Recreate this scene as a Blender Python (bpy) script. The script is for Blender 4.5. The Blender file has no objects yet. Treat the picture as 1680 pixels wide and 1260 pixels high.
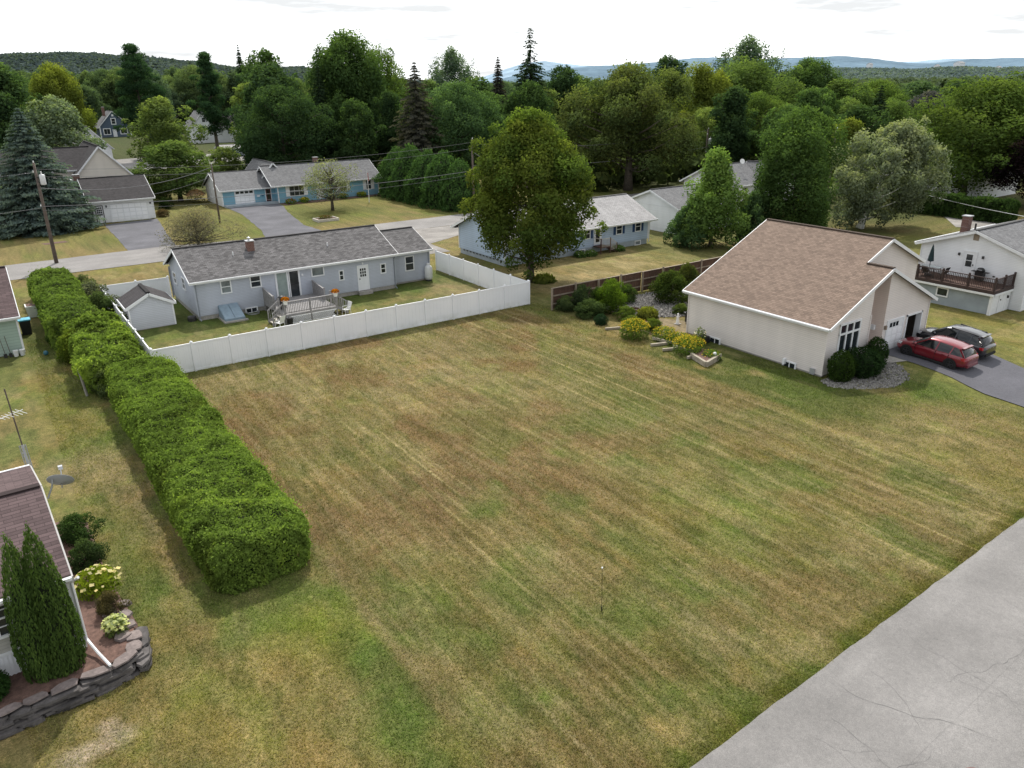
import bpy, math, random
import numpy as np
from mathutils import Vector, Matrix

rng = np.random.default_rng(11)
random.seed(5)
SC = bpy.context.scene
COL = SC.collection
R = math.radians
SUN_DIR = Vector((0.5, 0.866, 0)).normalized() * math.cos(R(50)) + Vector((0, 0, math.sin(R(50))))

# ------------------------------------------------------------------ objects
ABS = {}

def tag(o, label=None, cat=None, group=None, kind=None):
    if label: o['label'] = label
    if cat: o['category'] = cat
    if group: o['group'] = group
    if kind: o['kind'] = kind
    return o

def thing(name, label, cat, loc=(0, 0, 0), rz=0.0, group=None, local=False):
    o = bpy.data.objects.new(name, None)
    COL.objects.link(o)
    o.location = loc
    o.rotation_euler = (0, 0, rz)
    o.empty_display_size = 0.3
    ABS[o] = Vector((0, 0, 0)) if local else Vector(loc)
    return tag(o, label, cat, group)

def link(name, me, mat, parent=None, color=None):
    o = bpy.data.objects.new(name, me)
    COL.objects.link(o)
    if mat is not None and len(me.materials) == 0:
        me.materials.append(mat)
    if parent is not None:
        o.parent = parent
        ABS[o] = ABS[parent]
    else:
        ABS[o] = Vector((0, 0, 0))
    if color: o.color = color
    return o

def copy_tree(o, parent=None):
    c = o.copy()
    COL.objects.link(c)
    if parent is not None: c.parent = parent
    ABS[c] = ABS.get(o, Vector((0, 0, 0)))
    for ch in list(o.children):
        copy_tree(ch, c)
    return c

class MB:
    """collects shapes and links them as one mesh object"""
    def __init__(s): s.v = []; s.f = []; s.uv = []
    def add(s, vs, fs, uvs=None):
        b = len(s.v); s.v += [tuple(p) for p in vs]
        for i, f in enumerate(fs):
            s.f.append(tuple(b + k for k in f)); s.uv.append(uvs[i] if uvs else None)
        return s
    BF = [(0, 3, 2, 1), (4, 5, 6, 7), (0, 1, 5, 4), (1, 2, 6, 5), (2, 3, 7, 6), (3, 0, 4, 7)]
    def box(s, x0, x1, y0, y1, z0, z1):
        x0, x1 = min(x0, x1), max(x0, x1); y0, y1 = min(y0, y1), max(y0, y1); z0, z1 = min(z0, z1), max(z0, z1)
        return s.add([(x0, y0, z0), (x1, y0, z0), (x1, y1, z0), (x0, y1, z0), (x0, y0, z1), (x1, y0, z1), (x1, y1, z1), (x0, y1, z1)], MB.BF)
    def hexa(s, p): return s.add(p, MB.BF)
    def fbox(s, F, a0, a1, d0, d1, z0, z1):
        """box on a wall face: a along the wall, d outward"""
        P = [F(a0, d0, z0), F(a1, d0, z0), F(a1, d1, z0), F(a0, d1, z0), F(a0, d0, z1), F(a1, d0, z1), F(a1, d1, z1), F(a0, d1, z1)]
        return s.add(P, MB.BF)
    def bar(s, p, q, w, h=None, up=(0, 0, 1)):
        h = h or w; p = Vector(p); q = Vector(q); d = (q - p).normalized(); up = Vector(up)
        if abs(d.dot(up)) > .99: up = Vector((0, 1, 0))
        a = d.cross(up).normalized() * (w / 2); b = a.cross(d).normalized() * (h / 2)
        return s.add([p - a - b, p + a - b, q + a - b, q - a - b, p - a + b, p + a + b, q + a + b, q - a + b], MB.BF)
    def tube(s, pts, r, n=6, cap=True):
        pts = [Vector(p) for p in pts]; rs = r if isinstance(r, (list, tuple)) else [r] * len(pts)
        b = len(s.v); ref = Vector((0.31, 0.17, 0.93))
        for i, p in enumerate(pts):
            d = (pts[min(i + 1, len(pts) - 1)] - pts[max(i - 1, 0)]).normalized()
            if abs(d.dot(ref)) > .97: ref = Vector((0.9, 0.3, 0.1))
            a = d.cross(ref).normalized(); c = a.cross(d).normalized()
            for k in range(n):
                t = 2 * math.pi * k / n
                s.v.append(tuple(p + (a * math.cos(t) + c * math.sin(t)) * rs[i]))
        for i in range(len(pts) - 1):
            for k in range(n):
                s.f.append((b + i * n + k, b + i * n + (k + 1) % n, b + (i + 1) * n + (k + 1) % n, b + (i + 1) * n + k)); s.uv.append(None)
        if cap:
            s.f.append(tuple(b + k for k in range(n))[::-1]); s.uv.append(None)
            e = b + (len(pts) - 1) * n
            s.f.append(tuple(e + k for k in range(n))); s.uv.append(None)
        return s
    def lathe(s, prof, c=(0, 0, 0), n=16):
        b = len(s.v)
        for r, z in prof:
            for k in range(n):
                t = 2 * math.pi * k / n
                s.v.append((c[0] + r * math.cos(t), c[1] + r * math.sin(t), c[2] + z))
        for i in range(len(prof) - 1):
            for k in range(n):
                s.f.append((b + i * n + k, b + i * n + (k + 1) % n, b + (i + 1) * n + (k + 1) % n, b + (i + 1) * n + k)); s.uv.append(None)
        s.f.append(tuple(b + k for k in range(n))[::-1]); s.uv.append(None)
        e = b + (len(prof) - 1) * n
        s.f.append(tuple(e + k for k in range(n))); s.uv.append(None)
        return s
    def slab(s, r0, r1, e1, e0, th, uvo=0.0):
        """roof slab r0-r1 ridge, e0-e1 eave (e1 under r1), top textured with metres"""
        r0, r1, e0, e1 = map(Vector, (r0, r1, e0, e1))
        n = (r1 - r0).cross(e0 - r0).normalized()
        if n.z < 0: n = -n
        d = n * th; ax = (r1 - r0).normalized(); sl = (e0 - r0); sl = (sl - ax * sl.dot(ax)).normalized()
        top = [r0, r1, e1, e0]
        uv = [((p - r0).dot(ax) + uvo, -(p - r0).dot(sl)) for p in top]
        # face orientation: up
        if (top[1] - top[0]).cross(top[2] - top[0]).z < 0: order = (3, 2, 1, 0)
        else: order = (0, 1, 2, 3)
        V = top + [p - d for p in top]
        fs = [order, tuple(4 + k for k in order[::-1])]
        us = [[uv[k] for k in order], None]
        for k in range(4):
            a, b_ = order[k], order[(k + 1) % 4]
            fs.append((b_, a, a + 4, b_ + 4)); us.append(None)
        return s.add(V, fs, us)
    def build(s, name, mat, parent=None, smooth=False, color=None, shift=True):
        off = ABS[parent] if parent is not None else Vector((0, 0, 0))
        me = bpy.data.meshes.new(name)
        me.from_pydata([(x - off.x, y - off.y, z - off.z) for x, y, z in s.v], [], s.f)
        if any(u is not None for u in s.uv):
            L = me.uv_layers.new(name='UV'); k = 0; data = []
            for f, u in zip(s.f, s.uv):
                for j in range(len(f)):
                    data += list(u[j]) if u else [0.0, 0.0]
            L.data.foreach_set('uv', data)
        if smooth: me.polygons.foreach_set('use_smooth', [True] * len(me.polygons))
        me.update()
        return link(name, me, mat, parent, color)

def FV(v):    # wall facing -v at depth v
    return lambda a, d, z: (a, v - d, z)
def FU(u):    # wall facing -u
    return lambda a, d, z: (u - d, a, z)
def FVp(v):   # wall facing +v
    return lambda a, d, z: (a, v + d, z)
def FUp(u):
    return lambda a, d, z: (u + d, a, z)

# ------------------------------------------------------------------ noise
def _h(ix, iy, seed):
    n = (ix.astype(np.int64) * 374761393 + iy.astype(np.int64) * 668265263 + seed * 1442695041) & 0x7fffffff
    n = ((n ^ (n >> 13)) * 1274126177) & 0x7fffffff
    return ((n ^ (n >> 16)) & 0xffff) / 65535.0
def vn(x, y, seed=0):
    ix = np.floor(x); iy = np.floor(y); fx = x - ix; fy = y - iy
    fx = fx * fx * (3 - 2 * fx); fy = fy * fy * (3 - 2 * fy)
    a = _h(ix, iy, seed); b = _h(ix + 1, iy, seed); c = _h(ix, iy + 1, seed); d = _h(ix + 1, iy + 1, seed)
    return (a * (1 - fx) + b * fx) * (1 - fy) + (c * (1 - fx) + d * fx) * fy
def fbm(x, y, seed=0, oct=4):
    s = 0; a = .5; t = 0
    for o in range(oct):
        s = s + a * vn(x * 2 ** o + 17.3 * o, y * 2 ** o - 9.1 * o, seed + o); t += a; a *= .55
    return s / t
def sstep(a, b, x):
    t = np.clip((x - a) / (b - a), 0, 1); return t * t * (3 - 2 * t)

# ------------------------------------------------------------------ materials
class NT:
    def __init__(s, name):
        s.m = bpy.data.materials.new(name); s.m.use_nodes = True; s.t = s.m.node_tree; s.t.nodes.clear()
        s.out = s.n('ShaderNodeOutputMaterial')
    def n(s, ty, **kw):
        nd = s.t.nodes.new(ty)
        for k, v in kw.items():
            if k.startswith('i_'):
                key = k[2:]; key = int(key) if key.isdigit() else key.replace('_', ' ')
                nd.inputs[key].default_value = v
            else: setattr(nd, k, v)
        return nd
    def l(s, a, b): s.t.links.new(a, b)
    def math(s, op, a, b=None, c=None):
        nd = s.n('ShaderNodeMath', operation=op)
        for i, v in enumerate((a, b, c)):
            if v is None: continue
            if isinstance(v, (int, float)): nd.inputs[i].default_value = v
            else: s.l(v, nd.inputs[i])
        return nd.outputs[0]
    def mix(s, f, a, b, mode='MIX'):
        nd = s.n('ShaderNodeMix', data_type='RGBA', blend_type=mode)
        for i, v in ((0, f), (6, a), (7, b)):
            if isinstance(v, (int, float)): nd.inputs[i].default_value = v
            elif isinstance(v, tuple): nd.inputs[i].default_value = v if len(v) == 4 else (*v, 1)
            else: s.l(v, nd.inputs[i])
        return nd.outputs[2]
    def noise(s, vec, scale, detail=3, rough=.55):
        nd = s.n('ShaderNodeTexNoise'); nd.inputs['Scale'].default_value = scale; nd.inputs['Detail'].default_value = detail; nd.inputs['Roughness'].default_value = rough
        if vec is not None: s.l(vec, nd.inputs['Vector'])
        return nd.outputs['Fac']
    def ramp(s, f, a, b):
        nd = s.n('ShaderNodeMapRange'); nd.inputs[1].default_value = a; nd.inputs[2].default_value = b
        s.l(f, nd.inputs[0]); return nd.outputs[0]
    def pos(s): return s.n('ShaderNodeNewGeometry').outputs['Position']
    def bump(s, h, strength, dist):
        nd = s.n('ShaderNodeBump'); nd.inputs['Strength'].default_value = strength; nd.inputs['Distance'].default_value = dist; s.l(h, nd.inputs['Height']); return nd.outputs[0]
    def pbsdf(s, col, rough=.7, metal=0, bump=None, spec=.5, coat=0):
        b = s.n('ShaderNodeBsdfPrincipled')
        for k, v in (('Base Color', col), ('Roughness', rough), ('Metallic', metal), ('Specular IOR Level', spec), ('Coat Weight', coat)):
            if isinstance(v, (int, float)): b.inputs[k].default_value = v
            elif isinstance(v, tuple): b.inputs[k].default_value = (*v[:3], 1)
            else: s.l(v, b.inputs[k])
        if coat: b.inputs['Coat Roughness'].default_value = .04
        if bump is not None: s.l(bump, b.inputs['Normal'])
        s.l(b.outputs[0], s.out.inputs[0]); return b

def dk(c, k): return tuple(x * k for x in c[:3])

def M_plain(name, c, rough=.7, var=.18, scale=2.5, metal=0, spec=.4, bump=0, coat=0, fine=0):
    t = NT(name); p = t.n('ShaderNodeTexCoord').outputs['Object']
    f = t.noise(p, scale, 5)
    col = t.mix(t.ramp(f, .3, .7), dk(c, 1 - var), dk(c, 1 + var))
    if fine:
        f2 = t.noise(p, fine, 2); col = t.mix(t.ramp(f2, .3, .7), t.mix(1.0, col, (.72, .72, .72), 'MULTIPLY'), col)
    bp = t.bump(t.noise(p, scale * 12, 3), bump, .02) if bump else None
    t.pbsdf(col, rough, metal, bp, spec, coat)
    return t.m

def M_siding(name, c, lap=.115, depth=.35, var=.07):
    t = NT(name); p = t.pos(); sx = t.n('ShaderNodeSeparateXYZ'); t.l(p, sx.inputs[0])
    fr = t.math('FRACT', t.math('DIVIDE', sx.outputs[2], lap))
    line = t.ramp(fr, .0, .22)                 # dark shadow line under each lap
    st = t.n('ShaderNodeMapping'); st.inputs['Scale'].default_value = (1, 1, .15); t.l(p, st.inputs[0])
    dirt = t.noise(st.outputs[0], .9, 5)
    base = t.mix(t.ramp(dirt, .3, .7), dk(c, 1 - var), dk(c, 1 + var))
    course = t.n('ShaderNodeTexWhiteNoise', noise_dimensions='1D'); t.l(t.math('FLOOR', t.math('DIVIDE', sx.outputs[2], lap)), course.inputs['W'])
    base = t.mix(t.math('MULTIPLY', course.outputs[0], .10), base, dk(c, .6))
    low = t.ramp(sx.outputs[2], 1.0, .1)
    base = t.mix(t.math('MULTIPLY', low, .12), base, (.2, .18, .13))
    col = t.mix(line, t.mix(1.0, base, (1 - depth,) * 3, 'MULTIPLY'), base)
    t.pbsdf(col, .55, bump=t.bump(t.math('MULTIPLY', fr, -1), .35, .012), spec=.35)
    return t.m

def M_shingle(name, c, var=.35, streak=.2, bw=.32, rh=.145):
    t = NT(name); uv = t.n('ShaderNodeUVMap'); uv.uv_map = 'UV'
    br = t.n('ShaderNodeTexBrick'); br.offset = .5; t.l(uv.outputs[0], br.inputs['Vector'])
    br.inputs['Color1'].default_value = (0, 0, 0, 1); br.inputs['Color2'].default_value = (1, 1, 1, 1); br.inputs['Mortar'].default_value = (.5, .5, .5, 1)
    br.inputs['Scale'].default_value = 1; br.inputs['Mortar Size'].default_value = .007; br.inputs['Brick Width'].default_value = bw; br.inputs['Row Height'].default_value = rh; br.inputs['Bias'].default_value = 0
    tab = t.mix(br.outputs['Color'], dk(c, 1 - var), dk(c, 1 + var))
    n2 = t.noise(uv.outputs[0], .45, 5); mp = t.n('ShaderNodeMapping'); mp.inputs['Scale'].default_value = (2.2, .22, 1); t.l(uv.outputs[0], mp.inputs[0])
    st = t.noise(mp.outputs[0], 1.0, 4)
    col = t.mix(t.math('MULTIPLY', t.ramp(n2, .4, .68), streak * 1.6), tab, dk(c, .5))
    col = t.mix(t.math('MULTIPLY', t.ramp(st, .42, .72), streak * 1.7), col, dk(c, 1.55))
    gr = t.noise(uv.outputs[0], 40, 2); col = t.mix(t.ramp(gr, .3, .7), t.mix(1., col, (.75,) * 3, 'MULTIPLY'), t.mix(1., col, (1.2,) * 3, 'MULTIPLY'))
    sep = t.n('ShaderNodeSeparateXYZ'); t.l(uv.outputs[0], sep.inputs[0])
    fr = t.math('FRACT', t.math('DIVIDE', sep.outputs[1], rh)); ln = t.ramp(fr, .0, .25)
    col = t.mix(ln, t.mix(1., col, (.62,) * 3, 'MULTIPLY'), col)
    col = t.mix(br.outputs['Fac'], col, dk(c, .35))
    t.pbsdf(col, .9, bump=t.bump(t.math('MULTIPLY', fr, -1), .4, .015), spec=.2)
    return t.m

def M_leaf(name, warm=(.19, .145, .02), trans=.42):
    """leaf colour = object colour, varied leaf by leaf; a = how much of it turns"""
    t = NT(name); oi = t.n('ShaderNodeObjectInfo'); at = t.n('ShaderNodeAttribute'); at.attribute_name = 'tint'
    wa = t.n('ShaderNodeAttribute'); wa.attribute_name = 'warm'
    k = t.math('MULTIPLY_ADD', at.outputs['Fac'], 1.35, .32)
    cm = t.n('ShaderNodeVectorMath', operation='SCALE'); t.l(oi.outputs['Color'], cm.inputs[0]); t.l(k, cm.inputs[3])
    f = t.math('MULTIPLY', wa.outputs['Fac'], t.math('SUBTRACT', 1.0, oi.outputs['Alpha']))
    col = t.mix(f, cm.outputs[0], warm)
    # a little yellow in the light leaves
    y = t.mix(1.0, col, (1.35, 1.15, .7), 'MULTIPLY'); col = t.mix(t.ramp(at.outputs['Fac'], .45, 1.1), col, y)
    d = t.n('ShaderNodeBsdfDiffuse'); t.l(col, d.inputs[0])
    tr = t.n('ShaderNodeBsdfTranslucent'); t.l(t.mix(1.0, col, (1.15, 1.25, .68), 'MULTIPLY'), tr.inputs[0])
    mx = t.n('ShaderNodeMixShader'); mx.inputs[0].default_value = trans; t.l(d.outputs[0], mx.inputs[1]); t.l(tr.outputs[0], mx.inputs[2])
    t.l(mx.outputs[0], t.out.inputs[0]); return t.m

def M_glass(name, c=(.02, .025, .03)):
    t = NT(name); p = t.pos(); f = t.noise(p, .8, 3)
    t.pbsdf(t.mix(t.ramp(f, .35, .65), dk(c, .55), dk(c, 1.6)), .08, spec=.5); return t.m

M = {}
M['leaf'] = M_leaf('foliage'); M['leaf_far'] = M_leaf('far_foliage', trans=.3)
M['bark'] = M_plain('bark', (.085, .07, .055), .9, .35, 6, bump=.5)
M['bark_pale'] = M_plain('pale_bark', (.58, .58, .55), .8, .35, 5, bump=.3)
M['white'] = M_plain('white_trim', (.74, .75, .77), .5, .05, 1.5)
def M_vinyl():
    t = NT('white_vinyl'); p = t.pos(); s = t.n('ShaderNodeSeparateXYZ'); t.l(p, s.inputs[0]); f = t.noise(p, 1.3, 5, .65)
    low = t.math('MULTIPLY', t.ramp(s.outputs[2], .55, .0), t.ramp(f, .35, .7)); c = t.mix(t.ramp(t.noise(p, .5, 4), .3, .7), (.80, .81, .84), (.88, .88, .90)); c = t.mix(t.math('MULTIPLY', low, .55), c, (.30, .31, .20))
    t.pbsdf(c, .45, spec=.4); return t.m
M['vinyl'] = M_vinyl()
M['glass'] = M_glass('window_glass'); M['glass_curtain'] = M_glass('curtained_glass', (.22, .27, .27)); M['glass_grey'] = M_glass('grey_glass', (.13, .15, .16))
M['gray_siding'] = M_siding('blue_grey_siding', (.46, .49, .56), .115, .42); M['shed_siding'] = M_siding('pale_grey_siding', (.56, .58, .64), .13, .42)
M['beige_siding'] = M_siding('beige_siding', (.745, .685, .655), .115, .36); M['white_siding'] = M_siding('white_siding', (.80, .81, .83), .12, .22)
M['cream_siding'] = M_siding('cream_siding', (.66, .61, .54), .15, .1); M['paleblue_siding'] = M_siding('pale_blue_siding', (.42, .52, .66), .2, .4)
M['blue_siding'] = M_siding('sky_blue_siding', (.20, .40, .52), .16, .2); M['green_siding'] = M_siding('sage_siding', (.36, .46, .40), .2, .3)
M['slate_siding'] = M_siding('slate_blue_siding', (.07, .10, .15), .2, .2); M['tan_siding'] = M_siding('tan_grey_siding', (.42, .41, .38), .115, .3)
M['gray_roof'] = M_shingle('grey_shingles', (.125, .12, .122), .45); M['beige_roof'] = M_shingle('brown_shingles', (.205, .150, .118), .22, .05)
M['dark_roof'] = M_shingle('charcoal_shingles', (.05, .046, .048), .3, .15); M['light_roof'] = M_shingle('pale_grey_shingles', (.36, .35, .35), .15, .25)
M['mid_roof'] = M_shingle('mid_grey_shingles', (.17, .17, .175), .22, .15); M['mauve_roof'] = M_shingle('mauve_brown_shingles', (.105, .074, .075), .28, .14, .5, .16)
M['shed_roof'] = M_shingle('shed_shingles', (.06, .055, .058), .2, .25)
M['concrete'] = M_plain('concrete', (.36, .34, .31), .85, .18, 1.6, bump=.15, fine=9)
M['block'] = M_plain('grey_block', (.30, .34, .37), .8, .15, .8)
M['brick'] = None
def M_brick():
    t = NT('chimney_brick'); p = t.n('ShaderNodeTexCoord').outputs['Object']; mp = t.n('ShaderNodeMapping'); mp.inputs['Rotation'].default_value = (R(90), 0, R(20)); t.l(p, mp.inputs[0])
    br = t.n('ShaderNodeTexBrick'); t.l(mp.outputs[0], br.inputs['Vector']); br.inputs['Scale'].default_value = 1; br.inputs['Brick Width'].default_value = .21; br.inputs['Row Height'].default_value = .075; br.inputs['Mortar Size'].default_value = .006
    br.inputs['Color1'].default_value = (.11, .045, .035, 1); br.inputs['Color2'].default_value = (.17, .08, .06, 1); br.inputs['Mortar'].default_value = (.24, .2, .18, 1)
    t.pbsdf(br.outputs['Color'], .9); return t.m
M['brick'] = M_brick()
M['wood_gray'] = M_plain('weathered_wood', (.26, .25, .25), .85, .22, 5, bump=.2); M['wood_pale'] = M_plain('pale_wood', (.50, .46, .40), .8, .2, 4)
M['wood_brown'] = M_plain('brown_boards', (.085, .045, .032), .8, .35, 3); M['wood_tan'] = M_plain('tan_timber', (.26, .21, .16), .85, .25, 4)
M['timber'] = M_plain('garden_timber', (.33, .29, .23), .9, .2, 3)
M['pole'] = M_plain('pole_wood', (.115, .09, .075), .9, .3, 4)
M['black'] = M_plain('black_plastic', (.012, .012, .013), .5, .2, 3); M['dark'] = M_plain('dark_metal', (.03, .028, .028), .5, .2, 3)
M['deck_dark'] = M_plain('dark_brown_deck', (.045, .027, .025), .6, .2, 4)
M['steel'] = M_plain('pale_metal', (.45, .46, .48), .35, .1, 2, metal=.5); M['tank'] = M_plain('tank_paint', (.62, .63, .64), .4, .08, 2)
M['bulk'] = M_plain('bulkhead_steel', (.22, .29, .35), .5, .12, 3); M['plastic'] = M_plain('white_plastic', (.75, .75, .74), .4, .05, 3)
M['shutter_blue'] = M_plain('navy_shutter', (.015, .05, .14), .6); M['orange'] = M_plain('orange_mums', (.42, .14, .012), .8, .5, 30)
M['teal'] = M_plain('teal_lid', (.10, .42, .58), .4); M['red'] = M_plain('red_item', (.25, .02, .025), .5)
M['dish'] = M_plain('dish_grey', (.32, .33, .34), .45, .08); M['umbrella'] = M_plain('dark_canvas', (.012, .028, .032), .8, .3, 8)
M['stone'] = M_plain('wall_stone', (.105, .095, .092), .85, .55, 1.6, bump=.5, fine=14); M['flag'] = M_plain('cap_stone', (.22, .18, .17), .85, .3, 2.5, bump=.3, fine=12)
M['mulch'] = M_plain('bark_mulch', (.15, .088, .07), .95, .35, 6, bump=.6, fine=28); M['gravel'] = M_plain('grey_gravel', (.17, .16, .15), .95, .3, 4, bump=.5, fine=14)
M['hedge_core'] = M_plain('hedge_shade', (.016, .024, .009), .95); M['garage_dark'] = M_plain('garage_interior', (.10, .08, .07), .9)  # hedge_shade: inner shade of dense plants as a flat dark colour
M['door_red'] = M_plain('dark_red_door', (.07, .02, .02), .5)
# ------------------------------------------------------------------ foliage
def unit(a): return a / np.maximum(np.linalg.norm(a, axis=1, keepdims=True), 1e-9)

def leaf_mesh(name, P, N, S, tint, warm=None, asp=.55, T=None):
    """many small bent leaf blades: one rhombus of two triangles each"""
    n = len(P); N = unit(N)
    if T is None: T = rng.normal(size=(n, 3))
    T = T - N * (T * N).sum(1, keepdims=True); T = unit(T); B = np.cross(N, T)
    S = np.broadcast_to(np.asarray(S, float).reshape(-1, 1), (n, 1)); a = T * S * .5; b = B * S * .5 * asp
    V = np.stack([P - a, P + b - N * S * .06, P + a - N * S * .12, P - b - N * S * .06], 1).reshape(-1, 3)
    me = bpy.data.meshes.new(name)
    me.vertices.add(4 * n); me.vertices.foreach_set('co', V.astype(np.float32).ravel())
    me.loops.add(4 * n); me.loops.foreach_set('vertex_index', np.arange(4 * n, dtype=np.int32))
    me.polygons.add(n); me.polygons.foreach_set('loop_start', np.arange(0, 4 * n, 4, dtype=np.int32))
    at = me.attributes.new('tint', 'FLOAT', 'POINT'); at.data.foreach_set('value', np.repeat(np.clip(tint, 0, 1.2), 4).astype(np.float32))
    w = warm if warm is not None else np.zeros(n)
    at = me.attributes.new('warm', 'FLOAT', 'POINT'); at.data.foreach_set('value', np.repeat(w, 4).astype(np.float32))
    me.update(calc_edges=True); me.validate(); return me

PROF = {
    'round': lambda t: np.sqrt(np.clip(1 - (2 * t - .85) ** 2 / 1.35, .02, 1)),
    'big': lambda t: np.clip(1.0 - (np.abs(t - .36) / .70) ** 2.3, .05, 1) ** .6,
    'oval': lambda t: np.sqrt(np.clip(1 - (2 * t - .9) ** 2 / 1.25, .02, 1)) * .95,
    'column': lambda t: np.clip(np.minimum(1.0, .62 + t * 1.2) * (1 - np.clip((t - .62) / .40, 0, 1) ** 2.2) ** .6, .05, 1),
    'upright': lambda t: np.clip(np.minimum(1, .55 + t * 1.1) * (1 - np.clip((t - .5) / .52, 0, 1) ** 1.8) ** .7, .05, 1),
    'maple': lambda t: np.clip((np.clip(t / .2, 0, 1) ** .5) * (1 - np.clip((t - .2) / .83, 0, 1) ** 1.9) ** .55, .10, 1),
    'lime': lambda t: np.clip((1 - np.clip(t - .1, 0, 1) ** 1.6 / .95) * np.clip(.6 + t * 4, 0, 1), .12, 1),
    'pine': lambda t: np.clip(np.minimum(.55 + t * 1.6, 1.0) * (1 - np.clip((t - .3) / .74, 0, 1) ** 1.4) ** .8, .12, 1),
    'bush': lambda t: np.sqrt(np.clip(1 - np.clip(t - .15, 0, 1) ** 2 / .74, .03, 1)),
}

def crown(H, W, z0, ncl, nleaf, leaf, prof, rc, gr=None, elong=1.0, flat=.8, lean=(0, 0), fill=.45, outb=.55, upb=.45, warm_amt=.5, lobe=.24, rvar=(.5, 1.7)):
    """clumps of leaves spread through the crown's volume -> P,N,S,tint,warm and clump centres"""
    g = gr or np.random.default_rng(1); pf = PROF[prof]
    Ps, Ns, Ss, Ts, Ws, cs = [], [], [], [], [], []
    ph = g.random() * 6.28; lob = [(g.integers(2, 5), g.random() * 6.28, lobe * (.6 + .8 * g.random())) for _ in range(3)]
    for i in range(ncl):
        t = (i + g.random()) / ncl; t = t ** .92
        a = ph + i * 2.39996 + g.normal() * .35
        r = rc * g.uniform(*rvar) * (.75 + .35 * pf(np.array([t]))[0])
        Rm = pf(np.array([t]))[0] * W / 2 * (1 + sum(k[2] * math.sin(k[0] * a + k[1] + t * 3) for k in lob))
        rr = max(0, Rm - r * .75) * (fill + (1 - fill) * math.sqrt(g.random())); z = z0 + t * (H - z0 - r * .6 * elong)
        if g.random() < .2: rr = Rm * g.uniform(.85, 1.0); r *= .62; z += g.normal() * .05 * H
        c = np.array([rr * math.cos(a) + lean[0] * z, rr * math.sin(a) + lean[1] * z, z]); cs.append((c, r))
        n = int(nleaf * (r / rc) ** 2); d = unit(g.normal(size=(n, 3)) + np.array([math.cos(a) * outb * min(1, rr / (W * .2)), math.sin(a) * outb * min(1, rr / (W * .2)), upb]))
        q = .62 + .45 * g.random((n, 1)); p = c + d * r * q * np.array([1, 1, flat * elong])
        p += g.normal(size=(n, 3)) * r * .08
        Ps.append(p); Ns.append(d * .75 + g.normal(size=(n, 3)) * .55 + np.array([0, 0, .25])); Ss.append(leaf * g.uniform(.6, 1.35, n))
        ct = g.random()
        Ts.append(.12 + ct * .22 + .16 * t + .34 * d[:, 2] + g.random(n) * .26)  # upward leaves tinted lighter: lit clump tops painted into the colour
        Ws.append(np.clip((g.random() ** 2.2) * 1.3 * warm_amt * 2 * (.5 + g.random(n)) - .05, 0, 1))
    return np.concatenate(Ps), np.concatenate(Ns), np.concatenate(Ss), np.concatenate(Ts), np.concatenate(Ws), cs

def limbs(mb, cs, z0, H, r0, lean=(0, 0), every=3, gr=None, zs=None):
    top = z0 + (H - z0) * .62
    pts = [(lean[0] * z, lean[1] * z, z) for z in (0, z0 * .6, z0, z0 + (top - z0) * .5, top)]
    mb.tube(pts, [r0 * 1.35, r0, r0 * .85, r0 * .5, r0 * .18], 8)
    for i, (c, r) in enumerate(cs):
        if i % every: continue
        zb = max(z0 * .75, min(c[2] - .25 * math.hypot(c[0] - lean[0] * c[2], c[1] - lean[1] * c[2]) - .8, top * .9)); s = np.array([lean[0] * zb, lean[1] * zb, zb])
        m = s * .45 + c * .55 + np.array([0, 0, -.15 * r])
        mb.tube([s, m, c], [r0 * .34, r0 * .2, r0 * .05], 5)

PROTO = {}
def proto(key, crown_me, trunk_mb, H, W, bark='bark'):
    PROTO[key] = (crown_me, trunk_mb, H, W, bark)

def make_broad(key, H, W, z0, ncl, nleaf, leaf, prof, rc, seed, tr=.3, **kw):
    g = np.random.default_rng(seed)
    lean = kw.get('lean', (0, 0)); bark = kw.pop('bark', 'bark'); asp = kw.pop('asp', .6); every = kw.pop('every', 3); win = kw.pop('window', None)
    P, N, S, T, Wm, cs = crown(H, W, z0, ncl, nleaf, leaf, prof, rc, g, **kw)
    mb = MB(); limbs(mb, cs, z0 * .9 + .3, H, tr, lean, every)
    if lean == (0, 0):                          # hold the crown to its nominal size
        f_ = W / 2 / np.percentile(np.hypot(P[:, 0], P[:, 1]), 97.5); P[:, :2] *= f_; fz = H / np.percentile(P[:, 2], 99.8); P[:, 2] *= fz; cs = [(c_ * np.array([f_, f_, fz]), r_) for c_, r_ in cs]
        mb = MB(); limbs(mb, cs, z0 * .9 + .3, H, tr, lean, every)
    if win:                                     # a gap in the crown that leaves the trunk in sight
        rx = P[:, 0] - lean[0] * P[:, 2]; ry = P[:, 1] - lean[1] * P[:, 2]; across = rx * win[1] - ry * win[0]; toward = -(rx * win[0] + ry * win[1])
        k = ~((np.abs(across) < .8) & (toward > -.4) & (P[:, 2] < H * .74) & (g.random(len(P)) < .96)); P, N, S, T, Wm = P[k], N[k], S[k], T[k], Wm[k]
    proto(key, leaf_mesh('crown', P, N, S, T, Wm, asp), mb, H, W, bark)

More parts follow.
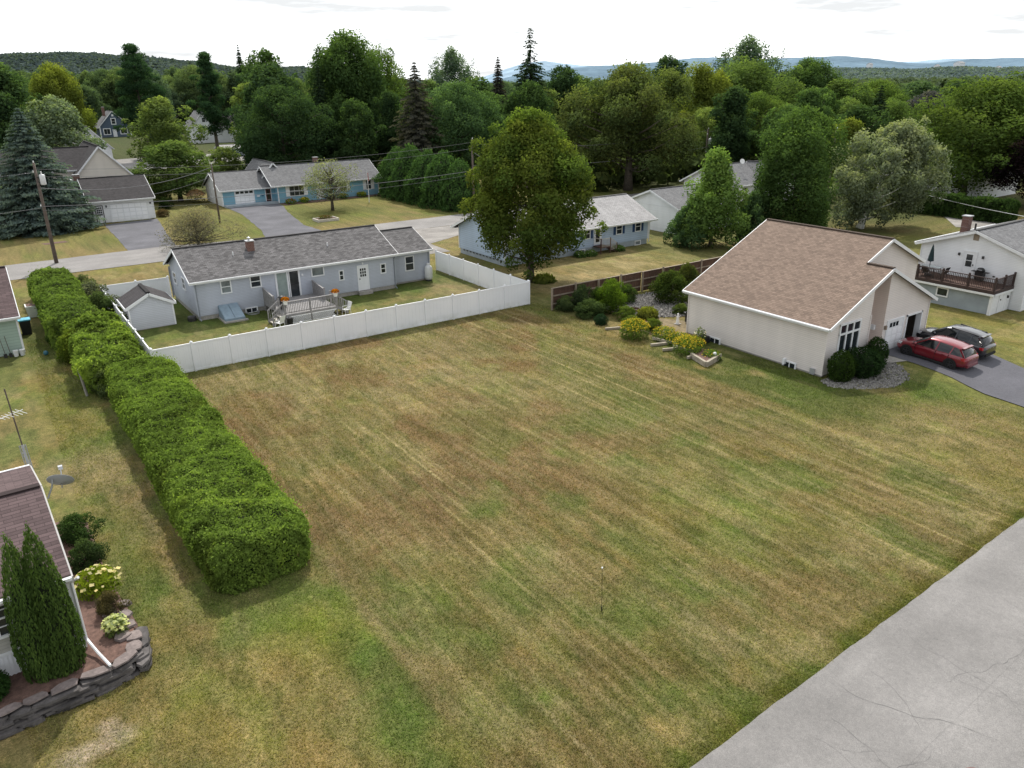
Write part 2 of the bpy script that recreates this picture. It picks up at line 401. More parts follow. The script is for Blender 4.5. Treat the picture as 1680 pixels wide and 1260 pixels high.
def make_conifer(key, H, W, z0, levels, nb, seed, droop=.35, card=.5, asp=.38, tr=.25, power=.85, irregular=.25, bare_top=0, density=1.0, plates=False, tipcol=.3):
    g = np.random.default_rng(seed); Ps, Ns, Ss, Ts, Dr = [], [], [], [], []
    mb = MB(); mb.tube([(0, 0, 0), (0, 0, H * .5), (0, 0, H * .97)], [tr * 1.3, tr * .7, tr * .08], 7)
    for i in range(levels):
        t = (i + g.random() * .6) / levels; z = z0 + t * (H - z0) * .985
        L = W / 2 * (1 - t) ** power * (1 if t > .06 else .85) + .12
        if bare_top and t > 1 - bare_top: L *= .55 + .3 * g.random()
        nbb = nb if not (bare_top and t > 1 - bare_top) else max(3, nb // 2)
        for k in range(nbb):
            a = 2 * math.pi * (k + g.random() * .7) / nbb + i * 1.1; l = L * (1 + irregular * g.normal() * .6)
            if l < .1: continue
            out = np.array([math.cos(a), math.sin(a), 0.]); side = np.array([-math.sin(a), math.cos(a), 0.])
            n = max(4, int(l / card * 7.5 * density)); s = np.sqrt(g.random(n)) if not plates else g.random(n) ** .45
            dz = -droop * l * s ** 1.3 + .12 * droop * l * (s > .85)
            wd = (.18 + .32 * (1 - s)) * l * .55
            p = out * (s * l)[:, None] + side * (g.normal(size=n) * wd * .6)[:, None] + np.array([0, 0, z])
            p[:, 2] += dz + g.normal(size=n) * (.10 if not plates else .16) * card
            Ps.append(p); Ns.append(np.array([0, 0, 1.]) + out * .45 + g.normal(size=(n, 3)) * .4); Ss.append(card * g.uniform(.6, 1.3, n) * (1 - .4 * t))
            Ts.append(.1 + .45 * s + g.random(n) * .3 + g.normal() * .07); Dr.append(out + side * g.normal(size=(n, 1)) * .8 + np.array([0, 0, -.3]))
            if (not bare_top and k % 2 == 0) or (bare_top and t > .6):
                mb.tube([(0, 0, z), tuple(out * l * .55 + np.array([0, 0, z - droop * l * .4])), tuple(out * l * .92 + np.array([0, 0, z - droop * l * .85]))], [tr * .16 * (1 - t * .6), tr * .1 * (1 - t * .6), .01], 4, False)
    proto(key, leaf_mesh('crown', np.concatenate(Ps), np.concatenate(Ns), np.concatenate(Ss), np.concatenate(Ts), None, asp, np.concatenate(Dr)), mb, H, W)

def shell_plant(H, W, D, n, leaf, prof, seed, lump=.12, lumps=5.5, vert=.5, thick=.16):
    """dense clipped foliage: leaves on a lumpy surface of revolution"""
    g = np.random.default_rng(seed); pf = PROF.get(prof) if isinstance(prof, str) else prof
    t = g.random(n * 2); keep = g.random(n * 2) < pf(t) * .9 + .1; t = t[keep][:n]; m = len(t)
    a = g.random(m) * 2 * math.pi; rr = pf(t)
    lm = 1 + lump * (fbm(a * lumps / 2 + 40, t * H * 1.1, seed, 3) * 2 - 1) * 1.6
    q = 1 - thick * g.random(m) ** 1.5
    p = np.stack([np.cos(a) * rr * W / 2 * lm * q, np.sin(a) * rr * D / 2 * lm * q, t * H * (1 + .03 * g.normal(size=m))], 1)
    nn = np.stack([np.cos(a), np.sin(a), .35 + t * .6], 1)
    cl = fbm(a * lumps + 3, t * H * 2.3, seed + 4, 3)
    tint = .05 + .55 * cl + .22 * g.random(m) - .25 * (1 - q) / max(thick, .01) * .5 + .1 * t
    return p, nn * .7 + g.normal(size=(m, 3)) * .55, leaf * g.uniform(.6, 1.3, m), tint, np.stack([g.normal(size=m) * .5, g.normal(size=m) * .5, np.ones(m) * vert], 1)

# prototypes
make_broad('big', 18, 17, 3.4, 70, 440, .36, 'big', 2.5, 21, .42)
make_broad('big2', 18, 16, 3.0, 60, 500, .36, 'big', 2.7, 22, .42)
make_broad('big3', 18, 16, 4.0, 85, 350, .35, 'round', 2.2, 23, .42)
make_broad('round', 14, 10, 2.4, 70, 150, .40, 'round', 1.45, 24, .28)
make_broad('round2', 14, 10, 2.0, 60, 170, .42, 'big', 1.6, 25, .28)
make_broad('round3', 14, 10, 2.6, 80, 130, .38, 'round', 1.3, 26, .28)
make_broad('oval', 15, 8, 2.2, 75, 150, .38, 'oval', 1.25, 27, .25)
make_broad('oval2', 15, 8, 2.0, 70, 150, .38, 'column', 1.25, 28, .25)
make_broad('upright', 24, 17, 6, 90, 170, .50, 'upright', 1.9, 29, .45, elong=1.9, flat=1.0)
make_broad('column', 13.7, 8.4, 1.0, 110, 270, .25, 'column', 1.2, 30, .26, elong=1.5, fill=.6, lobe=.1)
make_broad('maple', 14.1, 11.4, 2.3, 105, 620, .25, 'maple', 1.35, 57, .30, warm_amt=.9, fill=.5, flat=.8, elong=1.2, lobe=.14, rvar=(.6, 1.4))
make_broad('ash', 19, 21.3, 4.2, 120, 330, .38, 'big', 2.3, 32, .55, warm_amt=.7, fill=.4, lobe=.2)
make_broad('silver', 10.9, 12.0, 1.0, 120, 230, .30, 'upright', 1.0, 33, .36, lean=(.27, -.18), bark='bark_pale', every=9, fill=.35, elong=1.35, lobe=.28, window=(.56, .826))
make_broad('lime', 10, 6.6, .8, 80, 210, .26, 'lime', .95, 34, .16, elong=1.5, fill=.45, lobe=.15)
make_broad('bush', 4.5, 6.5, .3, 70, 130, .22, 'bush', .85, 35, .1)
make_broad('bush2', 3.0, 3.6, .15, 50, 130, .15, 'bush', .55, 36, .07)
make_broad('twiggy', 4.5, 8.7, .5, 90, 75, .15, 'bush', 1.0, 37, .13, every=1, elong=1.3)
make_broad('sparse', 7.0, 9.9, 1.9, 85, 52, .19, 'round', 1.15, 38, .19, every=1, flat=.6)
make_conifer('spruce', 20, 7.5, 1.0, 46, 11, 41, .38, .55, density=2.2)
make_conifer('spruce2', 16, 8.6, .8, 36, 11, 42, .25, .55, power=.95, density=2.2)
make_conifer('tallspruce', 27.6, 10.1, 3, 54, 9, 43, .34, .6, bare_top=.27, irregular=.35, tr=.32, density=2.4, power=.62)
make_conifer('deadspruce', 20.4, 11.8, 1.5, 48, 9, 44, .36, .5, irregular=.35, density=2.0)
make_conifer('bluespruce', 14.9, 12.4, .4, 44, 13, 45, .20, .42, power=.9, density=1.8, tr=.24)
make_broad('pine', 26, 11.5, 6.5, 85, 300, .46, 'pine', 1.5, 46, .42, flat=.5, fill=.25, upb=.6, asp=.35, lobe=.25)
make_broad('pinebare', 23.7, 9.0, 7.0, 72, 260, .44, 'pine', 1.6, 47, .36, flat=.38, fill=.15, upb=.6, asp=.35, lobe=.4, every=1)
for i, (sd, kk) in enumerate(((51, 'thuja'), (52, 'thuja2'))):
    P, N, S, T, D = shell_plant(7.4, 6.6, 6.6, 9000, .34, lambda t: np.clip((1 - np.clip((t - .25) / .77, 0, 1) ** 1.7) ** .75, .04, 1), sd, .2, 7, .9)
    mb = MB(); mb.tube([(0, 0, 0), (0, 0, 5)], [.2, .04], 6); mb.lathe([(2.4, .1), (2.5, 1.5), (2.0, 4.0), (.9, 5.8), (.1, 6.5)], n=12)  # lathe adds a dark core for inner shade, joined to the trunk
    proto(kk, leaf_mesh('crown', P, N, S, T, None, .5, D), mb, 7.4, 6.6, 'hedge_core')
P, N, S, T, D = shell_plant(2.9, 1.9, 1.9, 9000, .105, lambda t: np.clip((1 - t ** 2.1) ** .75, .03, 1) * np.clip(.74 + t * 1.2, 0, 1), 53, .12, 6, .8, .2)
mb = MB(); mb.tube([(0, 0, 0), (0, 0, 2)], [.1, .03], 6); mb.lathe([(.45, .05), (.62, .8), (.42, 1.8), (.05, 2.4)], n=10)
proto('cone', leaf_mesh('crown', P, N, S, T, None, .5, D), mb, 2.9, 1.9, 'hedge_core')
P, N, S, T, D = shell_plant(1.7, 1.8, 1.8, 5000, .11, 'round', 54, .26, 6, .5, .25)
mb = MB(); mb.tube([(0, 0, 0), (0, 0, 1)], [.08, .03], 6); mb.lathe([(.3, .05), (.52, .5), (.45, .95), (.05, 1.25)], n=10)
proto('ball', leaf_mesh('crown', P, N, S, T, None, .6, D), mb, 1.7, 1.8, 'hedge_core')

FC = dict(dark=(.024, .043, .016, 1), dark2=(.03, .052, .017, 1), mid=(.036, .062, .018, 1), mid2=(.04, .07, .026, 1), olive=(.058, .088, .024, .92),
          olive2=(.05, .08, .018, .92), yell=(.08, .10, .018, .88), yell2=(.08, .108, .03, .93), dusty=(.085, .11, .06, 1), bluegreen=(.055, .082, .048, 1),
          pine=(.024, .048, .03, 1), spruce=(.022, .038, .024, 1), bspruce=(.062, .085, .088, 1), brownspruce=(.048, .048, .034, 1), brownspruce2=(.036, .036, .026, 1),
          spruce2=(.045, .058, .026, 1), linden=(.04, .068, .018, 1), lime=(.075, .12, .028, .9), silver=(.112, .13, .108, 1), purple=(.019, .013, .017, 1),
          purplegrey=(.045, .046, .048, 1), maple=(.052, .080, .016, .78), maple2=(.048, .074, .016, .9), oldash=(.052, .07, .022, .85), thuja=(.042, .078, .02, 1), twiggy=(.10, .092, .06, .8),
          sparse=(.105, .118, .06, .85), hyd=(.4, .30, .22, 1))
FC = {k_: (v_[0] * 1.72, v_[1] * 1.78, v_[2] * (1.45 if k_ in ('pine', 'spruce', 'silver') else 1.7 if k_ == 'bspruce' else 2.2), v_[3]) if k_ not in ('purple', 'hyd') else v_ for k_, v_ in FC.items()}  # blue raised: the hazy tone of far trees put into base colours
ALT = {'big': ['big', 'big2', 'big3'], 'round': ['round', 'round2', 'round3'], 'oval': ['oval', 'oval2'], 'thuja': ['thuja', 'thuja2'], 'purple': ['big3']}
TRUNK_ME = {}
_alt = {}
def plant(kind, u, v, h, w, color, label, cat='tree', name=None, group=None, rz=None, z=0):
    if kind in ALT:
        _alt[kind] = _alt.get(kind, -1) + 1; key = ALT[kind][_alt[kind] % len(ALT[kind])]
    else: key = kind
    me, tmb, H, W, bark = PROTO[key]
    o = thing(name or ('conifer_tree' if key in ('spruce', 'spruce2', 'tallspruce', 'deadspruce', 'bluespruce') else 'pine_tree' if key.startswith('pine') else 'arborvitae' if key in ('thuja', 'thuja2', 'cone') else 'shrub' if key in ('bush', 'bush2', 'twiggy', 'ball') else 'broadleaf_tree'),
              label, cat, (u, v, z), rz if rz is not None else random.random() * 6.28, group, local=True)
    o.scale = (w / W, w / W, h / H)
    c = color if isinstance(color, tuple) else FC[color]
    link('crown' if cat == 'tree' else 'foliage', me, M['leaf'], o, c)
    if key not in TRUNK_ME:
        t = tmb.build('trunk' if cat == 'tree' else 'stem', M[bark], o, smooth=True); TRUNK_ME[key] = t.data
    else: link('trunk' if cat == 'tree' else 'stem', TRUNK_ME[key], M[bark], o)
    return o
# ------------------------------------------------------------------ ground colours (world metres: x along the streets, y away from the near road)
C_DRY = np.array([.162, .129, .057]); C_GRN = np.array([.098, .107, .036]); C_TAN = np.array([.25, .205, .11]); C_BRN = np.array([.134, .094, .049])
C_LUSH = np.array([.085, .122, .030]); C_YEL = np.array([.145, .15, .035]); C_DK = np.array([.062, .078, .024]); C_BARE = np.array([.30, .25, .19])
def blob(x, y, cx, cy, rx, ry, soft=.5, seed=0):
    d = np.sqrt(((x - cx) / rx) ** 2 + ((y - cy) / ry) ** 2) + (fbm(x * .9, y * .9, 90 + seed, 3) - .5) * 1.1
    return 1 - sstep(1 - soft, 1 + soft, d)
def mixc(c, k, t): t = np.clip(t, 0, 1)[:, None]; return c * (1 - t) + np.asarray(k) * t
def ground_col(x, y):
    n1 = fbm(x * .11 + 3, y * .09, 1, 4); n2 = fbm(x * .45, y * .38 + 7, 2, 4); n3 = fbm(x * 1.6, y * 1.3, 3, 3)
    c = np.repeat(C_DRY[None], len(x), 0)
    c = mixc(c, C_GRN, sstep(.40, .66, n1 * .6 + n2 * .4) * .85)
    c = mixc(c, C_YEL, sstep(.5, .72, fbm(x * .2 + 50, y * .2, 4, 3)) * .4)
    # ---- the mown lot
    lot = sstep(-27.2, -26.6, x) * (1 - sstep(-2.4, -1.0, x)) * (1 - sstep(-.6, .2, y)) * sstep(-41, -38, y)
    L = np.repeat((C_DRY * .92)[None], len(x), 0)
    L = mixc(L, C_BRN * 1.15, sstep(.40, .62, fbm(x * .22 + 9, y * .16, 11, 4)) * sstep(-32, -20, y) * (1 - sstep(-8, -3, x) * .7) * .9)
    L = mixc(L, (.16, .115, .065), blob(x, y, -12, -4, 7, 4.5, .7, 1) * .55)
    L = mixc(L, C_BRN * .85, blob(x, y, -20, -22, 3.8, 2.6, .7, 2) * .75)
    L = mixc(L, C_BRN, blob(x, y, -23.5, -9, 2.5, 5.5, .7, 3) * .6)
    L = mixc(L, C_GRN * 1.1, sstep(.44, .66, fbm(x * .3 + 21, y * .22, 12, 4)) * (.25 + .6 * sstep(-22, -31, y)))
    L = mixc(L, C_GRN * .95, blob(x, y, -6.5, -20, 5.5, 11, .8, 4) * .6)
    L = mixc(L, C_YEL * .9, blob(x, y, -10, -31, 6, 3.5, .9, 5) * .5)
    L = mixc(L, C_BRN * 1.25, blob(x, y, -3.5, -35, 3, 3, .8, 6) * .6)
    for k, (cx, cy, rx, ry) in enumerate(((-10.8, -30.2, 1.0, .55), (-6.4, -31.2, .8, .9), (-12.3, -32.2, 1.5, .9), (-19.8, -33.7, .5, .5), (-20.6, -34.6, .35, .5), (-24.6, -34.5, .6, 1.0), (-25.6, -29, .9, 3.2), (-21.5, -29.5, .7, .7), (-12, -2.3, 2.2, .6), (-22, -.9, 4, .5))):
        L = mixc(L, C_LUSH * 1.15, blob(x, y, cx, cy, rx, ry, .9, 20 + k) * (.2 + .8 * sstep(.38, .62, n3 * .6 + n2 * .4)) * .6)
    for k, (cx, cy, rx, ry) in enumerate(((-18.8, -37.2, .75, .6), (-16.4, -37.1, .7, .6), (-22.6, -37.4, .8, .5), (-13.6, -36.6, .5, .4), (-21.4, -36.2, .5, .4), (-11.8, -36.9, .4, .5), (-10.4, -37, .5, .35))):
        L = mixc(L, C_TAN * .85 + np.array([.0, .0, -.02]), blob(x, y, cx, cy, rx, ry, .5, 40 + k) * .75)
    # mower passes along y
    warp = (fbm(x * .10, y * .06, 14, 2) - .5) * .9
    ph = (x + warp) / 1.05; st = np.abs((ph % 1) - .5) * 2; ridx = np.floor(ph)
    amp = vn(ridx * 7.1, y * .07, 15) * sstep(.30, .62, fbm(x * .16 + 4, y * .05, 16, 2))
    L = mixc(L, C_TAN * 1.05, sstep(.60, .98, st) * amp * .85 * sstep(.25, .75, n3 * .4 + vn(x * 4, y * .6, 17) * .7))
    L = mixc(L, C_DK * 1.15, sstep(.45, .05, st) * amp * .32)
    ph2 = (x * .995 - y * .06 + warp * .5) / .52; st2 = np.abs((ph2 % 1) - .5) * 2
    L = mixc(L, C_TAN, sstep(.55, 1, st2) * .50 * sstep(.36, .62, fbm(x * .25, y * .06, 18, 2)) * (.4 + .6 * vn(x * 5, y * .5, 84))); L = mixc(L, C_DK * 1.1, sstep(.4, 0, st2) * .34 * sstep(.34, .6, fbm(x * .3, y * .07, 85, 2)))
    s3 = blob(x, y, -15, -12, 4.5, 9, .7, 7)                    # bleached middle
    L = mixc(L, C_TAN * 1.05, s3 * sstep(.35, .95, st) * .5 * sstep(.3, .8, vn(x * 3, y * .4, 19) * .7 + n3 * .4)); L = mixc(L, C_TAN * .85, s3 * .45); L = mixc(L, C_TAN * .72, sstep(-16, -10, y) * (1 - sstep(-10, -5, x)) * .35)
    L = mixc(L, C_DK * .9, sstep(-1.3, -.3, y) * .75)           # darker, greener strip at the fence foot
    edge = sstep(-36.75, -37.5, y - .0395 * x + .35 * fbm(x * .8, y * .1, 22, 2))
    L = mixc(L, C_YEL * .8, edge * .7); L = mixc(L, C_GRN * .8, edge * sstep(.45, .6, n3) * .6)
    L = mixc(L, C_TAN * .9, (1 - np.clip(np.abs(x + 1.9 + .35 * (n2 - .5)) / .55, 0, 1)) * .55)
    c = c * (1 - lot[:, None]) + L * lot[:, None]
    # ---- worn line between the lot and the hedge yard
    tr = (1 - np.clip(np.abs(x + 26.9 + (fbm(y * .3, y * 0 + 2, 23, 3) - .5) * .5) / .45, 0, 1)) * sstep(-20, -23, y)
    c = mixc(c, C_TAN * .72, tr * .75)
    c = mixc(c, C_GRN * .85, sstep(-25.1, -25.6, x) * sstep(-27, -26.4, x) * .35 * (y < -24))
    # ---- yard between hedge and mobile home
    yard = (1 - sstep(-27.4, -27.0, x)) * (1 - sstep(12, 24, y)) * (y > -42)
    Y = np.repeat((C_GRN * 1.1)[None], len(x), 0)
    Y = mixc(Y, C_DRY * 1.1, sstep(.42, .6, fbm(x * .5 + 2, y * .35, 31, 4)) * .8)
    Y = mixc(Y, C_YEL, blob(x, y, -29, -28.2, 1.8, 1.3, .8, 8) * .8); Y = mixc(Y, C_LUSH * .9, blob(x, y, -32.9, -21, .9, 4.5, .9, 25) * .6); Y = mixc(Y, C_YEL * .95, blob(x, y, -32.0, -29.5, 1.2, 1.5, .9, 26) * .5); Y = mixc(Y, C_LUSH, blob(x, y, -28.4, -32, 1.1, 2.8, .9, 9) * .9 * (.3 + .7 * sstep(.35, .6, n3)))
    Y = mixc(Y, C_TAN * .8, blob(x, y, -33.3, -10.8, 1.4, 2.2, .8, 10) * .9); Y = mixc(Y, C_TAN * .75, blob(x, y, -32.0, -13.5, .7, 2.6, .8, 11) * .75)
    Y = mixc(Y, C_DRY * 1.25, blob(x, y, -31, -29.5, 1.6, 1.6, .9, 12) * .7); Y = mixc(Y, C_DRY * 1.2, blob(x, y, -30.2, -32.2, 1.3, 2.2, .9, 13) * .6)
    Y = mixc(Y, C_TAN * .72, (1 - np.clip(np.abs(x + 31.75 + (fbm(y * .4, y * 0, 24, 3) - .5) * .4) / .42, 0, 1)) * sstep(-8, -14, y) * sstep(-26.5, -24, y) * .85)
    Y = mixc(Y, C_YEL * .8, blob(x, y, -33.5, -2, 1.3, 5, .9, 14) * .6); Y = mixc(Y, C_DK, blob(x, y, -33.2, 13, 1.5, 7, .8, 15) * .6)
    for k, (cx, cy, rx, ry) in enumerate(((-35.4, -29.1, .8, .3), (-34.7, -29.0, .3, .45), (-36.0, -29.6, .5, .25), (-34.95, -28.4, .25, .2))):
        Y = mixc(Y, C_BARE, blob(x, y, cx, cy, rx, ry, .5, 60 + k) * .85)
    c = c * (1 - yard[:, None]) + Y * yard[:, None]
    # ---- fenced back yard, beige side yard, far lawns
    by = sstep(-28, -27.8, x) * (1 - sstep(-.2, .1, x)) * sstep(0, .2, y) * (1 - sstep(19, 20, y))
    B = mixc(np.repeat((C_GRN * 1.05)[None], len(x), 0), C_DRY * 1.05, sstep(.4, .62, fbm(x * .4 + 8, y * .5, 33, 4)) * .75)
    B = mixc(B, C_LUSH * .75, sstep(6.8, 10.3, y) * .85); B = mixc(B, C_TAN * .8, blob(x, y, -2.4, 8.2, 1.8, 2.8, .7, 16) * .85); B = mixc(B, C_DRY * 1.2, blob(x, y, -25.6, 4, 1.5, 3, .8, 17) * .7)
    c = c * (1 - by[:, None]) + B * by[:, None]
    sy = sstep(-1.6, -.6, x) * (1 - sstep(4.0, 5, x)) * (1 - sstep(-16, -10, y)) * sstep(-33, -26, y)
    c = mixc(c, C_LUSH * .62, sy * .8 * sstep(.25, .5, n2 + .15))
    c = mixc(c, C_TAN * .8, blob(x, y, 1.5, -31.5, 3.5, 2.2, .9, 18) * .55); c = mixc(c, C_LUSH * .85, blob(x, y, 7.5, -28.2, 1.6, 2.2, .7, 19) * .8)
    rl = sstep(16, 17.5, x) * (1 - sstep(-10, -6, y)); c = mixc(c, C_YEL * .82, rl * .55); c = mixc(c, C_DRY * 1.15, rl * sstep(.45, .6, n2) * .6)
    pb = sstep(2.5, 4, x) * (1 - sstep(26, 30, x)) * sstep(-2.2, -1.5, y) * (1 - sstep(12, 12.5, y))
    c = mixc(c, C_DRY * 1.12, pb * .7); c = mixc(c, C_TAN, pb * blob(x, y, 6.5, 3, 4.5, 2.2, .9, 21) * .5); c = mixc(c, C_TAN * 1.05, pb * sstep(.56, .68, n2) * .5); c = mixc(c, C_GRN, pb * sstep(19, 23, x) * .7)
    far = sstep(44, 46, y); c = mixc(c, C_YEL * .78, far * sstep(.35, .6, n1) * .6); c = mixc(c, C_GRN, far * sstep(.42, .62, n2) * .5)
    c = mixc(c, C_DK * .8, blob(x, y, 6.5, 57, 6, 4, .8, 22) * .35)
    wood = np.maximum(sstep(84, 100, y), sstep(40, 60, x) * sstep(-10, 10, y)); c = mixc(c, (.03, .042, .014), wood * .85)
    a1 = fbm(x * 1.1 + 3, y * .38, 80, 4); a2 = fbm(x * 2.6, y * .9 + 5, 81, 3); a3 = fbm(x * .55 + 11, y * .4, 82, 5)
    gr = (y < 36)
    c = mixc(c, c * np.array([1.14, .98, .88]), sstep(.52, .72, a3) * .45 * gr); c = mixc(c, c * np.array([.86, 1.06, .74]), sstep(.54, .70, fbm(x * .7 + 31, y * .6, 83, 5)) * .6)
    c = mixc(c, C_TAN * .9, sstep(.58, .76, a1) * .30 * gr); c = mixc(c, C_DK, sstep(.44, .28, a2) * .30)
    # fine streaks left by the mower, along y
    c = mixc(c, C_BRN * np.array([1.0, .9, .85]), lot * sstep(.46, .66, fbm(x * .33 + 61, y * .26, 91, 5)) * (.45 + .5 * sstep(-26, -12, y)) * .85)
    c = mixc(c, np.array([.088, .112, .030]), lot * sstep(.50, .68, fbm(x * .36 + 81, y * .3, 92, 5)) * (.25 + .65 * sstep(-12, -26, y)) * .8)
    c = mixc(c, C_TAN * .9, lot * sstep(.56, .72, fbm(x * .5 + 21, y * .5, 93, 5)) * (.25 + .6 * sstep(-31, -36, y)) * .7)
    lp = (x + (fbm(x * .06, y * .05, 94, 2) - .5) * .7) / .56; li = np.floor(lp); lw = np.abs((lp % 1) - .5) * 2
    la_ = _h(li, li * 0 + 3, 95) ** 1.5 * sstep(.30, .65, vn(li * 5.7, y * .11, 96)) * (.45 + .55 * vn(x * 6, y * 1.1, 97))
    c = mixc(c, C_TAN * 1.22, sstep(.74, .97, lw) * la_ * lot * 1.0)
    m1 = vn(x * 3.4 + .1 * y + 4, y * .16, 86); m2 = vn(x * 1.7 + 9, y * .10, 87)
    c = mixc(c, C_TAN * 1.02, sstep(.60, .92, m1 * .65 + m2 * .35) * lot * .42); c = mixc(c, C_DK * 1.1, sstep(.40, .12, m1 * .6 + m2 * .4) * lot * .28)
    k = 1.0 + .44 * n3 + .36 * (a2 - .5) + .36 * (a1 - .5)
    return np.clip(c * k[:, None], .008, .6)

def apron(x, y): return .33 * sstep(-31, -25, y) * sstep(6.5, 9.5, x) * (1 - sstep(17, 20, x)) * (1 - sstep(-21, -18, y))
def lift(x, y):
    """gentle relief: a low bank beside the lot, a rise towards the garage"""
    h = .16 * (1 - np.clip(np.abs(x + 2.3) / 1.6, 0, 1)) ** 2 * sstep(2, -4, y) * (fbm(x * .1, y * .1, 71, 2) + .3)
    h = h + apron(x, y)
    return h + .03 * (fbm(x * .25, y * .25, 70, 3) - .5)

def grid_axis(lo, hi, step, outer):
    a = list(np.arange(lo, hi + 1e-6, step)); s = step; x = lo; left = []
    while x > -outer: s *= 1.16; x -= s; left.append(x)
    s = step; x = a[-1]; right = []
    while x < outer: s *= 1.16; x += s; right.append(x)
    return np.array(left[::-1] + a + right)
gx = grid_axis(-46, 34, .12, 9000); gy = grid_axis(-46, 30, .30, 9000)
GX, GY = np.meshgrid(gx, gy); X = GX.ravel(); Yv = GY.ravel(); nx, ny = len(gx), len(gy)
col = ground_col(X, Yv)
far_d = np.hypot(X + 34, Yv + 48); col = mixc(col, (.035, .05, .022), sstep(260, 420, far_d))
near = (1 - sstep(60, 75, np.abs(X))) * (1 - sstep(35, 45, np.abs(Yv)))
Z = lift(X, Yv) * near - .004
me = bpy.data.meshes.new('ground'); me.vertices.add(nx * ny); me.vertices.foreach_set('co', np.stack([X, Yv, Z], 1).astype(np.float32).ravel())
ii = (np.arange(ny - 1)[:, None] * nx + np.arange(nx - 1)[None]).ravel(); q = np.stack([ii, ii + 1, ii + nx + 1, ii + nx], 1).astype(np.int32)
me.loops.add(q.size); me.loops.foreach_set('vertex_index', q.ravel()); me.polygons.add(len(q)); me.polygons.foreach_set('loop_start', np.arange(0, q.size, 4, dtype=np.int32))
ca = me.attributes.new('Col', 'FLOAT_COLOR', 'POINT'); ca.data.foreach_set('color', np.concatenate([col, (sstep(-27.2, -26.6, X) * (1 - sstep(-2.4, -1.0, X)) * (1 - sstep(-.6, .2, Yv)) * sstep(-38, -37, Yv))[:, None]], 1).astype(np.float32).ravel())
me.polygons.foreach_set('use_smooth', [True] * len(q)); me.update(calc_edges=True)
t = NT('lawn'); at = t.n('ShaderNodeAttribute'); at.attribute_name = 'Col'; p = t.pos()
f1 = t.noise(p, 3.2, 4, .65); f2 = t.noise(p, 14, 4, .7); f3 = t.noise(p, 45, 3, .7); f4 = t.noise(p, 1.1, 4, .6)
base = at.outputs['Color']
c = t.mix(t.ramp(f1, .30, .70), t.mix(1., base, (.68, .72, .66), 'MULTIPLY'), t.mix(1., base, (1.30, 1.24, 1.22), 'MULTIPLY'))
c = t.mix(t.ramp(f2, .30, .70), t.mix(1., c, (.55, .58, .55), 'MULTIPLY'), t.mix(1., c, (1.42, 1.36, 1.36), 'MULTIPLY'))
c = t.mix(t.ramp(f3, .32, .68), t.mix(1., c, (.62, .66, .58), 'MULTIPLY'), t.mix(1., c, (1.36, 1.32, 1.4), 'MULTIPLY'))
g = t.noise(p, 6.5, 5, .7); c = t.mix(t.math('MULTIPLY', t.ramp(g, .52, .66), .38), c, (.05, .085, .018))
ms = t.n('ShaderNodeMapping'); ms.inputs['Scale'].default_value = (3.6, .16, 1); t.l(p, ms.inputs[0]); sk = t.noise(ms.outputs[0], 1.0, 3, .6); la = at.outputs['Alpha']
c = t.mix(t.math('MULTIPLY', t.math('MULTIPLY', t.ramp(sk, .52, .68), la), .34), c, (.27, .225, .125)); c = t.mix(t.math('MULTIPLY', t.math('MULTIPLY', t.ramp(sk, .48, .34), la), .24), c, t.mix(1., c, (.55, .62, .5), 'MULTIPLY'))
s = t.noise(p, 9, 4, .7); c = t.mix(t.math('MULTIPLY', t.ramp(s, .57, .7), .40), c, (.26, .2, .1))
h = t.math('ADD', t.math('MULTIPLY', f2, .6), f3)
t.pbsdf(c, .95, bump=t.bump(h, .75, .06), spec=.1)
tag(link('ground', me, t.m), kind='structure')

# short grass blades where the lawn is close enough to show them
def grass(name, x, y, size):
    c = ground_col(x, y); n = len(x); k = (.85 + 1.0 * rng.random(n))[:, None]; c = np.clip(c * k * np.array([1.0, 1.04, .95]), .004, .6)
    a = rng.random(n) * 6.283; hgt = size * (.5 + rng.random(n)); wd = size * .20; z = lift(x, y) - .01
    dx, dy = np.cos(a), np.sin(a); lx = rng.normal(size=n) * .55 * hgt; ly = rng.normal(size=n) * .55 * hgt
    V = np.stack([np.stack([x - dx * wd, y - dy * wd, z], 1), np.stack([x + dx * wd, y + dy * wd, z], 1), np.stack([x + lx, y + ly, z + hgt * .8], 1)], 1).reshape(-1, 3)
    m = bpy.data.meshes.new(name); m.vertices.add(3 * n); m.vertices.foreach_set('co', V.astype(np.float32).ravel())
    m.loops.add(3 * n); m.loops.foreach_set('vertex_index', np.arange(3 * n, dtype=np.int32)); m.polygons.add(n); m.polygons.foreach_set('loop_start', np.arange(0, 3 * n, 3, dtype=np.int32))
    ca = m.attributes.new('Col', 'FLOAT_COLOR', 'POINT'); ca.data.foreach_set('color', np.repeat(np.concatenate([c, np.ones((n, 1))], 1), 3, 0).astype(np.float32).ravel()); m.update(calc_edges=True)
    return m
t = NT('grass_blades'); at = t.n('ShaderNodeAttribute'); at.attribute_name = 'Col'
d = t.n('ShaderNodeBsdfDiffuse'); t.l(at.outputs['Color'], d.inputs[0]); tr = t.n('ShaderNodeBsdfTranslucent'); t.l(t.mix(1., at.outputs['Color'], (1.3, 1.4, .7), 'MULTIPLY'), tr.inputs[0])
mx = t.n('ShaderNodeMixShader'); mx.inputs[0].default_value = .35; t.l(d.outputs[0], mx.inputs[1]); t.l(tr.outputs[0], mx.inputs[2]); t.l(mx.outputs[0], t.out.inputs[0]); M['grass'] = t.m
n = 520000
r = 12 + 50 * rng.random(n) ** 1.35; a = R(33.5) + (rng.random(n) - .5) * R(78)
gxx = -34.8 + r * np.sin(a); gyy = -48.4 + r * np.cos(a)
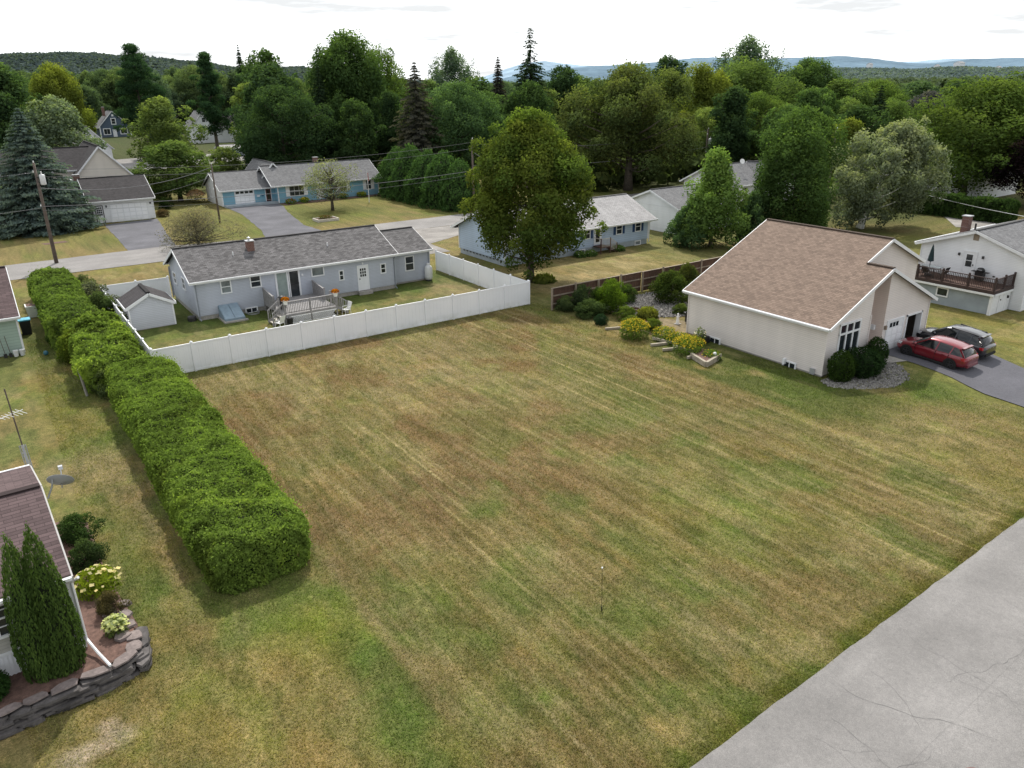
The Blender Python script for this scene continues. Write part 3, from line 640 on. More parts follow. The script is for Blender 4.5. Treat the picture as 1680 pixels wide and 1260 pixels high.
ok = (gyy - .0395 * gxx > -37.7) & ~((gxx < -34.0) & (gyy > -26.9)) & ~((gxx < -27.3) & (gxx > -31.2) & (gyy > -23.8)) & ~((gxx > 4.2) & (gyy > -24)) & ~((gxx > -28) & (gyy > -.05)) & ~((gxx > 8.2) & (gyy < -22)) & (gxx < 16)
ok &= ~((gxx > .6) & (gyy > -18.5))
gxx, gyy = gxx[ok], gyy[ok]
tag(link('grass', grass('grass', gxx, gyy, .062 * (1 + .012 * np.hypot(gxx + 34.8, gyy + 48.4))), M['grass']), kind='stuff', label='short dry patchy grass blades covering the mown lot', cat='grass')
# ragged verge along the near road
n = 22000; vx = rng.uniform(-30, 12, n); vy = -37.84 + .0395 * vx + np.abs(rng.normal(size=n)) * .28 - .30 * (fbm(vx * 1.6, vx * 0, 77, 4) - .25) * rng.random(n)
tag(link('verge_grass', grass('verge_grass', vx, vy, .075), M['grass']), kind='stuff', label='yellow-green ragged grass verge along the near road edge', cat='grass')

# ------------------------------------------------------------------ roads and drives: sheets a few mm over the ground
def M_asphalt(name, c, var=.12, patch=.15, crackcol=.45):
    t = NT(name); p = t.pos()
    a = t.noise(p, .35, 5); b = t.noise(p, 30, 3, .7); mp = t.n('ShaderNodeMapping'); mp.inputs['Scale'].default_value = (.12, .9, 1); t.l(p, mp.inputs[0]); d = t.noise(mp.outputs[0], .8, 4)
    col = t.mix(t.ramp(a, .35, .68), dk(c, 1 - patch), dk(c, 1 + patch)); col = t.mix(t.math('MULTIPLY', t.ramp(d, .45, .7), .5), col, dk(c, .78))
    col = t.mix(t.ramp(b, .25, .75), t.mix(1., col, (.78,) * 3, 'MULTIPLY'), t.mix(1., col, (1.2,) * 3, 'MULTIPLY'))
    f = t.noise(p, 60, 2, .6); col = t.mix(t.math('MULTIPLY', t.ramp(f, .58, .68), .55), col, dk(c, 1.6)); col = t.mix(t.math('MULTIPLY', t.ramp(f, .42, .32), .55), col, dk(c, .5))
    w_ = t.noise(p, 7, 5, .75); col = t.mix(t.ramp(w_, .3, .7), t.mix(1., col, (.86, .86, .86), 'MULTIPLY'), t.mix(1., col, (1.12, 1.11, 1.10), 'MULTIPLY'))
    t.pbsdf(col, .9, bump=t.bump(b, .3, .01), spec=.25); return t.m
M['road'] = M_asphalt('road_asphalt', (.212, .204, .198), patch=.17); M['street'] = M_asphalt('street_asphalt', (.235, .225, .218)); M['drive'] = M_asphalt('drive_asphalt', (.115, .115, .13), patch=.2)
M['drive_new'] = M_asphalt('new_asphalt', (.10, .10, .115), patch=.12); M['drive_old'] = M_asphalt('old_drive', (.25, .235, .22), patch=.3); M['crack'] = M_plain('crack', (.125, .121, .12), .95, .3, 3)

def sheet(name, pts, mat, z, kind='structure', rag=0, seed=0, step=.6, h=.012):
    """flat polygon with slightly ragged edges"""
    out = []
    for i, p in enumerate(pts):
        q = pts[(i + 1) % len(pts)]; n = max(1, int(math.hypot(q[0] - p[0], q[1] - p[1]) / step)) if rag else 1
        n = min(n, 160); nrm = (-(q[1] - p[1]), q[0] - p[0]); l = math.hypot(*nrm) or 1
        for k in range(n):
            f = k / n; e = rag * (float(fbm(np.array([(p[0] + (q[0] - p[0]) * f) * 1.7 + seed]), np.array([(p[1] + (q[1] - p[1]) * f) * 1.7]), 5, 3)[0]) - .5) * 2 if rag else 0
            out.append((p[0] + (q[0] - p[0]) * f + nrm[0] / l * e, p[1] + (q[1] - p[1]) * f + nrm[1] / l * e, z))
    mb = MB(); mb.add(out, [tuple(range(len(out)))]); o = mb.build(name, mat); 
    if o.data.polygons[0].normal.z < 0: o.data.flip_normals()
    return tag(o, kind=kind) if kind else o
road = sheet('road', [(-300, -61.0), (300, -37.3), (300, -28.2), (-300, -51.9)], M['road'], .045)
def rag_edge(mb, x0, x1, y, z, amp, seed, inner):
    xs = np.arange(x0, x1, .22); e = y + .0395 * xs + amp * (fbm(xs * 1.3, xs * 0 + seed, seed, 4) - .35)
    V = [(x, inner + .0395 * x, z) for x in xs] + [(x, float(k), z) for x, k in zip(xs, e)]; n = len(xs)
    mb.add(V, [(i, i + 1, n + i + 1, n + i) for i in range(n - 1)])
mb = MB(); rag_edge(mb, -60, 60, -37.86, .049, .11, 3, -41.2); mb.build('road_edge', M['road'], road)
mb = MB(); g = np.random.default_rng(3)
def crack(mb, p, ang, L, w, z, wob=.75):
    pts = [np.array(p, float)]; a = ang; s = .18
    for i in range(int(L / s)):
        a += g.normal() * wob * .5; a += (ang - a) * .22; pts.append(pts[-1] + s * np.array([math.cos(a), math.sin(a)]))
    V = []; 
    for i, q in enumerate(pts):
        d = pts[min(i + 1, len(pts) - 1)] - pts[max(i - 1, 0)]; d /= np.linalg.norm(d); nn = np.array([-d[1], d[0]]); ww = w * (.35 + g.random()) * (1 - .7 * abs(i / len(pts) * 2 - 1) ** 3)
        V += [(*(q + nn * ww), z), (*(q - nn * ww), z)]
    mb.add(V, [(2 * i, 2 * i + 1, 2 * i + 3, 2 * i + 2) for i in range(len(pts) - 1)]); return pts
for x0 in (-19.8, -18.6, -16.9, -15.6, -14.1, -12.7, -11.0, -9.2, -7.0, -4.5, -2):
    pts = crack(mb, (x0 + g.normal() * .3, -38.2 + .0395 * x0 - g.random() * .9), R(-92) + g.normal() * .12, 2.5 + g.random() * 5, .0025 + .005 * g.random() ** 2, .054, .5)
    for k in range(int(g.integers(0, 2))): q = pts[int(g.integers(3, len(pts)))]; crack(mb, q, R(-90) + g.choice([-1, 1]) * R(55 + 20 * g.random()), .5 + g.random() * 1.2, .0035, .054)
crack(mb, (-23, -41.2), R(3), 6, .006, .054); crack(mb, (-15, -40.7), R(2), 9, .005, .054)
tag(mb.build('crack', M['crack'], road), kind='stuff')
sheet('street', [(-400, 36.1), (500, 35.7), (500, 42.4), (14, 42.6), (-10, 42.6), (-19, 44.3), (-34, 43.8), (-400, 43.8)], M['street'], .03, rag=.12)
sheet('cross_street', [(-22, 150), (-2, 138), (30, 150), (40, 172), (5, 174), (-16, 170)], M['street'], .03)
sheet('driveway', [(-21.6, 64.9), (-14.9, 65.9), (-16.4, 53), (-17.2, 44.2), (-22.2, 44.2), (-21.9, 52)], M['drive'], .02, rag=.15, seed=2)
sheet('driveway', [(-4.5, 70.6), (3.0, 70.6), (2.9, 66.8), (1.2, 60), (-.8, 48), (-.6, 42.5), (-7.6, 42.5), (-6.4, 48), (-4.6, 62)], M['drive'], .02, rag=.15, seed=3)
sheet('driveway', [(5.9, 35.9), (14.5, 35.8), (12.4, 30), (5.9, 27), (5.6, 22), (2.6, 22), (2.8, 30)], M['drive_old'], .02, rag=.2, seed=4)
mb = MB(); rows = [(-23.72, 10.2, 15.3), (-25, 10.2, 16.2), (-26.2, 10.1, 16.3), (-27.3, 10.1, 16.1), (-28.4, 10.0, 15.8), (-29.5, 9.6, 15.4), (-30.6, 9.3, 15.1), (-32, 9.05, 14.8), (-34, 8.8, 14.5), (-36, 8.5, 14.3), (-38.1, 7.6, 14.8)]
rows = [(y, a + .06 * math.sin(y * 3.1), b + .05 * math.sin(y * 2.3)) for y, a, b in rows]
V = [];
for y, a, b in rows:
    for k in range(5): V.append((a + (b - a) * k / 4, y, float(apron(np.array([12.]), np.array([float(y)]))[0]) + .035))
mb.add(V, [(5 * i + k + 5, 5 * i + k + 6, 5 * i + k + 1, 5 * i + k) for i in range(len(rows) - 1) for k in range(4)])
tag(mb.build('driveway', M['drive_new'], smooth=True), kind='structure')
sheet('driveway', [(29.4, -24.2), (44, -24.2), (44, -38.1), (33, -38.1), (30.5, -30)], M['drive_new'], .02, rag=.08, seed=6)
sheet('path', [(8.5, -23.7), (10.15, -23.7), (10.1, -25.6), (9.0, -25.2)], M['concrete'], .36)
sheet('gravel_drive', [(62, -8.5), (69, -4.4), (74, 1.2), (67, 2.2), (60, -3)], M['drive_old'], .03)
M['dirt'] = M_plain('dry_dirt', (.20, .155, .085), .95, .3, 3, bump=.3, fine=16)
def inside(px, py, poly):
    r = np.zeros(len(px), bool); n_ = len(poly); j_ = n_ - 1
    for i_ in range(n_):
        xi, yi = poly[i_]; xj, yj = poly[j_]; r ^= ((yi > py) != (yj > py)) & (px < (xj - xi) * (py - yi) / ((yj - yi) or 1e-9) + xi); j_ = i_
    return r
def pebbles(name, poly, n, size, mat, label, z0=0.0, seed=0):
    g_ = np.random.default_rng(seed); xs = [p[0] for p in poly]; ys = [p[1] for p in poly]; cx = g_.uniform(min(xs), max(xs), n * 3); cy = g_.uniform(min(ys), max(ys), n * 3)
    jx = cx + g_.normal(size=len(cx)) * .1; k = inside(jx, cy + g_.normal(size=len(cx)) * .1, poly); cx, cy = cx[k][:n], cy[k][:n]; n = len(cx)
    b = np.array([[1, 0, 0], [.2, .9, 0], [-.9, .3, 0], [-.4, -.9, 0], [.5, -.7, 0], [.1, .05, .8]]); a = g_.random(n) * 6.283; s_ = size * g_.uniform(.5, 1.5, n); c_, s2 = np.cos(a), np.sin(a)
    bb = b[None] * (1 + .25 * g_.normal(size=(n, 6, 3))); X_ = (bb[..., 0] * c_[:, None] - bb[..., 1] * s2[:, None]) * s_[:, None] * .5 + cx[:, None]; Y_ = (bb[..., 0] * s2[:, None] + bb[..., 1] * c_[:, None]) * s_[:, None] * .5 + cy[:, None]
    Z_ = bb[..., 2] * s_[:, None] * .55 + (lift(cx, cy) + z0)[:, None]; V = np.stack([X_, Y_, Z_], 2).reshape(-1, 3); fi = np.array([[0, 1, 5], [1, 2, 5], [2, 3, 5], [3, 4, 5], [4, 0, 5]]); F_ = (np.arange(n)[:, None, None] * 6 + fi[None]).reshape(-1, 3)
    me = bpy.data.meshes.new(name); me.from_pydata(V.tolist(), [], F_.tolist()); at = me.attributes.new('tint', 'FLOAT', 'POINT'); at.data.foreach_set('value', np.repeat(g_.random(n), 6).astype(np.float32)); me.update()
    return tag(link(name, me, mat), label, 'gravel', kind='stuff')
t = NT('pebbles'); at = t.n('ShaderNodeAttribute'); at.attribute_name = 'tint'; t.pbsdf(t.mix(at.outputs['Fac'], (.075, .07, .066), (.30, .285, .265)), .9); M['pebble'] = t.m
GP1 = [(3.9, -24.0), (8.6, -24.0), (9.2, -25.6), (8.0, -26.9), (6.4, -27.1), (4.6, -26.2), (3.4, -24.9)]; GP2 = [(4.5, -3.4), (17.5, -3.2), (15, -10.5), (8, -10.3), (5.5, -8.8), (3.8, -6.0)]
pebbles('gravel', GP1, 4200, .12, M['pebble'], 'pale gravel round the foundation shrubs of the beige house', .01, 1); pebbles('gravel', GP2, 7000, .17, M['pebble'], 'grey gravel of the garden behind the board fence', .03, 2)
sheet('gravel_bed', GP2, M['gravel'], .03, rag=.3, seed=8)
sheet('dirt_path', [(1.8, -9.2), (5.5, -9.2), (6.8, -11.2), (4.2, -13.4), (2.4, -12.5)], M['dirt'], .016, rag=.3, seed=9)
sheet('mulch_patch', [(-29.6, 55.2), (-27, 55.4), (-26.8, 54.2), (-29.2, 54)], M['mulch'], .02, rag=.3, seed=10)
# ------------------------------------------------------------------ building parts
def window(parent, F, a0, a1, z0, z1, bars=('h',), glass='glass', shutter=None, sw=.32, d=.0, fw=.09, name='window'):
    mb = MB(); a0, a1 = min(a0, a1), max(a0, a1); z0, z1 = min(z0, z1), max(z0, z1); w = fw
    mb.fbox(F, a0 - w, a0, d - .02, d + .06, z0 - w, z1 + w); mb.fbox(F, a1, a1 + w, d - .02, d + .06, z0 - w, z1 + w)
    mb.fbox(F, a0, a1, d - .02, d + .06, z1, z1 + w); mb.fbox(F, a0 , a1 , d - .02, d + .075, z0 - w, z0)
    for b in bars:
        if b == 'h': mb.fbox(F, a0, a1, d, d + .045, (z0 + z1) / 2 - .028, (z0 + z1) / 2 + .028)
        elif b == 'v': mb.fbox(F, (a0 + a1) / 2 - .03, (a0 + a1) / 2 + .03, d, d + .043, z0, z1)
        else:
            nx_, nz_ = b
            for i in range(1, nx_): x = a0 + (a1 - a0) * i / nx_; mb.fbox(F, x - .016, x + .016, d, d + .040, z0, z1)
            for i in range(1, nz_): z = z0 + (z1 - z0) * i / nz_; mb.fbox(F, a0, a1, d, d + .038, z - .016, z + .016)
    o = mb.build(name, M['white'], parent)
    MB().fbox(F, a0, a1, d - .01, d + .018, z0, z1).build('pane', M[glass], o)
    if shutter:
        for s in ((a0 - w - sw - .02, a0 - w - .02), (a1 + w + .02, a1 + w + sw + .02)):
            sb = MB(); sb.fbox(F, s[0], s[1], d, d + .05, z0 - w * .6, z1 + w * .6)
            for k in range(9): z = z0 + (z1 - z0) * (k + .5) / 9; sb.fbox(F, s[0] + .04, s[1] - .04, d + .05, d + .062, z - .03, z + .02)
            sb.build('shutter', M[shutter], parent)
    return o

def door(parent, F, a0, a1, z0, z1, mat='white', glass=None, grid=None, name='door', trim='white', panels=True):
    mb = MB(); w = .1
    mb.fbox(F, a0 - w, a0, -.02, .06, z0, z1 + w); mb.fbox(F, a1, a1 + w, -.02, .06, z0, z1 + w); mb.fbox(F, a0, a1, -.02, .06, z1, z1 + w)
    o = MB().fbox(F, a0, a1, -.01, .03, z0, z1).build(name, M[mat], parent)
    mb.build('door_frame', M[trim], o)
    if panels:
        pb = MB()
        for x in (0, 1):
            A = a0 + (a1 - a0) * (.12 + .42 * x); pb.fbox(F, A, A + (a1 - a0) * .34, .03, .045, z0 + .15, z0 + (z1 - z0) * (.42 if glass else .9))
        pb.build('panel', M[mat], o)
    if glass:
        g = (a0 + (a1 - a0) * .2, a0 + (a1 - a0) * .8, z0 + (z1 - z0) * .5, z0 + (z1 - z0) * .93) if glass is True else glass
        MB().fbox(F, g[0], g[1], .03, .036, g[2], g[3]).build('pane', M['glass'], o)
        if grid:
            gb = MB()
            for i in range(0, grid[0] + 1): x = g[0] + (g[1] - g[0]) * i / grid[0]; gb.fbox(F, x - .022, x + .022, .036, .05, g[2], g[3])
            for i in range(0, grid[1] + 1): z = g[2] + (g[3] - g[2]) * i / grid[1]; gb.fbox(F, g[0], g[1], .036, .048, z - .022, z + .022)
            gb.build('muntin', M[mat], o)
    MB().fbox(F, a0 + .06, a0 + .12, .03, .09, z0 + .95, z0 + 1.05).build('handle', M['dark'], o)
    return o

def garage_door(parent, F, a0, a1, z0, z1, panes=0, rows=4, cols=4, frame=.12, paneF=None):
    o = MB().fbox(F, a0, a1, -.01, .03, z0, z1).build('garage_door', M['white'], parent)
    mb = MB(); mb.fbox(F, a0 - frame, a0, -.02, .055, z0, z1 + frame); mb.fbox(F, a1, a1 + frame, -.02, .055, z0, z1 + frame); mb.fbox(F, a0, a1, -.02, .055, z1, z1 + frame)
    mb.build('door_frame', M['white'], o)
    pb = MB(); w = (a1 - a0) / cols; h = (z1 - z0) / rows
    for i in range(cols):
        for j in range(rows):
            if panes and j == rows - 1: continue
            pb.fbox(F, a0 + w * i + .06, a0 + w * (i + 1) - .06, .03, .042, z0 + h * j + .06, z0 + h * (j + 1) - .06)
    pb.build('panel', M['vinyl'], o)
    for i in range(panes):
        lo = paneF or (0, 1); A = a0 + (a1 - a0) * lo[0]; W = (a1 - a0) * (lo[1] - lo[0]) / panes
        MB().fbox(F, A + W * i + W * .12, A + W * (i + 1) - W * .12, .03, .04, z1 - h * .85, z1 - h * .25).build('pane', M['glass'], o)
    return o

def wall_box(parent, u0, u1, v0, v1, z0, ze, zr=None, axis='u', mat='white_siding', rp=None, name='wall'):
    """four walls, gables closed up to the ridge; rp = ridge position across"""
    mb = MB()
    if axis == 'u':
        m = rp if rp is not None else (v0 + v1) / 2
        P = [(u0, v0, z0), (u1, v0, z0), (u1, v1, z0), (u0, v1, z0), (u0, v0, ze), (u1, v0, ze), (u1, v1, ze), (u0, v1, ze)]
        F = [(0, 1, 5, 4), (2, 3, 7, 6)]
        if zr: P += [(u0, m, zr), (u1, m, zr)]; F += [(1, 2, 6, 9, 5), (3, 0, 4, 8, 7)]
        else: F += [(1, 2, 6, 5), (3, 0, 4, 7)]
    else:
        m = rp if rp is not None else (u0 + u1) / 2
        P = [(u0, v0, z0), (u1, v0, z0), (u1, v1, z0), (u0, v1, z0), (u0, v0, ze), (u1, v0, ze), (u1, v1, ze), (u0, v1, ze)]
        F = [(1, 2, 6, 5), (3, 0, 4, 7)]
        if zr: P += [(m, v0, zr), (m, v1, zr)]; F += [(0, 1, 5, 8, 4), (2, 3, 7, 9, 6)]
        else: F += [(0, 1, 5, 4), (2, 3, 7, 6)]
    mb.add(P, F); return mb.build(name, M[mat], parent)

def gable_roof(parent, u0, u1, v0, v1, ze, zr, axis='u', mat='gray_roof', oh=.35, og=.3, th=.14, fascia='white', rp=None, name='roof', gutter=True):
    mb = MB(); fb = MB()
    if axis == 'u':
        m = rp if rp is not None else (v0 + v1) / 2; s0 = (zr - ze) / (m - v0); s1 = (zr - ze) / (v1 - m)
        A0, A1 = u0 - og, u1 + og; T = lambda a, c, z: (a, c, z)
        lo, hi = v0 - oh, v1 + oh
    else:
        m = rp if rp is not None else (u0 + u1) / 2; s0 = (zr - ze) / (m - u0); s1 = (zr - ze) / (u1 - m)
        A0, A1 = v0 - og, v1 + og; T = lambda a, c, z: (c, a, z)
        lo, hi = u0 - oh, u1 + oh
    zl, zh = ze - s0 * oh, ze - s1 * oh; up = .12
    mb.slab(T(A0, m, zr + up), T(A1, m, zr + up), T(A1, lo, zl + up), T(A0, lo, zl + up), th * .5)
    mb.slab(T(A0, m, zr + up), T(A1, m, zr + up), T(A1, hi, zh + up), T(A0, hi, zh + up), th * .5, 1.7)
    rb = T(A0 + .02, m, zr + up + .012), T(A1 - .02, m, zr + up + .012); mb.bar(rb[0], rb[1], .26, .05)
    o = mb.build(name, M[mat], parent)
    for A in (A0, A1):
        k = .03 if A == A1 else -.03
        for c, z in ((lo, zl), (hi, zh)):
            fb.bar(T(A + k, m, zr + up - .14), T(A + k, c, z + up - .14), .045, .20)
    for c, z, s in ((lo, zl, -1), (hi, zh, 1)):
        fb.bar(T(A0 - .04, c + .035 * s, z + up - .12), T(A1 + .04, c + .035 * s, z + up - .12), .06, .19)
        # soffit
        e = v0 if (axis == 'u' and s < 0) else v1 if axis == 'u' else (u0 if s < 0 else u1)
        fb.hexa([T(A0, min(c, e), z + .02), T(A1, min(c, e), z + .02), T(A1, max(c, e), z + .02), T(A0, max(c, e), z + .02), T(A0, min(c, e), z + .045), T(A1, min(c, e), z + .045), T(A1, max(c, e), z + .045), T(A0, max(c, e), z + .045)])
    fb.build('fascia', M[fascia], parent)
    if gutter:
        for c, z, s in ((lo, zl, -1), (hi, zh, 1)):
            MB().bar(T(A0, c + .11 * s, z + .06), T(A1, c + .11 * s, z + .06), .10, .09).build('gutter', M['white'], parent)
    return o

def chimney(parent, u, v, z0, z1, w=.5, d=.5, cap='steel', host=None):
    o = MB().box(u - w / 2, u + w / 2, v - d / 2, v + d / 2, z0, z1).build('chimney', M['brick'], host or parent)
    MB().box(u - w / 2 - .05, u + w / 2 + .05, v - d / 2 - .05, v + d / 2 + .05, z1, z1 + .07).build('chimney_cap', M[cap], o)
    return o
def vent_pipe(host, u, v, z0, h=.45, r=.05):
    return MB().tube([(u, v, z0 - .2), (u, v, z0 + h)], r, 8).build('vent_pipe', M['white'], host)
def corner(parent, pts, z0, z1, w=.1, mat='white'):
    for u, v in pts: MB().box(u - w / 2, u + w / 2, v - w / 2, v + w / 2, z0, z1).build('corner_trim', M[mat], parent)

# ------------------------------------------------------------------ blue-grey ranch behind the white fence
H1 = thing('ranch_house', 'long blue-grey ranch house with grey roof inside the white fence', 'house', (-22.7, 11.3, 0))
MB().box(-22.68, -6.22, 11.32, 19.3, 0, .36).box(-6.2, -2.22, 12.42, 19.1, 0, .2).build('foundation', M['concrete'], H1)
wall_box(H1, -22.72, -6.2, 11.28, 19.34, .33, 3.12, 4.80, 'u', 'gray_siding')
wall_box(H1, -6.18, -2.2, 12.35, 19.1, .16, 2.86, 4.15, 'u', 'gray_siding', name='wing_wall')
rf = gable_roof(H1, -22.72, -6.3, 11.28, 19.34, 3.12, 4.80, 'u', 'gray_roof', .36, .35)
gable_roof(H1, -6.5, -2.2, 12.35, 19.1, 2.86, 4.15, 'u', 'gray_roof', .36, .18, name='wing_roof')
chimney(H1, -17.45, 14.0, 3.6, 5.05, .56, .5, host=rf)
MB().tube([(-17.45, 14.1, 5.0), (-17.45, 14.1, 5.3)], .06, 8).lathe([(.02, .28), (.16, .3), (.12, .33), (.02, .38)], (-17.45, 14.1, 5.0), 10).build('flue', M['steel'], rf)
MB().box(-17.95, -16.95, 13.72, 13.86, 4.02, 4.1).build('flashing', M['steel'], rf)
vent_pipe(rf, -18.97, 13.55, 4.0); vent_pipe(rf, -11.29, 13.2, 3.85); 
F = FV(11.28)
window(H1, F, -20.75, -20.1, 1.88, 2.76, glass='glass_grey'); window(H1, F, -18.5, -17.8, 2.0, 2.8); window(H1, F, -13.55, -12.62, 2.16, 2.78, bars=(), glass='glass_grey')
window(H1, F, -11.22, -10.94, 1.5, 2.2); window(H1, F, -7.46, -7.1, 1.55, 2.25)
sd = MB(); sd.fbox(F, -16.62, -16.48, -.02, .07, .62, 2.9); sd.fbox(F, -14.74, -14.6, -.02, .07, .62, 2.9); sd.fbox(F, -16.48, -14.74, -.02, .07, 2.78, 2.9); sd.fbox(F, -16.48, -14.74, -.02, .07, .62, .72); sd.fbox(F, -15.68, -15.56, .0, .06, .72, 2.78); sd.fbox(F, -15.52, -15.45, .0, .05, .72, 2.78)
sdo = sd.build('sliding_door', M['white'], H1)
MB().fbox(F, -16.48, -15.68, -.01, .02, .72, 2.78).build('pane', M['glass_curtain'], sdo); MB().fbox(F, -15.56, -14.74, -.01, .015, .72, 2.78).build('pane', M['glass'], sdo)
cb = MB(); g_ = np.random.default_rng(4)
for k in range(9): a = -16.44 + k * .085; cb.fbox(F, a, a + .05, .02, .03, .74, 2.74)
cb.build('curtain', M_plain('curtain', (.30, .36, .33), .9), sdo)
door(H1, F, -9.58, -8.74, .3, 2.36, glass=(-9.45, -8.87, 1.45, 2.2), grid=(3, 3))
MB().fbox(F, -9.75, -8.55, 0, .45, 0, .26).build('door_step', M['concrete'], H1)
window(H1, FV(12.35), -4.58, -3.84, 1.15, 2.33)
for a, z in ((-14.4, 2.4), (-9.16, 2.6)): MB().fbox(F, a - .06, a + .06, 0, .14, z - .08, z + .08).build('wall_lamp', M['white'], H1)
G_ = FU(-22.72); window(H1, G_, 17.35, 18.2, 1.7, 2.5); window(H1, G_, 14.28, 15.1, 1.82, 2.64)
bw = window(H1, F, -19.15, -18.35, .02, .34, bars=('v',)); MB().lathe([(.5, -.02), (.5, .1), (.46, .1), (.46, -.02)], (-18.75, 10.95, 0), 14).build('window_well', M['steel'], H1)
M['downspout'] = M_plain('grey_downspout', (.22, .24, .27), .5)
for u, v in ((-22.66, 11.2), (-6.24, 11.2), (-2.3, 12.27)): MB().tube([(u, v - .25, 2.9), (u, v, 2.6), (u, v, .2), (u, v - .3, .08)], .045, 6).build('downspout', M['downspout'], H1)
MB().tube([(-22.8, 19.3, 2.8), (-22.82, 19.25, 2.5), (-22.82, 19.25, .2)], .05, 6).build('downspout', M['downspout'], H1)
corner(H1, ((-22.7, 11.26), (-6.2, 11.26), (-2.22, 12.33), (-22.7, 19.3)), .35, 2.7, mat='gray_siding')
# bulkhead
b = MB(); u0, u1, v0, v1 = -21.25, -19.75, 9.55, 11.27
b.add([(u0, v0, .0), (u1, v0, .0), (u1, v1, 0), (u0, v1, 0), (u0, v0, .22), (u1, v0, .22), (u1, v1, .95), (u0, v1, .95)], MB.BF)
bo = b.build('bulkhead', M['bulk'], H1); bb = MB()
for (x0, x1) in ((u0 + .03, -20.52), (-20.48, u1 - .03)): bb.add([(x0, v0 - .02, .235), (x1, v0 - .02, .235), (x1, v1 - .02, .965), (x0, v1 - .02, .965), (x0, v0 - .02, .26), (x1, v0 - .02, .26), (x1, v1 - .02, .99), (x0, v1 - .02, .99)], MB.BF)
bb.build('bulkhead_door', M['bulk'], bo); MB().box(u0 - .12, u1 + .15, v0 - .28, v0 - .01, 0, .1).box(u0 - .12, u0 - .01, v0, v1, 0, .12).build('curb', M['concrete'], bo)
# utility box near corner
MB().lathe([(.32, 0), (.34, .25), (.3, .34), (.1, .4)], (-23.15, 11.7, 0), 10).build('window_well', M['dark'], H1)

# deck
DK = thing('wooden_deck', 'weathered grey wooden deck with stairs at the sliding door of the blue-grey house', 'deck', (-15.7, 8.8, 0))
d0, d1, e0, e1, fz = -17.7, -13.65, 6.35, 11.2, .74
mb = MB()
for k in range(34): v = e0 + k * (e1 - e0) / 34; mb.box(d0, d1, v, v + .13, fz - .04, fz)
mb.build('floor', M['wood_gray'], DK); MB().box(d0, d1, e0 - .04, e0, fz - .22, fz - .03).box(d0 - .04, d0, e0, e1, fz - .22, fz - .03).box(d1, d1 + .04, e0, e1, fz - .22, fz - .03).build('rim_joist', M['wood_gray'], DK)
for u, v in ((d0, e0), (-15.7, e0), (d1, e0), (d0, 8.7), (d1, 8.7), (d0, e1 - .1), (d1, e1 - .1), (d0, 7.5), (d1, 7.5)):
    MB().box(u - .05, u + .05, v - .05, v + .05, 0, 1.73).build('post', M['wood_gray'], DK)
mb = MB(); mb.box(d0, d1, e0 - .06, e0 + .08, 1.66, 1.71); mb.box(d0, d1, e0 - .02, e0 + .02, .84, .9)
for k in range(31): u = d0 + .1 + k * (d1 - d0 - .2) / 30; mb.box(u - .02, u + .02, e0 - .045, e0 - .005, .8, 1.66)
mb.build('railing', M['wood_gray'], DK)
for u in (d0, d1):
    mb = MB(); mb.hexa([(u - .02, 8.7, .5), (u + .02, 8.7, .5), (u + .02, e1, .5), (u - .02, e1, .5), (u - .02, 8.7, 1.55), (u + .02, 8.7, 1.55), (u + .02, e1, 1.75), (u - .02, e1, 1.75)])
    for k in range(14): v = 8.72 + k * (e1 - 8.75) / 14; mb.box(u - .035, u + .035, v, v + .13, .5, 1.5)
    mb.bar((u, 8.65, 1.6), (u, e1, 1.82), .12, .05); mb.build('privacy_panel', M['wood_gray'], DK)
for u, s in ((d0, -1), (d1, 1)):
    mb = MB()
    for k in range(3): z = fz - .19 * (k + 1); x0 = u + s * (.05 + .28 * k); mb.box(x0, x0 + s * .27, 6.5, 7.45, z - .04, z)
    mb.build('stairs', M['wood_pale'], DK)
    for v in (6.42, 7.5):
        mb = MB()
        mb.bar((u + s * .05, v, fz + .85), (u + s * .92, v, .95), .06, .08); mb.bar((u + s * .9, v, 0), (u + s * .9, v, 1.0), .08); mb.bar((u, v, fz - .05), (u + s * .95, v, .05), .05, .2)
        for k in range(5): x = u + s * (.12 + .16 * k); zz = fz + .8 - .17 * k * .78; mb.bar((x, v, zz - .72), (x, v, zz), .035)
        mb.build('stair_rail', M['wood_gray'], DK)
mb = MB(); n_ = 30
for k in range(-4, n_):
    for s in (1, -1):
        x = d0 + .2 + (d1 - d0 - .2) * k / n_ * 1.0; x2 = x + .52 * s
        if s < 0: x, x2 = x + .52, x
        a_, b_ = (x, e0 - .03, .02), (x2, e0 - .03, .54)
        if min(x, x2) < d0 + .1 or max(x, x2) > d1: continue
        mb.bar(a_, b_, .045, .012, up=(0, 1, 0))
mb.box(d0 + .1, d1, e0 - .045, e0 - .015, .0, .06); mb.box(d0 + .1, d1, e0 - .045, e0 - .015, .5, .57); mb.build('lattice', M['vinyl'], DK)
MB().box(d0 + .15, d1 - .1, e0 + .1, e0 + .12, 0, .6).build('under_deck_shade', M['dark'], DK)  # dark sheet behind the lattice stands for the shade under the deck

# shed
S1 = thing('garden_shed', 'pale grey vinyl shed with black roof in the left corner of the white fence', 'shed', (-27.4, 11.5, 0))
MB().box(-27.38, -24.42, 11.45, 14.3, 0, .1).build('base', M['concrete'], S1)
wall_box(S1, -27.4, -24.4, 11.4, 14.4, .06, 1.82, 2.62, 'v', 'shed_siding'); gable_roof(S1, -27.4, -24.4, 11.4, 14.4, 1.82, 2.62, 'v', 'shed_roof', .2, .14, gutter=False)
corner(S1, ((-27.4, 11.4), (-24.4, 11.4), (-24.4, 14.4)), .06, 1.85, .1)
MB().fbox(FUp(-24.4), 12.2, 13.5, -.01, .04, .12, 1.75).build('door', M['white'], S1)

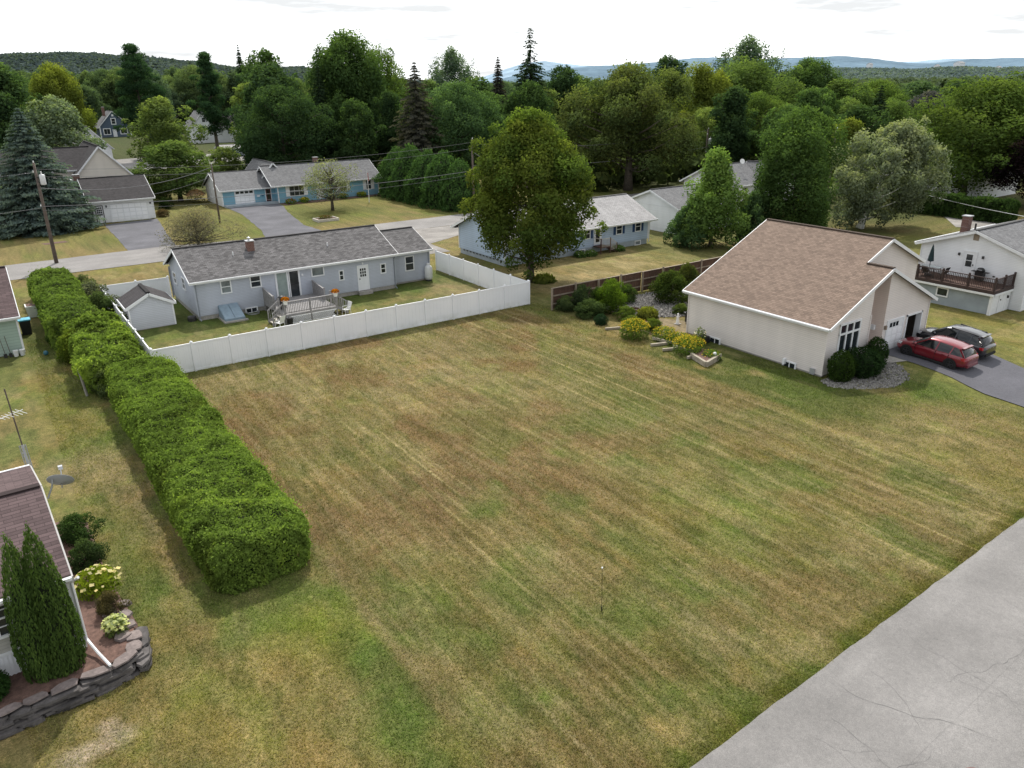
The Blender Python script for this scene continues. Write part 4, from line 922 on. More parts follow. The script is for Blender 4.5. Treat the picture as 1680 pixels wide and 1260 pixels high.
# ------------------------------------------------------------------ white vinyl fence runs
def vinyl_fence(label, p, q, n, h=1.83, seed=0):
    p = Vector((*p, 0)); q = Vector((*q, 0)); o = thing('vinyl_fence', label, 'fence', p, group=None); d = (q - p) / n; nn = Vector((-d.y, d.x, 0)).normalized()
    g = np.random.default_rng(seed)
    for i in range(n + 1):
        c = p + d * i; mb = MB(); a = .065
        mb.box(c.x - a, c.x + a, c.y - a, c.y + a, -.05, h + .05); mb.lathe([(.11, h + .05), (.11, h + .08), (.02, h + .15)], (c.x, c.y, 0), 4)
        mb.build('post', M['vinyl'], o)
        if i < n:
            a_, b_ = c + d * .03, c + d * .97; mb = MB(); mb.bar(a_ + Vector((0, 0, h - .04)), b_ + Vector((0, 0, h - .04)), .07, .10); mb.bar(a_ + Vector((0, 0, .09)), b_ + Vector((0, 0, .09)), .07, .14)
            k = 15
            for j in range(k):
                s0 = a_.lerp(b_, j / k); s1 = a_.lerp(b_, (j + .985) / k); off = nn * (.004 * (j % 2))
                mb.bar(s0 + off + Vector((0, 0, (h + .05) / 2)), s1 + off + Vector((0, 0, (h + .05) / 2)), .035, h - .16)
            mb.build('panel', M['vinyl'], o)
    return o
vinyl_fence('front run of white vinyl fence along the edge of the mown lot', (-28.05, 0), (0, 0), 12)
vinyl_fence('right run of white vinyl fence between the yard and the sugar maple', (0, .13), (.1, 15.2), 6)
vinyl_fence('left run of white vinyl fence squeezed against the tall hedge', (-28.05, .13), (-28.05, 19.6), 8)
vinyl_fence('far run of white vinyl fence behind the shed beside the street lawn', (-27.92, 19.7), (-22.95, 19.7), 2)

# brown board fence
o = thing('board_fence', 'brown wooden board fence behind the gravel garden of the beige house', 'fence', (.4, -2.4, 0)); n = 9; g = np.random.default_rng(8)
for i in range(n + 1):
    x = .4 + i * 2.35; y = -2.4 - .03 * i + .05 * math.sin(i)
    MB().box(x - .06, x + .06, y - .16, y - .04, 0, 1.75 + .1 * (i % 2)).build('post', M['wood_tan'], o)
    if i < n:
        mb = MB(); k = 16
        for j in range(k): a = x + .02 + j * 2.33 / k; mb.box(a, a + .135, y - .015 + .012 * (j % 2), y + .005 + .012 * (j % 2), .06, 1.66 + .02 * g.random())
        mb.build('panel', M['wood_brown'], o)
        MB().box(x + .06, x + 2.3, y - .075, y - .02, .42, .52).box(x + .06, x + 2.3, y - .075, y - .02, 1.05, 1.15).box(x - .02, x + 2.37, y - .09, y + .05, 1.69, 1.73).build('rail', M['wood_tan'], o)

# ------------------------------------------------------------------ beige house
B = thing('beige_house', 'beige vinyl-sided house with large brown shingle roof and two-bay garage', 'house', (4.3, -23.7, 0))
MB().box(4.36, 15.4, -23.64, -13, -.1, .16).build('foundation', M['concrete'], B)
sl = .48; z_e = 3.17; zf = 5.79; uf = 4.3 + (zf - z_e) / sl; zr = 7.0; ur = 4.3 + (zr - z_e) / sl
# walls: left side, front gable with entry alcove, rear block
mb = MB(); zs = lambda u: z_e + (u - 4.3) * sl if u <= uf else zf - (u - uf) * sl
ub0, ub1 = 8.6, 10.2; uR = 15.3; vB = -12.95; dA = -22.3
mb.add([(4.3, -23.7, .1), (4.3, vB, .1), (4.3, vB, z_e), (4.3, -23.7, z_e)], [(0, 3, 2, 1)])
mb.add([(4.3, -23.7, .1), (ub0, -23.7, .1), (ub0, -23.7, zs(ub0)), (4.3, -23.7, z_e)], [(0, 1, 2, 3)])
# garage front with two openings
gz0, gz1 = .36, 2.36; o1 = (10.55, 12.45); o2 = (12.75, 14.6)
for a, b_ in ((ub1, o1[0]), (o1[1], o2[0]), (o2[1], uR)): mb.add([(a, -23.7, .1), (b_, -23.7, .1), (b_, -23.7, gz1), (a, -23.7, gz1)], [(0, 1, 2, 3)])
mb.add([(ub1, -23.7, gz1), (uR, -23.7, gz1), (uR, -23.7, zs(uR)), (ub1, -23.7, zs(ub1))], [(0, 1, 2, 3)])
mb.add([(uR, -23.7, .1), (uR, -21.9, .1), (uR, -21.9, zs(uR)), (uR, -23.7, zs(uR))], [(0, 1, 2, 3)])
# rear block gable (set back) and far end
ue = 16.3; zre = zr - (ue - ur) * .45
mb.add([(9.0, -21.95, 3.0), (ue, -21.95, 0), (ue, -21.95, zre), (ur, -21.95, zr), (9.0, -21.95, zs(9.0))], [(0, 1, 2, 3, 4)])
mb.add([(ue, -21.95, 0), (ue, vB, 0), (ue, vB, zre), (ue, -21.95, zre)], [(0, 1, 2, 3)])
mb.add([(4.3, vB, 0), (ue, vB, 0), (ue, vB, zre), (ur, vB, zr), (4.3, vB, z_e)], [(4, 3, 2, 1, 0)])
mb.build('wall', M['beige_siding'], B)
# entry alcove
mb = MB(); mb.add([(ub0, -23.7, .3), (ub0, dA, .3), (ub0, dA, 4.6), (ub0, -23.7, zs(ub0))], [(0, 1, 2, 3)])
mb.add([(ub1, -23.7, .3), (ub1, dA, .3), (ub1, dA, 4.9), (ub1, -23.7, zs(ub1))], [(3, 2, 1, 0)])
mb.add([(ub0, dA, .3), (ub1, dA, .3), (ub1, dA, 5.0), (ub0, dA, 5.0)], [(0, 1, 2, 3)]); mb.build('entry_recess', M_siding('recess_siding', (.74, .63, .575), .115, .2), B)
MB().box(ub0, ub1, -23.7, dA, .2, .36).build('porch_floor', M['concrete'], B)
door(B, FV(dA), 8.95, 9.85, .36, 2.4)
MB().fbox(FU(ub1), -23.2, -22.95, 0, .18, 1.75, 2.05).build('wall_lamp', M['white'], B); MB().fbox(FV(-23.7), 10.28, 10.42, 0, .14, 1.85, 2.1).build('wall_lamp', M['wood_tan'], B)
# interior of the open bay
mb = MB(); mb.add([(10.3, -23.6, .34), (15.2, -23.6, .34), (15.2, -17.5, .34), (10.3, -17.5, .34), (10.3, -23.6, 2.9), (15.2, -23.6, 2.9), (15.2, -17.5, 2.9), (10.3, -17.5, 2.9)], [(0, 1, 2, 3), (7, 6, 5, 4), (0, 3, 7, 4), (1, 5, 6, 2), (3, 2, 6, 7)])
mb.build('garage_interior', M['garage_dark'], B)
mb = MB(); mb.fbox(FV(-23.7), o2[0], o2[0] + .1, -.3, .06, gz0, gz1); mb.fbox(FV(-23.7), o2[1] - .1, o2[1], -.3, .06, gz0, gz1); mb.fbox(FV(-23.7), o2[0], o2[1], -.3, .06, gz1 - .1, gz1); mb.build('bay_frame', M['white'], B)
garage_door(B, FV(-23.7), o1[0] + .08, o1[1] - .08, gz0, gz1 - .08, panes=3, rows=4, cols=3, frame=.1, paneF=(.12, .72))
# roof
oh = .3; ov = .32; mb = MB(); up = .1
P = lambda u, v: (u, v, z_e + (u - 4.3) * sl + up)
v0, v1 = -23.7 - ov, vB + ov; vs = -21.95 - ov; ulo = 4.3 - oh
mb.slab(P(uf, v0), P(uf, vs), P(ulo, vs), P(ulo, v0), .1, 0)
mb.slab(P(ur, vs), P(ur, v1), P(ulo, v1), P(ulo, vs), .1, vs - v0)
zq = zf - (uR + oh - uf) * sl + up; mb.slab((uf, v0, zf + up), (uf, -21.95, zf + up), (uR + oh, -21.95, zq), (uR + oh, v0, zq), .1, 3)
zq2 = zr - (ue + oh - ur) * .45 + up; mb.slab((ur, vs, zr + up), (ur, v1, zr + up), (ue + oh, v1, zq2), (ue + oh, vs, zq2), .1, 5)
mb.bar((ur, vs, zr + up + .015), (ur, v1, zr + up + .015), .26, .05); mb.bar((uf, v0, zf + up + .015), (uf, vs, zf + up + .015), .26, .05)
mb.build('roof', M['beige_roof'], B)
mb = MB()
mb.bar((ulo - .02, v0, P(ulo, 0)[2] - .1), (ulo - .02, v1, P(ulo, 0)[2] - .1), .05, .2); mb.bar((ulo - .09, v0, P(ulo, 0)[2] - .06), (ulo - .09, v1, P(ulo, 0)[2] - .06), .09, .08)
for vv in (v0 - .025,): mb.bar((ulo, vv, P(ulo, 0)[2] - .1), (uf, vv, zf + up - .1), .045, .19); mb.bar((uf, vv, zf + up - .1), (uR + oh, vv, zq - .1), .045, .19)
mb.bar((uf - .0, vs - .025, P(uf, 0)[2] - .02), (ur, vs - .025, zr + up - .1), .045, .17); mb.bar((ur, vs - .025, zr + up - .1), (ue + oh, vs - .025, zq2 - .1), .045, .19)
mb.bar((ulo, v1 + .025, P(ulo, 0)[2] - .1), (ur, v1 + .025, zr + up - .1), .045, .19); mb.bar((uR + oh, v0, zq - .1), (uR + oh, -21.95, zq - .1), .05, .19); mb.bar((ue + oh, vs, zq2 - .1), (ue + oh, v1, zq2 - .1), .05, .19)
mb.hexa([(ulo, v0, z_e - .06), (4.3, v0, z_e - .06), (4.3, v1, z_e - .06), (ulo, v1, z_e - .06), (ulo, v0, z_e - .04), (4.3, v0, z_e - .04), (4.3, v1, z_e - .04), (ulo, v1, z_e - .04)])
mb.build('fascia', M['white'], B)
# big front window: three tall lights under three square ones
F = FV(-23.7); mb = MB(); wa, wb, za, zb, zm = 5.5, 7.52, 1.18, 3.02, 2.42
for x in (wa, wa + .66, wa + 1.34, wb): mb.fbox(F, x - .055, x + .055, -.02, .07, za, zb)
for z in (za, zm, zb): mb.fbox(F, wa - .055, wb + .055, -.02, .075, z - .055, z + .055)
wo = mb.build('window', M['white'], B)
for i in range(3):
    x0 = wa + .67 * i + .05; MB().fbox(F, x0, x0 + .58, -.01, .02, za + .05, zm - .05).build('pane', M['glass'], wo); MB().fbox(F, x0, x0 + .58, -.01, .02, zm + .05, zb - .05).build('pane', M['glass'], wo)
for a in (-15.9, -21.85): window(B, FU(4.3), a, a + .8, -.02, .3, bars=('v',))
MB().fbox(FU(4.3), -21.2, -21.05, 0, .2, .15, .5).build('vent_pipe', M['white'], B)
MB().fbox(FU(4.3), -23.25, -22.95, 0, .12, .05, .42).build('meter_box', M['steel'], B)
corner(B, ((4.3, -23.7), (ub0, -23.7), (uR, -23.7), (ue, -21.95), (4.3, vB)), .1, 3.1, .09, 'beige_siding')

# ------------------------------------------------------------------ white house with deck (right)
W = thing('white_house', 'white house with grey roof and raised dark deck at the right edge', 'house', (28, -24, 0))
wall_box(W, 28.2, 41, -24.1, -15.9, 0, 4.05, 5.45, 'u', 'white_siding'); rf = gable_roof(W, 28.2, 41, -24.1, -15.9, 4.05, 5.45, 'u', 'mid_roof', .4, .3)
MB().box(25.45, 28.15, -23.1, -15.6, 0, 1.62).build('basement_wall', M['block'], W)
MB().box(25.3, 28.1, -23.25, -23.13, 0, 1.62).build('basement_front', M['white_siding'], W); MB().box(25.28, 25.5, -23.27, -23.05, 0, 1.62).build('corner_trim', M['white'], W)
for a in (-19.9, -17.2): window(W, FU(25.45), a, a + .75, .75, 1.28, bars=())
door(W, FV(-23.25), 26.4, 27.3, .03, 1.55); garage_door(W, FV(-24.1), 29.1, 31.6, .03, 1.9, rows=3, cols=3); MB().fbox(FV(-23.25), 27.5, 27.62, 0, .14, 1.0, 1.2).build('wall_lamp', M['dark'], W)
F = FU(28.2); door(W, F, -20.2, -19.35, 1.85, 3.8, glass=(-20.02, -19.5, 2.65, 3.65), grid=(1, 2), panels=False)
for a in (-18.95, -20.75): MB().fbox(F, a - .06, a + .06, 0, .15, 3.45, 3.65).build('wall_lamp', M['dark'], W)
MB().fbox(F, -20.15, -19.75, 0, .05, 4.75, 5.2).build('gable_vent', M['wood_tan'], W); MB().fbox(F, -21.85, -21.7, 0, .05, 2.2, 2.3).build('outlet', M['dark'], W)
chimney(W, 31.2, -17.6, 4.3, 6.0, .55, .55, host=rf); MB().tube([(31.3, -18.3, 4.5), (31.3, -18.3, 5.5)], .07, 8).build('vent_pipe', M['dark'], rf)
corner(W, ((28.2, -24.1), (28.2, -15.9)), 1.6, 4.0)
D2 = thing('raised_deck', 'dark brown railed deck on the white house at the right edge', 'deck', (25.4, -19.4, 0))
MB().box(25.2, 28.15, -23.3, -15.5, 1.70, 1.80).build('floor', M['wood_brown'], D2); MB().box(25.15, 25.2, -23.35, -15.5, 1.62, 1.86).box(25.2, 28.15, -23.35, -23.3, 1.62, 1.86).build('rim_joist', M['deck_dark'], D2)
MB().box(25.12, 25.3, -23.38, -15.5, 1.46, 1.615).box(25.2, 28.15, -23.38, -23.2, 1.46, 1.615).build('white_skirt', M['white'], D2)
for (p, q) in (((25.25, -23.25), (25.25, -21.35)), ((25.25, -21.35), (25.25, -19.4)), ((25.25, -19.4), (25.25, -17.45)), ((25.25, -17.45), (25.25, -15.6)), ((25.25, -23.25), (26.7, -23.25)), ((26.7, -23.25), (28.1, -23.25))):
    p = Vector((*p, 0)); q = Vector((*q, 0)); mb = MB(); zz = 1.8
    mb.bar(p + Vector((0, 0, 2.72)), q + Vector((0, 0, 2.72)), .09, .05); mb.bar(p + Vector((0, 0, 1.92)), q + Vector((0, 0, 1.92)), .05, .06); k = int((q - p).length / .125)
    for i in range(1, k): c = p.lerp(q, i / k); mb.box(c.x - .016, c.x + .016, c.y - .016, c.y + .016, 1.9, 2.7)
    mb.build('railing', M['deck_dark'], D2); MB().box(q.x - .06, q.x + .06, q.y - .06, q.y + .06, 1.8, 2.88).build('post', M['deck_dark'], D2)
MB().box(25.19, 25.31, -23.31, -23.19, 1.8, 2.88).build('post', M['deck_dark'], D2)
# furniture on that deck
U = thing('patio_umbrella', 'closed dark green patio umbrella on the dark deck', 'umbrella', (26.6, -17.6, 1.8))
MB().tube([(26.6, -17.6, 1.8), (26.6, -17.6, 4.3)], .025, 6).build('pole', M['dark'], U)
MB().lathe([(.05, 2.9), (.24, 2.98), (.20, 3.3), (.14, 3.7), (.06, 4.15), (.02, 4.28)], (26.6, -17.6, 0), 9).build('canopy', M['umbrella'], U); MB().lathe([(.3, 0), (.28, .1), (.05, .14)], (26.6, -17.6, 1.8), 10).build('base', M['dark'], U)
T_ = thing('patio_table', 'dark patio table under the closed umbrella', 'table', (26.6, -17.6, 1.8)); MB().box(25.95, 27.25, -18.4, -16.8, 2.48, 2.52).build('tabletop', M['glass_grey'], T_)
for a, b_ in ((-.55, -.7), (.55, -.7), (.55, .7), (-.55, .7)): MB().tube([(26.6 + a, -17.6 + b_, 1.8), (26.6 + a * .9, -17.6 + b_ * .9, 2.48)], .025, 5).build('leg', M['dark'], T_)
def patio_chair(u, v, rz, label, mat='dark', name='patio_chair', group=None, z=1.8):
    o = thing(name, label, 'chair', (u, v, z), rz, group, local=True)
    MB().hexa([(-.24, -.24, .4), (.24, -.24, .4), (.24, .24, .42), (-.24, .24, .42), (-.24, -.24, .43), (.24, -.24, .43), (.24, .24, .45), (-.24, .24, .45)]).build('seat', M[mat], o)
    mb = MB(); mb.add([(-.22, -.24, .45), (.22, -.24, .45), (.26, -.42, .98), (-.26, -.42, .98), (-.22, -.21, .45), (.22, -.21, .45), (.26, -.39, .98), (-.26, -.39, .98)], [(0, 1, 2, 3), (7, 6, 5, 4), (0, 4, 5, 1), (1, 5, 6, 2), (2, 6, 7, 3), (3, 7, 4, 0)]); mb.build('backrest', M[mat], o)
    for a in (-.22, .22):
        for b_ in (-.22, .22): MB().tube([(a * 1.1, b_ * 1.15, 0), (a, b_, .42)], .018, 5).build('leg', M[mat], o)
        MB().tube([(a * 1.12, .2, .42), (a * 1.15, .18, .64), (a * 1.15, -.3, .66)], .018, 5).build('armrest', M[mat], o)
    return o
patio_chair(26.2, -18.9, R(-5), 'dark patio chair on the deck nearest the white house door', group='dark chairs around the deck table')
patio_chair(25.7, -16.9, R(-80), 'dark patio chair on the far-left end of the deck by the railing', group='dark chairs around the deck table')
patio_chair(27.3, -16.3, R(170), 'dark patio chair behind the deck table beside the white wall', group='dark chairs around the deck table')
patio_chair(25.75, -17.9, R(-95), 'dark patio chair with its back to the deck railing, middle of three', group='dark chairs around the deck table')
def grill(u, v, z, label, rz=0):
    o = thing('gas_grill', label, 'grill', (u, v, z), rz, local=True)
    MB().box(-.3, .3, -.22, .22, .1, .75).build('cart', M['black'], o); mb = MB(); mb.lathe([(.0, 0), (.3, .02), (.29, .14), (.2, .26), (.02, .3)], (0, 0, .75), 12); mb.build('lid', M['black'], o, smooth=True)
    MB().box(-.62, -.31, -.2, .2, .7, .74).build('side_shelf', M['dark'], o); MB().box(.31, .62, -.2, .2, .7, .74).build('side_shelf', M['dark'], o); MB().tube([(-.22, -.3, .92), (.22, -.3, .92)], .015, 5).build('handle', M['steel'], o); return o
grill(27.75, -20.95, 1.8, 'black gas grill with a pale handle beside the white door on the dark deck', R(-90))
grill(-17.3, 8.05, .74, 'black grill on the grey wooden deck next to the sliding door', R(90))
for u, v, lab in ((-17.62, 6.2, 'white pot of orange flowers on the left deck post by the stairs'), (-13.72, 6.2, 'white pot of orange flowers on the right deck post')):
    o = thing('flower_pot', lab, 'flower pot', (u, v, 1.6), group='flower pots on the deck posts'); MB().lathe([(.13, 1.55), (.2, 1.85), (.21, 1.87), (.18, 1.87)], (u, v, 0), 12).build('pot', M['plastic'], o)
    P_ = unit(rng.normal(size=(260, 3))); P_[:, 2] = np.abs(P_[:, 2]); q = leaf_mesh('flowers', np.array([u, v, 1.9]) - np.array([u, v, 1.6]) + P_ * np.array([.32, .32, .24]), P_, .09, rng.random(260) * .9, rng.random(260) * 0, .9); link('flowers', q, M['leaf'], o, (.42, .15, .012, 1))
patio_chair(-18.35, 5.75, R(25), 'white plastic garden chair at the foot of the left deck stairs', 'plastic', 'plastic_chair', z=0)
patio_chair(-13.0, 6.1, R(100), 'white plastic chair at the right end of the grey deck', 'plastic', 'plastic_chair', z=0)
o = thing('waste_bin', 'black plastic bin behind the white chair by the deck lattice', 'bin', (-17.55, 5.85, 0)); MB().lathe([(.17, 0), (.22, .5), (.24, .5), (.24, .55), (.02, .58)], (-17.55, 5.85, 0), 12).build('body', M['black'], o); MB().lathe([(.25, .55), (.25, .6), (.1, .68), (.02, .7)], (-17.55, 5.85, 0), 12).build('lid', M['black'], o)
o = thing('propane_tank', 'upright pale grey propane tank at the right end of the blue-grey house', 'tank', (-2.55, 11.95, 0)); MB().lathe([(.02, .1), (.3, .14), (.36, .3), (.36, 1.15), (.3, 1.32), (.16, 1.42), (.02, 1.44)], (-2.55, 11.95, 0), 20).build('tank', M['tank'], o, smooth=True)
MB().lathe([(.17, 1.38), (.17, 1.58), (.14, 1.6), (.02, 1.6)], (-2.55, 11.95, 0), 12).build('valve_hood', M['tank'], o); MB().lathe([(.28, 0), (.28, .12), (.24, .12)], (-2.55, 11.95, 0), 14).build('foot_ring', M['dark'], o)
# ------------------------------------------------------------------ pale blue house behind the maple
A = thing('pale_blue_house', 'pale blue clapboard house with light roof and navy shutters behind the sugar maple', 'house', (6, 12.3, 0))
MB().box(6.05, 24.75, 12.35, 20.7, 0, .62).build('foundation', M['block'], A)
wall_box(A, 6, 24.8, 12.3, 20.75, .55, 2.95, 4.75, 'u', 'paleblue_siding'); rf = gable_roof(A, 6, 24.8, 12.3, 20.75, 2.95, 4.75, 'u', 'light_roof', .75, .55)
F = FV(12.3)
for a in (16.2, 20.6, 23.3, 13.2): window(A, F, a - .35, a + .35, 1.55, 2.5, shutter='shutter_blue')
door(A, F, 17.25, 18.05, .75, 2.5, glass=(17.38, 17.9, 1.0, 2.35), panels=False)
for a in (23.0, 15.2): window(A, F, a, a + .7, .08, .42, bars=(), glass='glass_grey')
vb = MB()
for k in range(12): vb.fbox(FU(6), 12.9 + k * .62, 13.15 + k * .62, 0, .02, .40, .52)
vb.build('foundation_vent', M['dark'], A)
corner(A, ((6, 12.3), (24.8, 12.3), (6, 20.75)), .55, 2.9, .12); chimney(A, 20.5, 18.3, 4.0, 5.5, .6, .6, host=rf)
MB().tube([(25.45, 11.6, 2.7), (25.2, 12.1, 2.45), (24.9, 12.2, 2.3), (24.9, 12.2, .2)], .05, 6).build('downspout', M['white'], A)
o = thing('back_stoop', 'small brown wooden stoop with steps behind the pale blue house', 'stoop', (17.6, 11.6, 0))
MB().box(17.0, 18.3, 11.0, 12.25, .62, .7).build('landing', M['wood_brown'], o); st = MB()
for k in range(3): st.box(18.32 + .28 * k, 18.6 + .28 * k, 11.0, 12.0, .5 - .18 * k - .05, .5 - .18 * k)
st.build('steps', M['wood_brown'], o)
rb = MB(); rb.bar((17.0, 11.02, 1.55), (18.3, 11.02, 1.55), .07, .05); rb.bar((18.3, 11.02, 1.55), (19.2, 11.02, .95), .07, .05); rb.bar((17.02, 11.02, 1.55), (17.02, 12.2, 1.55), .07, .05)
for k in range(8): rb.bar((17.05 + .17 * k, 11.02, .7), (17.05 + .17 * k, 11.02, 1.5), .035)
for k in range(5): rb.bar((18.4 + .18 * k, 11.02, .3), (18.4 + .18 * k, 11.02, 1.45 - .12 * k), .035)
rb.build('railing', M['wood_pale'], o)
pb = MB()
for u in (17.03, 18.3): pb.bar((u, 11.02, 0), (u, 11.02, 1.6), .09)
pb.bar((19.2, 11.02, 0), (19.2, 11.02, 1.0), .09); pb.build('post', M['wood_brown'], o)

# ------------------------------------------------------------------ sky blue house
S = thing('sky_blue_house', 'sky blue ranch house with grey roof, garage and white shutters across the street', 'house', (-4.7, 70.7, 0))
MB().box(-4.65, 19.5, 69.1, 79, 0, .3).build('foundation', M['block'], S)
wall_box(S, -4.7, 3.1, 70.7, 79.6, .05, 2.5, 4.5, 'u', 'blue_siding'); r1 = gable_roof(S, -4.7, 3.0, 70.7, 79.6, 2.5, 4.5, 'u', 'mid_roof', .5, .4, name='garage_roof')
wall_box(S, 3.1, 19.6, 69, 77.5, .05, 2.85, 5.15, 'u', 'blue_siding', name='main_wall'); r2 = gable_roof(S, 2.6, 19.6, 69, 77.5, 2.85, 5.15, 'u', 'mid_roof', .55, .55)
wall_box(S, 2.0, 6.0, 74, 82, .05, 3.0, 5.6, 'v', 'blue_siding', name='rear_wall'); gable_roof(S, 1.6, 6.4, 73, 82, 3.0, 5.6, 'v', 'mid_roof', .4, .3, name='rear_roof', gutter=False)
F = FV(70.7); garage_door(S, F, -2.8, -.1, .02, 2.2, panes=4, rows=4, cols=4)
door(S, F, 1.75, 2.5, .2, 2.15, mat='door_red', glass=(1.95, 2.3, .6, 1.95), panels=False)
MB().fbox(F, .35, .75, 0, .2, 1.1, 1.3).build('mailbox', M['white'], S); MB().lathe([(.18, 0), (.18, .04)], (1.2, 70.6, 1.2), 10).build('wall_plaque', M['shutter_blue'], S)
F = FV(69.0); window(S, F, 4.9, 7.1, 1.0, 2.4, bars=((3, 1), 'h'), shutter='white', sw=.5); window(S, F, 17.5, 18.3, 1.0, 2.35, shutter='white', sw=.45); window(S, F, 12.9, 14.1, 1.1, 2.35, shutter='white', sw=.45); door(S, F, 9.2, 10.1, .2, 2.3)
G_ = FU(-4.7); window(S, G_, 72.6, 73.6, .9, 2.2); window(S, G_, 76.4, 77.4, .9, 2.2)
wb = MB(); wb.fbox(G_, 70.7, 79.6, .01, .03, .05, 2.5).hexa([(-4.73, 70.7, 2.5), (-4.71, 70.7, 2.5), (-4.71, 79.6, 2.5), (-4.73, 79.6, 2.5), (-4.73, 75.0, 4.4), (-4.71, 75.0, 4.4), (-4.71, 75.3, 4.4), (-4.73, 75.3, 4.4)])
wb.build('side_siding', M['white_siding'], S); corner(S, ((-4.7, 70.7), (3.1, 69), (19.6, 69)), .1, 2.6, .14); chimney(S, 11.5, 74.5, 4.6, 5.9, .7, .6, 'steel', r2)
sheet('flower_bed', [(3.2, 66.6), (19.5, 67.4), (19.5, 68.95), (3.2, 68.95)], M['mulch'], .03, rag=.15, seed=12)
o = thing('raised_planter', 'square wooden planter of faded flowers in the blue house lawn', 'planter', (2.7, 49.6, 0)); mb = MB()
for a in ((1.3, 4.2, 48.6, 48.75), (1.3, 4.2, 50.5, 50.65), (1.3, 1.45, 48.75, 50.5), (4.05, 4.2, 48.75, 50.5)): mb.box(*a, 0, .32)
mb.build('frame', M['wood_pale'], o); MB().box(1.46, 4.04, 48.76, 50.49, 0, .24).build('soil', M['mulch'], o)
o = thing('flagpole', 'slim white flagpole with a hanging flag on the blue house lawn', 'flagpole', (14.4, 61.4, 0)); MB().tube([(14.4, 61.4, 0), (14.4, 61.4, 4.7)], [.06, .035], 6).build('pole', M['white'], o)
MB().lathe([(.02, 4.68), (.07, 4.74), (.02, 4.8)], (14.4, 61.4, 0), 8).build('finial', M['steel'], o)
fl = NT('flag_cloth'); p_ = fl.pos(); sx_ = fl.n('ShaderNodeSeparateXYZ'); fl.l(p_, sx_.inputs[0]); k_ = fl.math('GREATER_THAN', fl.math('FRACT', fl.math('MULTIPLY', sx_.outputs[0], 5.5)), .5); fl.pbsdf(fl.mix(k_, (.55, .5, .5), (.38, .06, .07)), .8)
mb = MB(); mb.add([(14.44, 61.4, 4.4), (14.52, 61.34, 4.35), (14.62, 61.42, 4.2), (14.46, 61.4, 3.2), (14.55, 61.36, 3.1), (14.66, 61.42, 3.25)], [(0, 1, 4, 3), (1, 2, 5, 4)]); mb.build('flag', fl.m, o)

# ------------------------------------------------------------------ white garage house, cream gabled house, further houses on the left
L = thing('garage_house', 'white house with charcoal roof, brick chimney and double garage behind the left utility pole', 'house', (-22.3, 66.4, 0))
wall_box(L, -22.3, -15.0, 66.4, 76, .05, 3.0, 5.3, 'u', 'white_siding'); r1 = gable_roof(L, -22.6, -15.0, 66.4, 76, 3.0, 5.3, 'u', 'dark_roof', .5, .3, name='garage_roof')
garage_door(L, FV(66.4), -20.3, -15.8, .02, 2.3, rows=4, cols=6); door(L, FV(66.4), -22.05, -21.25, .05, 2.2, glass=(-21.98, -21.32, 1.0, 2.1), grid=(3, 4), trim='dark')
for a in (-20.75, -15.35): MB().fbox(FV(66.4), a - .08, a + .08, 0, .15, 2.0, 2.25).build('wall_lamp', M['dark'], L)
wall_box(L, -44, -22.3, 67.4, 77, .05, 2.6, 4.8, 'u', 'white_siding', name='main_wall'); r2 = gable_roof(L, -44, -22.3, 67.4, 77, 2.6, 4.8, 'u', 'dark_roof', .7, .3); chimney(L, -22.9, 72.5, 3.5, 5.8, .8, .7, host=r2)
for a in (-26, -31.0, -36, -40): window(L, FV(67.4), a - .7, a + .7, .9, 2.1, bars=('v',))
MB().box(-27.6, -25.2, 66.2, 67.35, 0, .35).box(-27.3, -25.5, 65.6, 66.2, 0, .18).build('door_step', M['concrete'], L); corner(L, ((-22.3, 66.4), (-15, 66.4)), .1, 2.9, .14)
sheet('flower_bed', [(-25.5, 63.8), (-21.8, 64.6), (-22.0, 66.3), (-25.5, 66.8)], M['mulch'], .03, rag=.2, seed=14)
mb = MB(); g = np.random.default_rng(5)
o = thing('bed_edging', 'row of pale stones edging the flower bed by the white garage', 'stone edging', (-23.6, 63.9, 0))
for k in range(16): x = -25.4 + k * .24; mb.lathe([(.1, 0), (.14, .06), (.1, .14), (.02, .16)], (x, 63.75 + k * .05, 0), 6)
mb.build('stones', M['concrete'], o)
K = thing('cream_house', 'tall cream gabled house with charcoal roof behind the white garage', 'house', (-22, 77.5, 0))
wall_box(K, -22.6, -15.2, 77.5, 92, 0, 5.0, 9.0, 'v', 'cream_siding'); gable_roof(K, -22.6, -15.2, 77.5, 92, 5.0, 9.0, 'v', 'dark_roof', .35, .25)
wall_box(K, -34, -19.2, 80, 88.5, 0, 6.0, 8.6, 'u', 'cream_siding', name='side_wing'); gable_roof(K, -34, -18.9, 80, 88.5, 6.0, 8.6, 'u', 'dark_roof', .4, .2, name='wing_roof')
N = thing('small_white_house', 'white gable-end house with a triple window between the dusty tree and the slate-blue house', 'house', (-10, 165, 0))
wall_box(N, -13.6, -5.0, 165, 178, 0, 3.6, 8.2, 'v', 'white_siding'); gable_roof(N, -13.6, -5.0, 165, 178, 3.6, 8.2, 'v', 'mid_roof', .5, .3, gutter=False)
for k in range(3): window(N, FV(165), -10.6 + k * 1.1, -9.7 + k * 1.1, 4.2, 5.7, fw=.12, shutter=None)
for a in (-11.3, -7.2): MB().fbox(FV(165), a, a + .5, 0, .05, 4.1, 5.8).build('shutter', M['dark'], N)
Q = thing('slate_blue_house', 'slate-blue cottage with steep gable and white window trim in the distance', 'house', (8.5, 279, 0))
wall_box(Q, 8.4, 18.6, 279, 290, 0, 3.9, 9.0, 'v', 'slate_siding', rp=13.3); rf = gable_roof(Q, 8.4, 18.6, 279, 290, 3.9, 9.0, 'v', 'mid_roof', .6, .35, rp=13.3, gutter=False)
